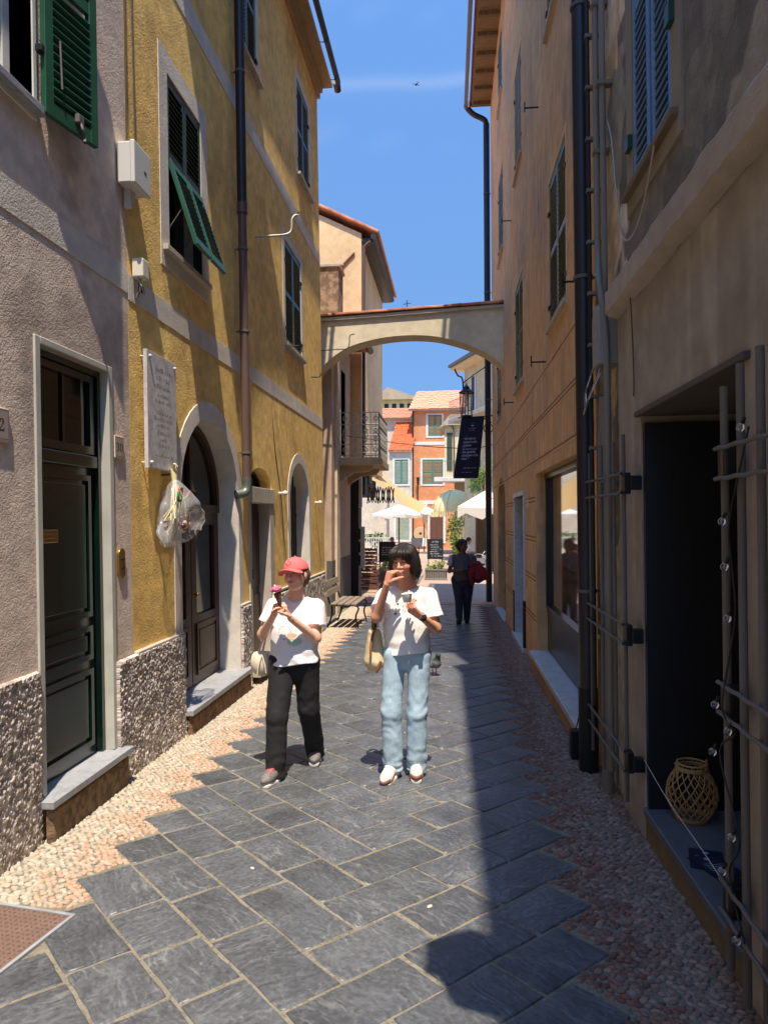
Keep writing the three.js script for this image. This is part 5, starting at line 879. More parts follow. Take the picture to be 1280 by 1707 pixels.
{
  const s = 40, P = (x, y) => pt(x, y, s), o = thing('bay_house', 'narrow cream bay with a grey cornice and balcony before the orange house', 'house', [0, 0, -s]);
  const p = P(741, 800), q = P(790, 706); part('wall', [bx(p[0], q[0], p[1], q[1], -4, 0)], mat([234, 218, 176], 0.92, { map: tMottle }), o);
  part('lower_wall', [bx(P(757, 0)[0], q[0], PZ - 0.2, p[1], -4, -0.3)], mat([164, 142, 118], 0.93, { map: tMottle }), o);
  part('cornice', [prism([[p[0] - 0.3, q[1] - 0.25], [p[0] + 0.3, q[1] + 0.5], [q[0], q[1] + 0.5], [q[0], q[1] - 0.1], [p[0], q[1] - 0.1]], -4, 0.25)], mat([188, 176, 156], 0.9, { map: tMottle }), o);
  part('balcony', [rbx(P(724, 0)[0], q[0], p[1] - 0.12, p[1] + 0.12, -0.6, 0.7, 0.02)], M.white, o); part('window', [bx(p[0] + 0.12, p[0] + 0.42, p[1] + 0.5, q[1] - 0.5, -0.05, 0.03)], mat([60, 74, 60], 0.5), o);
  part('railing', Array.from({ length: 12 }, (_, k) => cyl(V(P(725, 0)[0] + k * 0.11, p[1] + 0.1, 0.65), V(P(725, 0)[0] + k * 0.11, p[1] + 1.0, 0.65), 0.01)).concat([cyl(V(P(725, 0)[0], p[1] + 1, 0.65), V(q[0], p[1] + 1, 0.65), 0.014)]), M.greyIron, o); part('rain_pipe', [tube([[P(748, 0)[0], q[1] - 0.1, 0.1], [P(756, 0)[0], q[1] - 0.4, 0.1], [P(757, 0)[0], p[1], 0.1]], 0.04, 14, 6)], M.pipeBrown, o);
}
{ // half-dome awning
  const s = 37, c = pt(757, 853, s), o = thing('shell_awning', 'cream half dome awning with ribs and scalloped edge over a doorway', 'awning', [c[0], c[1], -s]), r = 1.12;
  part('canopy', [new THREE.SphereGeometry(r, 20, 10, Math.PI * 0.5, Math.PI, 0, Math.PI / 2).rotateY(-Math.PI / 2 + 0.35)], mat([232, 214, 156], 0.85, { side: THREE.DoubleSide }), o);
  for (let k = 0; k <= 8; k++) { const a = k / 8 * Math.PI; part('rib', [tube(Array.from({ length: 9 }, (_, i) => { const e = i / 8 * Math.PI / 2; return [-Math.sin(a) * r * 1.006 * Math.cos(e) * Math.cos(0.35) - Math.cos(a) * r * Math.cos(e) * Math.sin(0.35), r * 1.006 * Math.sin(e), Math.cos(a) * r * 1.006 * Math.cos(e)]; }), 0.014, 12, 4)], mat([214, 192, 130], 0.85), o); }
  const v = []; for (let k = 0; k < 24; k++) { const a = k / 24 * Math.PI; v.push(bx(-0.075, 0.075, -0.22 - 0.05 * (k % 2), 0.0, -0.008, 0.008).rotateY(Math.PI / 2 - a).translate(-Math.sin(a) * r, 0, Math.cos(a) * r)); } part('valance', v, mat([236, 222, 170], 0.85), o);
}
function parasol(label, s, px, rim, apex, half, turn, droop = 0.16) {
  const c = pt(px, rim, s), h = (rim - apex) / 1200 * s, w = half / 1200 * s * 1.05, o = thing('cafe_parasol', label, 'parasol', [c[0], PZ, -s], turn, 'white parasols of the cafes'), y0 = c[1] - PZ;
  const pos = [], N = 4, P = k => V(Math.cos(k * Math.PI / 2) * w, y0, Math.sin(k * Math.PI / 2) * w), ap = V(0, y0 + h, 0), tri = (a, b, d) => pos.push(a.x, a.y, a.z, b.x, b.y, b.z, d.x, d.y, d.z);
  for (let k = 0; k < N; k++) { const a = P(k + 1), b = P(k), sub = 6; let pa = a; for (let i = 1; i <= sub; i++) { const pb = a.clone().lerp(b, i / sub); pb.y -= 0.05 * Math.sin(i / sub * Math.PI); tri(ap, pa, pb); const d1 = pa.clone().add(V(0, -droop * (0.8 + 0.3 * Math.sin(i * 2.1)), 0)), d2 = pb.clone().add(V(0, -droop * (0.8 + 0.3 * Math.sin((i + 1) * 2.1)), 0)); tri(pa, d1, pb); tri(pb, d1, d2); pa = pb; } }
  const g = new THREE.BufferGeometry(); g.setAttribute('position', new THREE.Float32BufferAttribute(pos, 3)); g.computeVertexNormals();
  part('canopy', g, mat([238, 232, 216], 0.85, { phys: true, transmission: 0.25, thickness: 0, side: THREE.DoubleSide }), o); part('pole', [cyl(V(0, 0, 0), V(0, y0 + h * 0.96, 0), 0.035)], M.woodMid, o); part('base', [lathe([[0, 0], [0.3, 0], [0.3, 0.06], [0.05, 0.1], [0, 0.1]], 16)], M.greyIron, o);
  for (let k = 0; k < N; k++) part('rib', [cyl(ap.clone().add(V(0, -0.03, 0)), P(k).add(V(0, -0.02, 0)), 0.012)], M.woodMid, o);
}
parasol('white parasol in front of the white house with a knotted top', 33, 665, 857, 841, 44, 0.3);
parasol('white parasol beside the shaded corner with a drooping valance', 27, 812, 845, 816, 55, 0.55, 0.4);
parasol('white parasol behind the yellow awning near the orange house', 42, 707, 855, 843, 30, 0.5);
{ // long yellow awning on the left of the square
  const o = thing('yellow_awning', 'long sloping yellow cloth awning over the cafe tables', 'awning', [0, 0, 0]);
  const c = [[621, 797, 19.4], [702, 857, 21.5], [711, 842, 28], [639, 791, 28]].map(([x, y, s]) => { const p = pt(x, y, s); return V(p[0], p[1], -s); });
  const g = new THREE.BufferGeometry(), pos = [], n = 10, q = (u, v) => c[0].clone().lerp(c[3], v).lerp(c[1].clone().lerp(c[2], v), u).add(V(0, -0.10 * Math.sin(u * Math.PI) + 0.01 * Math.sin(v * 30), 0)); for (let i = 0; i < n; i++) for (let j = 0; j < n; j++) for (const [a, b] of [[0, 0], [1, 0], [1, 1], [0, 0], [1, 1], [0, 1]]) { const p = q((i + a) / n, (j + b) / n); pos.push(p.x, p.y, p.z); }
  g.setAttribute('position', new THREE.Float32BufferAttribute(pos, 3)); g.computeVertexNormals(); const ym = mat([190, 152, 76], 0.85, { phys: true, transmission: 0.15, thickness: 0, side: THREE.DoubleSide }); part('cloth', g, ym, o);
  part('front_bar', [cyl(c[1], c[2], 0.03)], M.white, o); part('valance', [prism([[0, 0], [4.1, 0], [4.1, -0.24], [3.6, -0.3], [3.0, -0.24], [2.4, -0.3], [1.8, -0.24], [1.2, -0.3], [0.6, -0.24], [0, -0.3]], 0, 0.01).rotateY(Math.PI / 2 - 0.0).translate(c[1].x + 0.03, c[1].y, c[1].z)], ym, o);
  const z = []; for (let k = 0; k < 5; k++) { const x = -2.3 + k * 0.14, a = k % 2; z.push(tube([[x, 2.55 - a * 0.1, -18.6], [x + 0.07, 2.1, -18.6], [x + 0.14, 2.5, -18.6]], 0.016, 8, 5), tube([[x, 2.1 + a * 0.08, -18.62], [x + 0.07, 2.55, -18.62], [x + 0.14, 2.12, -18.62]], 0.016, 8, 5)); } part('scissor_arm', z, M.blackIron, o); part('motor_box', [rbx(-2.5, -2.2, 2.6, 2.85, -18.9, -18.3, 0.02)], M.blackIron, o);
}
function planter(label, x, s, w, h, sd) {
  const o = thing('flower_planter', label, 'planter', [x, PZ, -s], 0, 'slatted planters with bushy greens'); part('box', [bx(-w / 2 + 0.01, w / 2 - 0.01, 0.03, h, -0.15, 0.15)], mat([70, 68, 66], 0.8), o);
  for (let k = 0; k < 12; k++) part('slat', [bx(-w / 2 + 0.03 + k * (w - 0.06) / 12, -w / 2 + 0.03 + (k + 0.6) * (w - 0.06) / 12, 0.06, h - 0.06, 0.15, 0.165)], mat([126, 122, 116], 0.7), o); part('rim', [rbx(-w / 2, w / 2, h - 0.05, h, -0.17, 0.18, 0.008), rbx(-w / 2, w / 2, 0, 0.06, -0.17, 0.18, 0.008)], mat([126, 122, 116], 0.7), o); part('foliage', leaves([0, h + 0.12, 0], [w * 0.48, 0.17, 0.16], 380, 0.07, sd), leafB[1], o);
}
planter('slatted planter of bright leaves under the full menu board', -0.66, 24, 0.74, 0.36, 81); planter('slatted planter of leaves under the half hidden board by the crates', -2.27, 23, 0.72, 0.36, 82);
function board(label, x, s, w, h, y, lines, title) {
  const o = thing('menu_board', label, 'menu board', [x, PZ, -s], 0), t = canvasTex(160, 200, (c, W, H) => { c.fillStyle = '#1c2226'; c.fillRect(0, 0, W, H); c.fillStyle = '#dfe3df'; if (title) scrawl(c, 45, 30, 70, 18, 31); for (let i = 0; i < lines; i++) scrawl(c, 22 + 20 * hash(i, lines), 60 + i * 24, 116 - 40 * hash(i, lines, 2), 14, 40 + i + lines); });
  part('frame', [rbx(-w / 2, w / 2, y, y + h, -0.02, 0.02, 0.006)], mat([38, 36, 34], 0.7), o); part('chalk_face', new THREE.PlaneGeometry(w - 0.05, h - 0.05).translate(0, y + h / 2, 0.022), mat(0xffffff, 0.7, { map: t }), o); for (const e of [-1, 1]) part('leg', [bx(e * (w / 2 - 0.04) - 0.015, e * (w / 2 - 0.04) + 0.015, 0, y, -0.02, 0.02)], M.woodDark, o);
}
board('black menu board closely written in white above a planter', -0.7, 24.4, 0.54, 0.68, 0.66, 6, true); board('black board with a few chalk words beside the crates', -2.24, 23.4, 0.54, 0.68, 0.6, 4, false);
{ const o = thing('white_lectern_sign', 'white tilted menu stand on a thin post near the boards', 'sign', [-1.27, PZ, -24.6]); part('panel', [bx(-0.26, 0.26, -0.16, 0.16, -0.015, 0.015).rotateX(-0.5).translate(0, 1.22, 0)], M.white, o); part('post', [cyl(V(0, 0, 0), V(0, 1.15, 0), 0.018)], M.blackIron, o); }
{ const o = thing('potted_shrub', 'tall leafy yellow green shrub in a pot before the brown wall', 'plant', [pt(758, 0, 32)[0], PZ, -32]); part('foliage', leaves([0, 1.35, 0], [0.42, 0.95, 0.4], 1000, 0.12, 91), leafB[0], o); part('stem', [cyl(V(0, 0.3, 0), V(0, 1.5, 0), 0.03)], M.woodMid, o); part('pot', [lathe([[0, 0], [0.2, 0], [0.27, 0.42], [0.24, 0.42], [0, 0.38]], 16)], M.tile3, o); }
{ srand(95); for (let k = 0; k < 6; k++) { const x = -2.95 + (k % 3) * 0.02, o = thing('wooden_crate', ['topmost wooden crate of the stall in the dark corner', 'second wooden crate of the stall from the top', 'third wooden crate of the stall from the top', 'fourth wooden crate of the stall from the top', 'fifth wooden crate of the stall just above the lowest', 'lowest wooden crate of the stall standing on the paving'][5 - k], 'crate', [-2.55 + rnd(-0.03, 0.03), PZ + k * 0.2, -20.6], rnd(-0.1, 0.1)); part('slats', [bx(-0.3, 0.3, 0, 0.02, -0.2, 0.2), bx(-0.3, 0.3, 0.03, 0.09, 0.18, 0.2), bx(-0.3, 0.3, 0.11, 0.17, 0.18, 0.2), bx(-0.3, -0.28, 0, 0.17, -0.2, 0.18), bx(0.28, 0.3, 0, 0.17, -0.2, 0.18)], M.woodMid, o); part('fruit', Array.from({ length: 14 }, () => sph(rnd(-0.24, 0.24), 0.14, rnd(-0.15, 0.15), 0.045, 7, 5)), mat([190, 110, 60], 0.6), o); } }
function cafeChair(label, x, s, turn) {
  const o = thing('cafe_chair', label, 'chair', [x, PZ, -s], turn, 'metal cafe chairs'), m = mat([196, 194, 188], 0.35, { metal: 0.7 }); part('seat', [rbx(-0.2, 0.2, 0.44, 0.46, -0.2, 0.2, 0.01)], m, o); for (const [a, b] of [[-1, -1], [1, -1], [-1, 1], [1, 1]]) part('leg', [cyl(V(a * 0.17, 0.44, b * 0.17), V(a * 0.21, 0, b * 0.22), 0.012)], m, o); part('backrest', [tube([[-0.2, 0.45, -0.2], [-0.22, 0.7, -0.24], [-0.14, 0.84, -0.26], [0, 0.87, -0.27], [0.14, 0.84, -0.26], [0.22, 0.7, -0.24], [0.2, 0.45, -0.2]], 0.012, 30, 6), bx(-0.2, 0.2, 0.58, 0.74, -0.245, -0.235)], m, o);
}
cafeChair('metal cafe chair nearest the corner pipe in the square', pt(804, 0, 24)[0], 24, 2.6); cafeChair('metal cafe chair where the white shirted person sits', pt(780, 0, 27)[0], 27, 1.2); cafeChair('metal cafe chair farther back in the shade by the terrace', pt(800, 0, 26)[0], 26, -2.2);
{ const o = thing('cafe_table', 'small round cafe table between the metal chairs', 'table', [pt(791, 0, 26.5)[0], PZ, -26.5]); part('top', [new THREE.CylinderGeometry(0.36, 0.36, 0.03, 24).translate(0, 0.74, 0)], M.blackIron, o); part('leg', [cyl(V(0, 0, 0), V(0, 0.73, 0), 0.03)], M.blackIron, o); part('foot', [new THREE.CylinderGeometry(0.2, 0.22, 0.03, 20).translate(0, 0.015, 0)], M.blackIron, o); }
{ const o = thing('white_railing', 'low white railing and grasses in front of the white house', 'railing', [pt(626, 0, 40)[0], PZ, -40]); part('rails', Array.from({ length: 14 }, (_, k) => bx(-0.9 + k * 0.13, -0.86 + k * 0.13, 0.1, 0.95, -0.015, 0.015)).concat([bx(-0.95, 0.95, 0.92, 0.97, -0.02, 0.02), bx(-0.95, 0.95, 0.1, 0.15, -0.02, 0.02)]), M.white, o); part('grasses', leaves([0, 0.75, -0.25], [1.0, 0.5, 0.2], 260, 0.2, 97), leafA[0], o); }
// swift in the sky
{ const p = pt(694, 141, 30), o = thing('flying_bird', 'small dark bird flying high in the blue sky', 'bird', [p[0], p[1], -30], 0.5); const g = new THREE.SphereGeometry(1, 10, 8); g.scale(0.035, 0.03, 0.1); part('body', [g, new THREE.ConeGeometry(0.02, 0.1, 5).rotateX(-Math.PI / 2).translate(0, 0, 0.13)], M.blackIron, o); for (const e of [-1, 1]) part('wing', [prism([[0, -0.03], [0.14, 0.02], [0.2, 0.1], [0.1, 0.06], [0, 0.06]], 0, 0.006).rotateX(-1.2).scale(e, 1, 1)], M.blackIron, o); }
// ------------------------------------------------------------------ figures: smooth-joined distance fields, meshed
const smin = (a, b, k) => { const h = clamp(0.5 + 0.5 * (b - a) / k); return b + (a - b) * h - k * h * (1 - h); };
const smax = (a, b, k) => -smin(-a, -b, k);
function cone(a, b, ra, rb = ra, sq = 1) {              // tapered capsule, optionally flattened front to back
  const [ax, ay, az] = a, dx = b[0] - ax, dy = b[1] - ay, dz = (b[2] - az) / sq, L = dx * dx + dy * dy + dz * dz || 1e-9;
  return (x, y, z) => { const px = x - ax, py = y - ay, pz = (z - az) / sq, h = clamp((px * dx + py * dy + pz * dz) / L), ex = px - dx * h, ey = py - dy * h, ez = pz - dz * h; return (Math.sqrt(ex * ex + ey * ey + ez * ez) - (ra + (rb - ra) * h)) * Math.min(1, sq + 0.15); };
}
function ell(c, r) { const m = Math.min(...r); return (x, y, z) => { const px = (x - c[0]) / r[0], py = (y - c[1]) / r[1], pz = (z - c[2]) / r[2], k = Math.sqrt(px * px + py * py + pz * pz), g = Math.sqrt(px * px / r[0] / r[0] + py * py / r[1] / r[1] + pz * pz / r[2] / r[2]); return g < 1e-6 ? -m : k * (k - 1) / g; }; }
const join = (fs, k) => (x, y, z) => { let d = fs[0](x, y, z); for (let i = 1; i < fs.length; i++) d = smin(d, fs[i](x, y, z), k); return d; };
function skinField(f, lo, hi, cell, colour) {            // surface nets
  const nx = Math.ceil((hi[0] - lo[0]) / cell) + 1, ny = Math.ceil((hi[1] - lo[1]) / cell) + 1, nz = Math.ceil((hi[2] - lo[2]) / cell) + 1, D = new Float32Array(nx * ny * nz), id = (i, j, k) => (k * ny + j) * nx + i;
  for (let k = 0; k < nz; k++) for (let j = 0; j < ny; j++) for (let i = 0; i < nx; i++) D[id(i, j, k)] = f(lo[0] + i * cell, lo[1] + j * cell, lo[2] + k * cell);
  const vid = new Int32Array(nx * ny * nz).fill(-1), pos = [], ix = [];
  const E = [[0, 1], [2, 3], [4, 5], [6, 7], [0, 2], [1, 3], [4, 6], [5, 7], [0, 4], [1, 5], [2, 6], [3, 7]];
  for (let k = 0; k < nz - 1; k++) for (let j = 0; j < ny - 1; j++) for (let i = 0; i < nx - 1; i++) {
    const v = []; let s = 0; for (let c = 0; c < 8; c++) { const d = D[id(i + (c & 1), j + (c >> 1 & 1), k + (c >> 2))]; v.push(d); if (d < 0) s++; } if (s === 0 || s === 8) continue;
    let x = 0, y = 0, z = 0, n = 0; for (const [a, b] of E) if ((v[a] < 0) !== (v[b] < 0)) { const t = v[a] / (v[a] - v[b]); x += (a & 1) + ((b & 1) - (a & 1)) * t; y += (a >> 1 & 1) + ((b >> 1 & 1) - (a >> 1 & 1)) * t; z += (a >> 2) + ((b >> 2) - (a >> 2)) * t; n++; }
    vid[id(i, j, k)] = pos.length / 3; pos.push(lo[0] + (i + x / n) * cell, lo[1] + (j + y / n) * cell, lo[2] + (k + z / n) * cell);
  }
  const quad = (a, b, c, d, fl) => { if (a < 0 || b < 0 || c < 0 || d < 0) return; fl ? ix.push(a, c, b, a, d, c) : ix.push(a, b, c, a, c, d); };
  for (let k = 1; k < nz - 1; k++) for (let j = 1; j < ny - 1; j++) for (let i = 1; i < nx - 1; i++) {
    const d = D[id(i, j, k)] < 0;
    if (d !== D[id(i + 1, j, k)] < 0) quad(vid[id(i, j - 1, k - 1)], vid[id(i, j, k - 1)], vid[id(i, j, k)], vid[id(i, j - 1, k)], !d);
    if (d !== D[id(i, j + 1, k)] < 0) quad(vid[id(i - 1, j, k - 1)], vid[id(i - 1, j, k)], vid[id(i, j, k)], vid[id(i, j, k - 1)], !d);
    if (d !== D[id(i, j, k + 1)] < 0) quad(vid[id(i - 1, j - 1, k)], vid[id(i, j - 1, k)], vid[id(i, j, k)], vid[id(i - 1, j, k)], !d);
  }
  const N = pos.length / 3, nor = new Float32Array(N * 3), col = colour ? new Float32Array(N * 3) : null, uv = new Float32Array(N * 2), e = cell * 0.4, c = new THREE.Color();
  for (let q = 0; q < N; q++) {
    const x = pos[3 * q], y = pos[3 * q + 1], z = pos[3 * q + 2]; let a = f(x + e, y, z) - f(x - e, y, z), b = f(x, y + e, z) - f(x, y - e, z), g = f(x, y, z + e) - f(x, y, z - e); const l = Math.hypot(a, b, g) || 1; nor[3 * q] = a / l; nor[3 * q + 1] = b / l; nor[3 * q + 2] = g / l; uv[2 * q] = x + 0.7 * z; uv[2 * q + 1] = y;
    if (col) { const k = colour(x, y, z); c.setRGB(k[0] / 255, k[1] / 255, k[2] / 255, THREE.SRGBColorSpace); col[3 * q] = c.r; col[3 * q + 1] = c.g; col[3 * q + 2] = c.b; }
  }
  const g = new THREE.BufferGeometry(); g.setAttribute('position', new THREE.Float32BufferAttribute(pos, 3)); g.setAttribute('normal', new THREE.BufferAttribute(nor, 3)); g.setAttribute('uv', new THREE.BufferAttribute(uv, 2)); if (col) g.setAttribute('color', new THREE.BufferAttribute(col, 3)); g.setIndex(ix); return g;
}
function box(pts, pad) { const lo = [9, 9, 9], hi = [-9, -9, -9]; for (const p of pts) for (let k = 0; k < 3; k++) { lo[k] = Math.min(lo[k], p[k] - pad); hi[k] = Math.max(hi[k], p[k] + pad); } return [lo, hi]; }
const add = (a, b, k = 1) => [a[0] + b[0] * k, a[1] + b[1] * k, a[2] + b[2] * k], unit = a => { const l = Math.hypot(...a) || 1; return [a[0] / l, a[1] / l, a[2] / l]; }, crs = (a, b) => [a[1] * b[2] - a[2] * b[1], a[2] * b[0] - a[0] * b[2], a[0] * b[1] - a[1] * b[0]];
function handBones(W, D, N, side, curl, thumb = 0.6, pinch = 0) {   // wrist, direction of the palm, way the palm faces
  D = unit(D); N = unit(add(N, D, -(N[0] * D[0] + N[1] * D[1] + N[2] * D[2]))); const T = crs(D, N), t = T.map(v => v * side), F = [], pts = [W];
  for (let i = 0; i < 4; i++) F.push(cone(add(W, t, (1.5 - i) * 0.008), add(add(W, D, 0.078), t, (1.5 - i) * 0.019), 0.017, 0.0125));
  const len = [0.95, 1.05, 1.0, 0.8];
  for (let i = 0; i < 4; i++) {
    let p = add(add(W, D, 0.08), t, (1.5 - i) * 0.0195), a = 0.15 + curl * 0.3, c = curl * (1 + (i - 1) * 0.12);
    [0.043, 0.027, 0.021].forEach((l, s) => { a += c * [0.55, 0.75, 0.55][s]; const d = add(D.map(v => v * Math.cos(a)), N, Math.sin(a)), q = add(p, d, l * len[i]); F.push(cone(p, q, 0.0092 - s * 0.0008, 0.0086 - s * 0.0009)); pts.push(q); p = q; });
  }
  let p = add(add(W, D, 0.02), t, 0.022), d = unit(add(add(t.map(v => v * thumb), D, 0.75), N, 0.45 + pinch)); for (const [l, r] of [[0.042, 0.013], [0.032, 0.0105], [0.024, 0.0095]]) { const q = add(p, d, l); F.push(cone(p, q, r, r - 0.001)); pts.push(q); p = q; d = unit(add(add(d, D, 0.25), N, 0.25 + pinch)); }
  return [F, pts];
}
function headField(hair) {
  return join([ell([0, 0.03, -0.012], [0.073, 0.085, 0.092]), ell([0, -0.04, 0.014], [0.056, 0.066, 0.066]), cone([0, -0.088, 0.048], [0, -0.085, 0.052], 0.02), ell([0.034, -0.022, 0.05], [0.028, 0.03, 0.03]), ell([-0.034, -0.022, 0.05], [0.028, 0.03, 0.03]), ell([0.0, 0.028, 0.066], [0.05, 0.013, 0.018])], 0.022);
}
function headShape() {
  const base = headField(), nose = join([cone([0, 0.018, 0.078], [0, -0.022, 0.100], 0.008, 0.0115), cone([-0.011, -0.026, 0.088], [0.011, -0.026, 0.088], 0.008)], 0.01), lips = ell([0, -0.052, 0.078], [0.023, 0.0085, 0.012]), ears = [ell([0.072, 0.0, -0.008], [0.011, 0.032, 0.019]), ell([-0.072, 0.0, -0.008], [0.011, 0.032, 0.019])], s1 = ell([0.03, 0.012, 0.086], [0.018, 0.012, 0.014]), s2 = ell([-0.03, 0.012, 0.086], [0.018, 0.012, 0.014]), e1 = ell([0.03, 0.011, 0.066], [0.013, 0.011, 0.012]), e2 = ell([-0.03, 0.011, 0.066], [0.013, 0.011, 0.012]);
  return (x, y, z) => { let d = base(x, y, z); d = smax(d, -smin(s1(x, y, z), s2(x, y, z), 0.005), 0.008); d = Math.min(d, e1(x, y, z), e2(x, y, z)); d = smin(d, nose(x, y, z), 0.010); d = smin(d, lips(x, y, z), 0.006); d = smin(d, Math.min(ears[0](x, y, z), ears[1](x, y, z)), 0.006); return d; };
}
const skinCol = (base, lip, brow) => (x, y, z) => {      // in head space
  let c = base; const n = 6 * n3(x * 60, y * 60, z * 60); c = c.map(v => v + n);
  if (z > 0.05) { const b = Math.abs(Math.abs(x) - 0.031); if (b < 0.019 && Math.abs(y - 0.030 - 0.1 * (0.019 - b) * 0.3) < 0.0048) return brow; if (Math.hypot((Math.abs(x) - 0.03) / 0.013, (y - 0.0105) / 0.0042) < 1) return [40, 30, 28]; if (Math.abs(x) < 0.023 * (1 - Math.pow(Math.abs(y + 0.052) / 0.010, 2)) && Math.abs(y + 0.052) < 0.0095) return lip; const ck = Math.hypot((Math.abs(x) - 0.04) / 0.022, (y + 0.022) / 0.02); if (ck < 1) return [c[0] + 6, c[1] - 6, c[2] - 5]; }
  return c;
};
function transformed(f, P, eul) { const m = new THREE.Matrix4().makeRotationFromEuler(new THREE.Euler(...eul, 'YXZ')).setPosition(...P), inv = m.clone().invert().elements; return (x, y, z) => f(inv[0] * x + inv[4] * y + inv[8] * z + inv[12], inv[1] * x + inv[5] * y + inv[9] * z + inv[13], inv[2] * x + inv[6] * y + inv[10] * z + inv[14]); }
const rigid = (g, P, eul) => g.applyMatrix4(new THREE.Matrix4().makeRotationFromEuler(new THREE.Euler(...eul, 'YXZ')).setPosition(...P));
const skinMat = () => mat(0xffffff, 0.55, { phys: true, vertexColors: true, sheen: 0.15 });
const wrinkle = (amp, fx, fy, fz, o = 0) => (x, y, z) => amp * (n3(x * fx + o, y * fy, z * fz) + 0.6 * n3(x * fx * 2.2, y * fy * 2.1 + o, z * fz * 2.2));
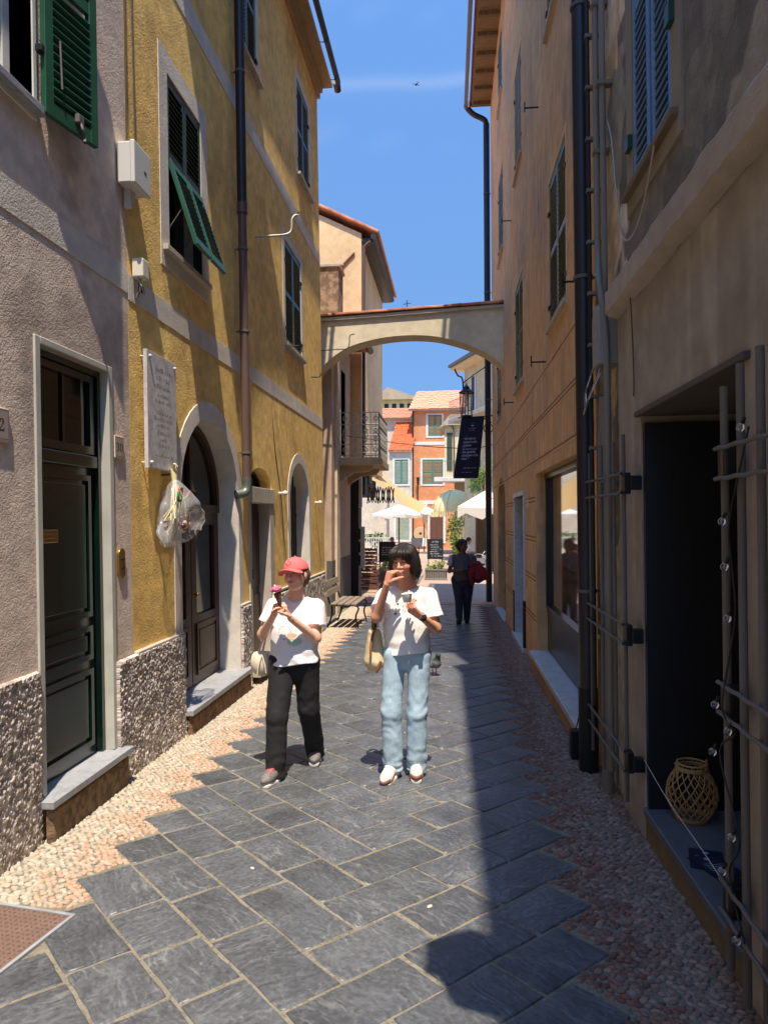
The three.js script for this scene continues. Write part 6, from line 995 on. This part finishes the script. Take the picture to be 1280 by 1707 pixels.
// a figure from its joints
function figure(o, J) {
  const c = J.coarse || 1, skin = J.skin, hc = skinCol(skin, J.lip || [168, 92, 84], J.brow || [60, 44, 38]);
  const arm = J.arms.map(a => [cone(a.sh, a.el, 0.043 * J.b, 0.036 * J.b), cone(a.el, a.wr, 0.036 * J.b, 0.024 * J.b)]).flat();
  const leg = J.legs.map(l => [cone(l.hip, l.kn, 0.062, 0.045), cone(l.kn, l.an, 0.043, 0.03)]).flat();
  const neck = cone(add(J.neck, [0, -0.06, -0.01]), add(J.head, [0, -0.045, -0.02]), 0.053, 0.046), torso = [cone(J.neck, J.pelvis, 0.07, 0.09, 0.7), cone(add(J.arms[0].sh, [0.01, 0, 0]), add(J.arms[1].sh, [-0.01, 0, 0]), 0.038, 0.038)];
  const bodyF = join([...arm, ...leg, ...torso, neck], 0.025), [lo, hi] = box([J.neck, J.head, ...J.arms.flatMap(a => [a.sh, a.el, a.wr]), ...J.legs.flatMap(l => [l.hip, l.kn, l.an])], 0.12); hi[1] = J.head[1] - 0.03;
  const gs = [skinField(bodyF, lo, hi, 0.012 * c, (x, y, z) => { const n = 5 * n3(x * 40, y * 40, z * 40); return skin.map(v => v + n); })];
  const hf = headShape(); gs.push(rigid(skinField(hf, [-0.1, -0.13, -0.12], [0.1, 0.13, 0.13], 0.0042 * c, hc), J.head, J.turn));
  for (const a of J.arms) if (a.hand) { const [F, pts] = handBones(a.wr, a.hand.D, a.hand.N, a.hand.side, a.hand.curl, a.hand.thumb, a.hand.pinch); F.push(cone(add(a.el, add(a.wr, a.el, -1), 0.72), a.wr, 0.027 * J.b, 0.0225)); const [l2, h2] = box([add(a.el, add(a.wr, a.el, -1), 0.8), ...pts], 0.03); gs.push(skinField(join(F, 0.006), l2, h2, 0.0042 * c, (x, y, z) => { const n = 8 * n3(x * 90, y * 90, z * 90); return [skin[0] + n + 4, skin[1] + n - 4, skin[2] + n - 4]; })); }
  part('body', gs, skinMat(), o);
  // shirt
  const S = J.shirt, sl = J.arms.map(a => { const e = add(a.sh, add(a.el, a.sh, -1), S.sleeve), d = unit(add(e, a.sh, -1)), f = cone(a.sh, add(e, d, 0.03), S.r0, S.r1); return (x, y, z) => smax(f(x, y, z), (x - e[0]) * d[0] + (y - e[1]) * d[1] + (z - e[2]) * d[2], 0.004); });
  const tor = join(S.torso.map(t => cone(t[0], t[1], t[2], t[3], t[4] || 0.62)), 0.04), shl = join(J.arms.map(a => cone(add(J.neck, [0, -0.045, -0.005]), add(a.sh, [0, -0.012, 0]), 0.066, 0.05, 0.85)), 0.03), wk = wrinkle(S.fold, 11, 5, 11, S.o || 0), nk = ell(add(J.neck, [0, 0.035, 0.03]), [0.064, 0.062, 0.075]);
  const sf = (x, y, z) => { let d = smin(tor(x, y, z), shl(x, y, z), 0.035); d = smin(d, sl[0](x, y, z), 0.022); d = smin(d, sl[1](x, y, z), 0.022); if (d < 0.04 && d > -0.04) d += wk(x, y, z) + S.fold * 0.7 * Math.sin(y * 60 + 9 * x + 4 * n3(x * 7, y * 5, z * 7)) * sstep(S.hem + 0.22, S.hem, y); d = smax(d, -nk(x, y, z), 0.008); return smax(d, S.hem + 0.012 * Math.sin(x * 14) - y, 0.006); };
  const [l3, h3] = box([...S.torso.flatMap(t => [t[0], t[1]]), ...J.arms.flatMap(a => [a.sh, add(a.sh, add(a.el, a.sh, -1), S.sleeve)])], 0.2); l3[1] = S.hem - 0.02; h3[1] = J.neck[1] + 0.08;
  part('shirt', skinField(sf, l3, h3, 0.0072 * c, S.paint), mat(0xffffff, 0.9, { vertexColors: true, bumpMap: tCloth, bumpScale: 0.002 }), o);
  // trousers
  const Tt = J.pants, pf = join([...J.legs.map(l => cone(l.hip, l.kn, Tt.r[0], Tt.r[1])), ...J.legs.map(l => cone(l.kn, add(l.an, [0, -0.03, 0]), Tt.r[1], Tt.r[2])), cone(J.legs[0].hip, J.legs[1].hip, Tt.r[0], Tt.r[0]), cone(add(J.pelvis, [0, -0.02, 0]), add(J.pelvis, [0, 0.09, 0]), Tt.w, Tt.w * 0.94, 0.68)], 0.018), pw = wrinkle(Tt.fold, 10, 14, 10, 3), ylo = Math.min(...J.legs.map(l => l.an[1]));
  const pff = (x, y, z) => { let d = pf(x, y, z); if (d < 0.03 && d > -0.03) { const kn = 0.55 * sstep(0.26, 0.0, Math.abs(y - J.legs[0].kn[1])), cf = sstep(0.2, 0.05, y - ylo); d += pw(x, y, z) * (0.5 + kn + cf) + Tt.fold * (kn + cf) * 0.55 * Math.sin(y * 70 + 30 * Math.abs(x - (x < 0.01 ? -0.08 : 0.09)) * (x < 0.01 ? 1 : -1) + 8 * n3(x * 8, y * 7, z * 8)); } let cut = 1; for (const l of J.legs) { const q = Math.hypot(x - l.an[0], (z - l.an[2]) * 0.8) < 0.14 ? l.an[1] + Tt.cuff - y : -1; cut = Math.min(cut, q); } d = smax(d, cut === 1 ? -1 : Math.max(-1, cut), 0.004); return smax(d, y - (J.pelvis[1] + 0.11), 0.006); };
  const [l4, h4] = box([J.pelvis, ...J.legs.flatMap(l => [l.hip, l.kn, l.an])], 0.18); h4[1] = J.pelvis[1] + 0.13; l4[1] = ylo - 0.06;
  part('trousers', skinField(pff, l4, h4, 0.0082 * c), Tt.mat, o);
  // shoes
  for (const l of J.legs) {
    const R = l.toe || 0, pit = l.pitch || 0, up = join([ell([0, 0.052, 0.10], [0.042, 0.036, 0.085]), ell([0, 0.06, -0.01], [0.039, 0.055, 0.06]), cone([0, 0.075, 0.03], [0, 0.06, 0.11], 0.036, 0.032)], 0.03), uf = (x, y, z) => smax(up(x, y, z), 0.022 - y, 0.004), so = join([cone([0, 0.016, -0.04], [0, 0.016, 0.03], 0.038, 0.037, 1), cone([0, 0.016, 0.04], [0, 0.02, 0.135], 0.044, 0.038, 1)], 0.02), sof = (x, y, z) => smax(smax(so(x, y, z), y - 0.03, 0.004), -y, 0.003), P = [l.an[0], l.foot ?? 0, l.an[2]], E = [pit, R, 0];
    const s = part('shoe', rigid(skinField(uf, [-0.07, 0, -0.1], [0.07, 0.14, 0.22], 0.006 * c, J.shoe), P, E), mat(0xffffff, 0.75, { vertexColors: true }), o); part('sole', rigid(skinField(sof, [-0.07, -0.01, -0.1], [0.07, 0.05, 0.2], 0.006 * c), P, E), mat(J.sole || [226, 220, 210], 0.7), s);
    if (J.lace) part('laces', [0, 1, 2, 3].map(k => rigid(cyl(V(-0.024, 0.104 - k * 0.0065, 0.058 + k * 0.02), V(0.024, 0.104 - k * 0.0065, 0.066 + k * 0.02), 0.006), P, E)), mat(J.lace, 0.8), s);
  }
}
const strand = (amp, f) => (x, y, z) => amp * sstep(0.035, 0.075, Math.hypot(x, z + 0.02)) * (Math.sin(Math.atan2(x, z + 0.02) * f * 0.55 + 2.5 * n3(x * 9, y * 4, z * 9)) + 0.8 * Math.sin(Math.atan2(x, z + 0.02) * f * 1.3));
function hairMesh(o, name, f, P, E, m, lo = [-0.15, -0.2, -0.17], hi = [0.15, 0.17, 0.16], cell = 0.0045) { return part(name, rigid(skinField(f, lo, hi, cell), P, E), m, o); }

// ---- woman in the red cap with the ice cream cone
{
  const o = thing('person', 'person in coral red cap and white T-shirt eating ice cream', 'person', [-1.15, gy(5.05), -5.05]);
  const head = [0.025, 1.405, 0.05], turn = [-0.10, -0.30, 0.16];
  figure(o, {
    b: 0.95, skin: [224, 176, 150], lip: [196, 110, 106], brow: [150, 112, 88], head, turn, neck: [0.02, 1.245, 0.0], pelvis: [0, 0.80, 0.0],
    arms: [{ sh: [-0.142, 1.18, 0], el: [-0.215, 0.985, 0.05], wr: [-0.088, 1.150, 0.22], hand: { D: [0.35, 0.9, 0.25], N: [0.9, -0.2, 0.3], side: -1, curl: 1.0, thumb: 0.2, pinch: 0.3 } }, { sh: [0.165, 1.185, 0], el: [0.170, 0.965, 0.05], wr: [0.030, 1.125, 0.23], hand: { D: [-0.45, 0.85, 0.2], N: [-0.8, -0.4, 0.35], side: 1, curl: 0.75, thumb: 0.4 } }],
    legs: [{ hip: [-0.075, 0.79, 0.02], kn: [-0.085, 0.43, 0.15], an: [-0.085, 0.085, 0.19], toe: -0.25 }, { hip: [0.085, 0.79, -0.01], kn: [0.10, 0.44, -0.04], an: [0.105, 0.09, -0.26], toe: 0.12 }],
    shirt: { sleeve: 0.62, r0: 0.056, r1: 0.072, hem: 0.78, fold: 0.0065, torso: [[[0.01, 1.12, -0.01], [0, 0.98, 0.0], 0.142, 0.158, 0.68], [[0, 0.98, 0.0], [0, 0.76, 0.01], 0.158, 0.178, 0.74]],
      paint: (x, y, z) => { if (z > 0.05) { const g = Math.hypot((x - 0.03) / 0.05, (y - 0.95) / 0.032), a = Math.hypot((x - 0.01) / 0.034, (y - 0.99) / 0.02); if (g < 1 && y < 0.965 + 0.3 * Math.abs(x - 0.03)) return [176, 204, 184]; if (a < 1) return [222, 178, 148]; const c = Math.abs(Math.hypot(x + 0.04, y - 1.01) - 0.045); if (c < 0.0025) return [150, 150, 176]; } return [232, 230, 232]; } },
    pants: { r: [0.098, 0.076, 0.068], w: 0.150, cuff: -0.02, fold: 0.004, mat: mat([26, 25, 27], 0.85, { bumpMap: tCloth, bumpScale: 0.0015 }) },
    shoe: (x, y, z) => z < -0.045 ? [70, 62, 62] : y < 0.04 ? [176, 170, 164] : n3(x * 160, y * 160, z * 160) > 0.25 ? [96, 90, 88] : [122, 116, 112], lace: [206, 84, 84],
  });
  const coral = mat([212, 108, 106], 0.85, { bumpMap: tCloth, bumpScale: 0.0015 });
  const dome = ell([0, 0.035, -0.012], [0.089, 0.098, 0.107]), capF = (x, y, z) => smax(dome(x, y, z) + 0.0012 * Math.cos(Math.atan2(x, z) * 3) , 0.032 - 0.10 * z - y, 0.004);
  const cp = hairMesh(o, 'cap', capF, head, turn, coral);
  const vis = (x, y, z) => { const yy = y - (0.045 - 5.5 * x * x - 0.12 * (z - 0.06)); return Math.max(Math.hypot(x / 0.085, (z - 0.055) / 0.118) - 1, -(z - 0.04) / 0.1) * 0.06 > Math.abs(yy) - 0.004 ? Math.max(Math.hypot(x / 0.085, (z - 0.055) / 0.118) - 1, -(z - 0.04) / 0.1) * 0.06 : Math.abs(yy) - 0.004; };
  part('visor', rigid(skinField(vis, [-0.11, -0.06, 0.02], [0.11, 0.08, 0.19], 0.0038), head, turn), coral, cp);
  part('badge', rigid(new THREE.TorusGeometry(0.018, 0.0022, 5, 20).rotateX(-0.5).translate(0.0, 0.098, 0.085), head, turn), mat([236, 150, 150], 0.8), cp); part('button', [rigid(sph(0, 0.134, -0.012, 0.007), head, turn)], coral, cp);
  const hb = join([ell([0, -0.01, -0.07], [0.068, 0.075, 0.045]), ell([0.066, 0.01, -0.03], [0.018, 0.045, 0.05]), ell([-0.066, 0.01, -0.03], [0.018, 0.045, 0.05])], 0.02), sn = strand(0.0016, 40); hairMesh(o, 'hair', (x, y, z) => hb(x, y, z) + sn(x, y, z), head, turn, mat([96, 70, 52], 0.6));
}
{ // her cone
  const o = thing('ice_cream_cone', 'pink petal shaped ice cream in a brown wafer cone held by the capped person', 'ice cream', [-1.15 - 0.03, gy(5.05) + 1.232, -5.05 + 0.29]); o.rotation.z = 0.22; o.rotation.x = 0.1;
  part('wafer', [lathe([[0.0, -0.02], [0.01, -0.018], [0.026, 0.075], [0.024, 0.077], [0, 0.06]], 16)], mat([120, 76, 50], 0.8, { map: re(tMottle, 0.1) }), o);
  srand(6); const pet = []; for (let k = 0; k < 13; k++) { const a = k * 2.4, r = 0.008 + 0.022 * Math.sqrt(k / 13), g = new THREE.SphereGeometry(1, 9, 7); g.scale(0.02, 0.011, 0.019).rotateZ(0.5).rotateY(-a).translate(Math.cos(a) * r, 0.095 + 0.016 * (1 - k / 13), Math.sin(a) * r); pet.push(g); } part('ice_cream', pet, mat([222, 104, 140], 0.45), o);
}
{ // her cream bag
  const o = thing('cream_handbag', 'small cream gathered handbag at the hip of the capped person', 'bag', [-1.15 - 0.235, gy(5.05) + 0.79, -5.05 - 0.02], 0.2), lm = mat([222, 208, 182], 0.65, { bumpMap: tCloth, bumpScale: 0.002 });
  const f = (x, y, z) => ell([0, -0.02, 0], [0.085, 0.10, 0.065])(x, y, z) + 0.005 * Math.sin(Math.atan2(x, z) * 9) * sstep(-0.02, 0.08, y); part('pouch', skinField((x, y, z) => smax(f(x, y, z), y - 0.06, 0.01), [-0.11, -0.15, -0.09], [0.11, 0.09, 0.09], 0.007), lm, o);
  part('strap', [tube([[-0.03, 0.05, 0.02], [0.02, 0.2, 0.03], [0.06, 0.36, 0.06], [0.09, 0.5, 0.02], [0.08, 0.515, -0.06], [0.05, 0.3, -0.1], [0.0, 0.06, -0.03]], 0.008, 40, 6)], lm, o); part('tassel', [tube([[0.0, 0.05, 0.06], [-0.02, -0.02, 0.075], [-0.03, -0.09, 0.075]], 0.006, 10, 5), tube([[0.0, 0.05, 0.06], [0.02, -0.02, 0.075], [0.03, -0.08, 0.075]], 0.006, 10, 5)], lm, o);
}
// ---- dark haired woman in jeans with the paper cup
{
  const o = thing('person', 'dark haired person in white T-shirt and light blue jeans eating from a cup', 'person', [-0.365, gy(5.03), -5.03]);
  const head = [0.005, 1.505, 0.06], turn = [0.12, -0.30, 0.06];
  figure(o, {
    b: 0.98, skin: [206, 148, 118], lip: [164, 86, 76], brow: [50, 36, 32], head, turn, neck: [0.025, 1.335, 0.0], pelvis: [0.025, 0.895, 0],
    arms: [{ sh: [-0.13, 1.262, 0], el: [-0.175, 1.13, 0.13], wr: [-0.095, 1.365, 0.23], hand: { D: [0.25, 0.95, -0.1], N: [0.75, 0.0, -0.5], side: -1, curl: 1.05, thumb: 0.4, pinch: 0.4 } }, { sh: [0.182, 1.268, 0], el: [0.225, 1.045, 0.03], wr: [0.130, 1.150, 0.20], hand: { D: [-0.75, 0.62, 0.25], N: [-0.3, 0.75, -0.3], side: 1, curl: 0.8, thumb: 0.5 } }],
    legs: [{ hip: [-0.062, 0.86, 0.01], kn: [-0.082, 0.46, 0.06], an: [-0.072, 0.10, 0.03], toe: -0.3, pitch: 0.22, foot: 0.012 }, { hip: [0.11, 0.86, 0.0], kn: [0.096, 0.46, 0.03], an: [0.088, 0.09, -0.02], toe: 0.05 }],
    shirt: { sleeve: 0.66, r0: 0.056, r1: 0.074, hem: 0.868, fold: 0.0065, o: 5, torso: [[[0.025, 1.19, -0.01], [0.025, 1.06, 0.0], 0.145, 0.152, 0.66], [[0.025, 1.06, 0.0], [0.028, 0.85, 0.005], 0.152, 0.164, 0.70]],
      paint: (x, y, z) => { if (z > 0.06) { const a = Math.abs(Math.hypot(x - 0.03, (y - 1.19) * 1.2) - 0.03); if (a < 0.0026 && n3(x * 90, y * 90, 2) > -0.2) return [130, 126, 140]; if (Math.hypot(x + 0.035, y - 1.215) < 0.009 || Math.hypot(x + 0.05, y - 1.15) < 0.009) return [40, 38, 40]; } return [236, 234, 230]; } },
    pants: { r: [0.080, 0.070, 0.070], w: 0.142, cuff: -0.04, fold: 0.0044, mat: mat([176, 202, 218], 0.9, { map: tDenim, bumpMap: tCloth, bumpScale: 0.002 }) },
    shoe: (x, y, z) => (z > 0.135 && y < 0.066) || (Math.abs(x) > 0.03 && z > 0.02 && z < 0.09 && y < 0.06) || z < -0.04 ? [156, 104, 90] : Math.abs(x) < 0.018 && z > 0.03 && z < 0.13 ? [236, 230, 218] : [214, 204, 190], lace: [240, 236, 226], sole: [232, 222, 206],
  });
  const hm = mat([36, 27, 24], 0.48), solid = join([ell([0, 0.03, -0.018], [0.096, 0.104, 0.108]), ell([0.075, -0.04, -0.015], [0.034, 0.085, 0.058]), ell([-0.075, -0.04, -0.015], [0.034, 0.085, 0.058]), ell([0, -0.05, -0.07], [0.088, 0.085, 0.05]), ell([0, 0.063, 0.058], [0.076, 0.038, 0.043])], 0.03), face = ell([0, -0.035, 0.10], [0.060, 0.082, 0.072]), sn = strand(0.0034, 52);
  hairMesh(o, 'hair', (x, y, z) => { let d = solid(x, y, z); if (d < 0.03) d += sn(x, y, z); d = smax(d, -face(x, y, z), 0.012); return smax(d, -0.125 + 0.01 * Math.sin(x * 60) - y, 0.008); }, head, turn, hm);
  part('wristwatch', [(() => { const w = V(0.138, 1.145, 0.19), d = V(-0.095, 0.105, 0.17).normalize(); return cyl(w.clone().addScaledVector(d, -0.014), w.clone().addScaledVector(d, 0.014), 0.0285, 0.0285, 18, true); })(), rbx(-0.016, 0.016, -0.014, 0.014, -0.005, 0.006, 0.004).rotateX(-0.3).rotateY(0.3).translate(0.152, 1.15, 0.222)], mat([22, 22, 24], 0.4), o);
  part('earring', [sph(0.079, 1.45, 0.035, 0.006)], M.brass, o);
}
{
  const o = thing('paper_cup', 'small paper ice cream cup in the hand of the jeans wearer', 'cup', [-0.365 + 0.045, gy(5.03) + 1.255, -5.03 + 0.285]); o.rotation.z = 0.08;
  part('cup', [lathe([[0, 0], [0.026, 0], [0.036, 0.055], [0.038, 0.056], [0.036, 0.058], [0.033, 0.054], [0, 0.05]], 20)], mat([238, 236, 228], 0.6), o); part('gelato', [new THREE.SphereGeometry(0.032, 14, 8, 0, 6.3, 0, 1.5).scale(1, 0.5, 1).translate(0, 0.05, 0)], mat([214, 200, 176], 0.5), o);
  const s = thing('plastic_spoon', 'tiny pale spoon held at the mouth of the dark haired person', 'spoon', [-0.365 - 0.03, gy(5.03) + 1.455, -5.03 + 0.195]); part('spoon', [cyl(V(-0.035, -0.005, 0.02), V(0.018, 0.0, 0.0), 0.0028), new THREE.SphereGeometry(1, 8, 6).scale(0.011, 0.003, 0.007).translate(0.026, 0, -0.002)], mat([220, 170, 170], 0.4), s);
}
{
  const o = thing('canvas_bag', 'beige canvas shoulder bag with brown leather straps on the arm', 'bag', [-0.365 - 0.205, gy(5.03) + 0.90, -5.03 + 0.0], 0.35), cm = mat([216, 198, 156], 0.9, { bumpMap: tCloth, bumpScale: 0.003 }), lm = mat([140, 84, 52], 0.6);
  const f = join([cone([0, -0.09, 0], [0.0, 0.1, 0], 0.074, 0.046, 1.2)], 0.03), w = wrinkle(0.005, 12, 12, 12, 8); part('sack', skinField((x, y, z) => smax(f(x, y, z) + w(x, y, z), y - 0.13, 0.01), [-0.12, -0.18, -0.14], [0.12, 0.16, 0.14], 0.007), cm, o);
  part('leather_strap', [tube([[-0.02, 0.12, 0.055], [-0.045, 0.03, 0.085], [-0.05, -0.04, 0.095]], 0.009, 12, 6), tube([[0.02, -0.08, 0.105], [0.0, -0.13, 0.098], [-0.01, -0.155, 0.09]], 0.011, 10, 6)], lm, o); part('buckle', [new THREE.TorusGeometry(0.016, 0.0035, 6, 16).translate(0.0, 0.165, 0.05), new THREE.TorusGeometry(0.016, 0.0035, 6, 16).translate(-0.02, 0.135, 0.06)], M.brass, o);
  part('shoulder_strap', [tube([[-0.01, 0.13, 0.04], [0.0, 0.2, 0.045], [0.03, 0.26, 0.04]], 0.014, 14, 6), tube([[0.03, 0.26, 0.04], [0.05, 0.34, 0.02], [0.075, 0.46, -0.03], [0.02, 0.3, -0.08], [0.0, 0.13, -0.05]], 0.011, 24, 6)], mat([52, 36, 34], 0.6), o);
}
// ---- woman in grey with the red jacket, further down the street
{
  const o = thing('person', 'person in dark grey top and navy jeans walking in the shade', 'person', [0.11, gy(13.57), -13.57], -0.05);
  const head = [0.02, 1.445, 0.02], turn = [0, 0.85, 0];
  figure(o, {
    coarse: 1.35, b: 1.08, skin: [96, 62, 48], lip: [92, 50, 46], brow: [24, 18, 16], head, turn, neck: [0.01, 1.28, 0], pelvis: [0.02, 0.83, 0],
    arms: [{ sh: [-0.165, 1.2, 0], el: [-0.235, 0.97, 0.02], wr: [-0.03, 1.0, 0.2], hand: { D: [0.8, 0.25, 0.4], N: [0, 0.6, 0.6], side: -1, curl: 0.7 } }, { sh: [0.185, 1.2, 0], el: [0.25, 0.97, 0.03], wr: [0.10, 1.02, 0.21], hand: { D: [-0.6, 0.3, 0.3], N: [0, 0.6, -0.5], side: 1, curl: 0.9 } }],
    legs: [{ hip: [-0.085, 0.80, 0], kn: [-0.05, 0.44, 0.05], an: [-0.045, 0.09, 0.12], toe: -0.1 }, { hip: [0.115, 0.80, 0], kn: [0.10, 0.44, -0.02], an: [0.085, 0.09, -0.1], toe: 0.1 }],
    shirt: { sleeve: 0.6, r0: 0.078, r1: 0.08, hem: 0.80, fold: 0.004, o: 9, torso: [[[0.01, 1.16, -0.01], [0.015, 0.98, 0.02], 0.165, 0.175, 0.8], [[0.015, 0.98, 0.02], [0.02, 0.78, 0.01], 0.175, 0.195, 0.78]], paint: (x, y, z) => x < -0.185 ? [150, 148, 150] : [70, 68, 74] },
    pants: { r: [0.118, 0.082, 0.056], w: 0.19, cuff: -0.01, fold: 0.003, mat: mat([34, 40, 58], 0.85, { map: tDenim }) },
    shoe: () => [34, 30, 30], sole: [30, 28, 28],
  });
  const hs = join([ell([0, 0.04, -0.02], [0.084, 0.09, 0.1]), ell([0.0, 0.0, -0.12], [0.06, 0.07, 0.055]), ell([0.02, -0.06, -0.1], [0.04, 0.06, 0.035])], 0.02), fc = ell([0, -0.03, 0.085], [0.07, 0.09, 0.06]), sn = strand(0.003, 26); hairMesh(o, 'hair', (x, y, z) => smax(hs(x, y, z) + sn(x, y, z), -fc(x, y, z), 0.01), head, turn, mat([22, 18, 17], 0.6), [-0.13, -0.16, -0.2], [0.13, 0.16, 0.13], 0.007);
  const j = thing('red_jacket', 'dark red jacket draped over the arm of the walker in grey', 'jacket', [0.11 + 0.29, gy(13.57) + 0.98, -13.57 + 0.1]), jf = join([cone([-0.12, 0.1, 0.06], [0.0, -0.12, 0.03], 0.07, 0.1, 0.8), cone([0.0, 0.13, 0], [0.09, -0.06, 0], 0.07, 0.09, 0.8), cone([-0.12, -0.02, 0.08], [-0.1, -0.22, 0.06], 0.06, 0.04), cone([0.1, -0.05, 0], [0.14, -0.1, 0], 0.06, 0.05)], 0.04), jw = wrinkle(0.012, 11, 6, 11, 2); part('cloth', skinField((x, y, z) => jf(x, y, z) + jw(x, y, z), [-0.3, -0.35, -0.2], [0.3, 0.3, 0.25], 0.011), mat([120, 22, 34], 0.85, { bumpMap: tCloth, bumpScale: 0.002 }), j); part('lining', [tube([[-0.1, -0.1, 0.12], [0.0, -0.2, 0.1], [0.12, -0.14, 0.06]], 0.02, 14, 6)], mat([30, 22, 26], 0.8), j);
  const ph = thing('mobile_phone', 'dark mobile phone in the hands of the walker in grey', 'phone', [0.11 + 0.06, gy(13.57) + 1.07, -13.57 + 0.29]); ph.rotation.x = -0.7; part('case', [rbx(-0.037, 0.037, -0.075, 0.075, -0.004, 0.004, 0.003)], M.blackIron, ph); part('screen', [bx(-0.033, 0.033, -0.07, 0.07, -0.0052, -0.0042)], M.darkGlass, ph);
}
// ---- seated people in the square
function sitter(label, x, s, turn, shirtC, skin, hairC) {
  const o = thing('person', label, 'person', [x, PZ, -s], turn), head = [0, 1.21, 0.04], tn = [0.1, 0, 0];
  figure(o, { coarse: 2.4, b: 1, skin, head, turn: tn, neck: [0, 1.05, 0], pelvis: [0, 0.55, -0.02], arms: [{ sh: [-0.16, 0.98, 0], el: [-0.2, 0.76, 0.08], wr: [-0.06, 0.8, 0.27] }, { sh: [0.16, 0.98, 0], el: [0.2, 0.76, 0.08], wr: [0.06, 0.8, 0.27] }], legs: [{ hip: [-0.09, 0.53, 0.02], kn: [-0.1, 0.52, 0.4], an: [-0.1, 0.09, 0.42] }, { hip: [0.09, 0.53, 0.02], kn: [0.1, 0.52, 0.4], an: [0.1, 0.09, 0.42] }], shirt: { sleeve: 0.8, r0: 0.07, r1: 0.07, hem: 0.5, fold: 0.003, torso: [[[0, 0.95, 0], [0, 0.55, 0], 0.15, 0.16, 0.7]], paint: () => shirtC }, pants: { r: [0.085, 0.07, 0.06], w: 0.15, cuff: 0, fold: 0.002, mat: mat([44, 46, 58], 0.9) }, shoe: () => [50, 46, 44] });
  hairMesh(o, 'hair', (x, y, z) => smax(ell([0, 0.03, -0.02], [0.088, 0.1, 0.105])(x, y, z), -ell([0, -0.05, 0.09], [0.07, 0.09, 0.07])(x, y, z), 0.01), head, tn, mat(hairC, 0.7), undefined, undefined, 0.012);
}
sitter('seated person in a white shirt at the cafe table behind', pt(780, 0, 27)[0], 27, 1.2, [228, 216, 218], [190, 140, 112], [40, 30, 26]);
sitter('seated person in a dark red top behind the chalk board', pt(653, 0, 27)[0], 27, 0.4, [120, 50, 48], [200, 150, 120], [120, 84, 56]);
cafeChair('metal cafe chair under the person in dark red', pt(653, 0, 27)[0], 27, 0.4);
// ---- pigeon behind the jeans
{
  const o = thing('pigeon', 'grey pigeon walking on the slabs behind the jeans wearer', 'pigeon', [-0.26, gy(8.6), -8.6], 0.5), pm = c => mat(c, 0.8);
  const f = join([cone([0, 0.13, -0.06], [0, 0.15, 0.05], 0.055, 0.06), cone([0, 0.17, 0.07], [0, 0.25, 0.1], 0.04, 0.026), ell([0, 0.262, 0.11], [0.022, 0.022, 0.026]), cone([0, 0.12, -0.08], [0, 0.09, -0.19], 0.035, 0.016, 0.6)], 0.03); part('body', skinField(f, [-0.09, 0.03, -0.23], [0.09, 0.31, 0.17], 0.008, (x, y, z) => y > 0.19 ? [62, 70, 66] : z < -0.13 ? [50, 50, 56] : [104, 106, 114]), mat(0xffffff, 0.7, { vertexColors: true }), o);
  for (const e of [-1, 1]) { part('wing', [new THREE.SphereGeometry(1, 10, 8).scale(0.014, 0.042, 0.1).rotateX(0.12).translate(e * 0.056, 0.14, -0.03)], pm([120, 122, 130]), o); part('leg', [cyl(V(e * 0.022, 0.09, 0), V(e * 0.024, 0.0, 0.015), 0.006), cyl(V(e * 0.024, 0.006, 0.0), V(e * 0.026, 0.004, 0.045), 0.004)], pm([160, 84, 76]), o); } part('beak', [cyl(V(0, 0.26, 0.13), V(0, 0.252, 0.158), 0.007, 0.002, 6)], pm([60, 56, 54]), o);
}
renderer.render(scene, camera);
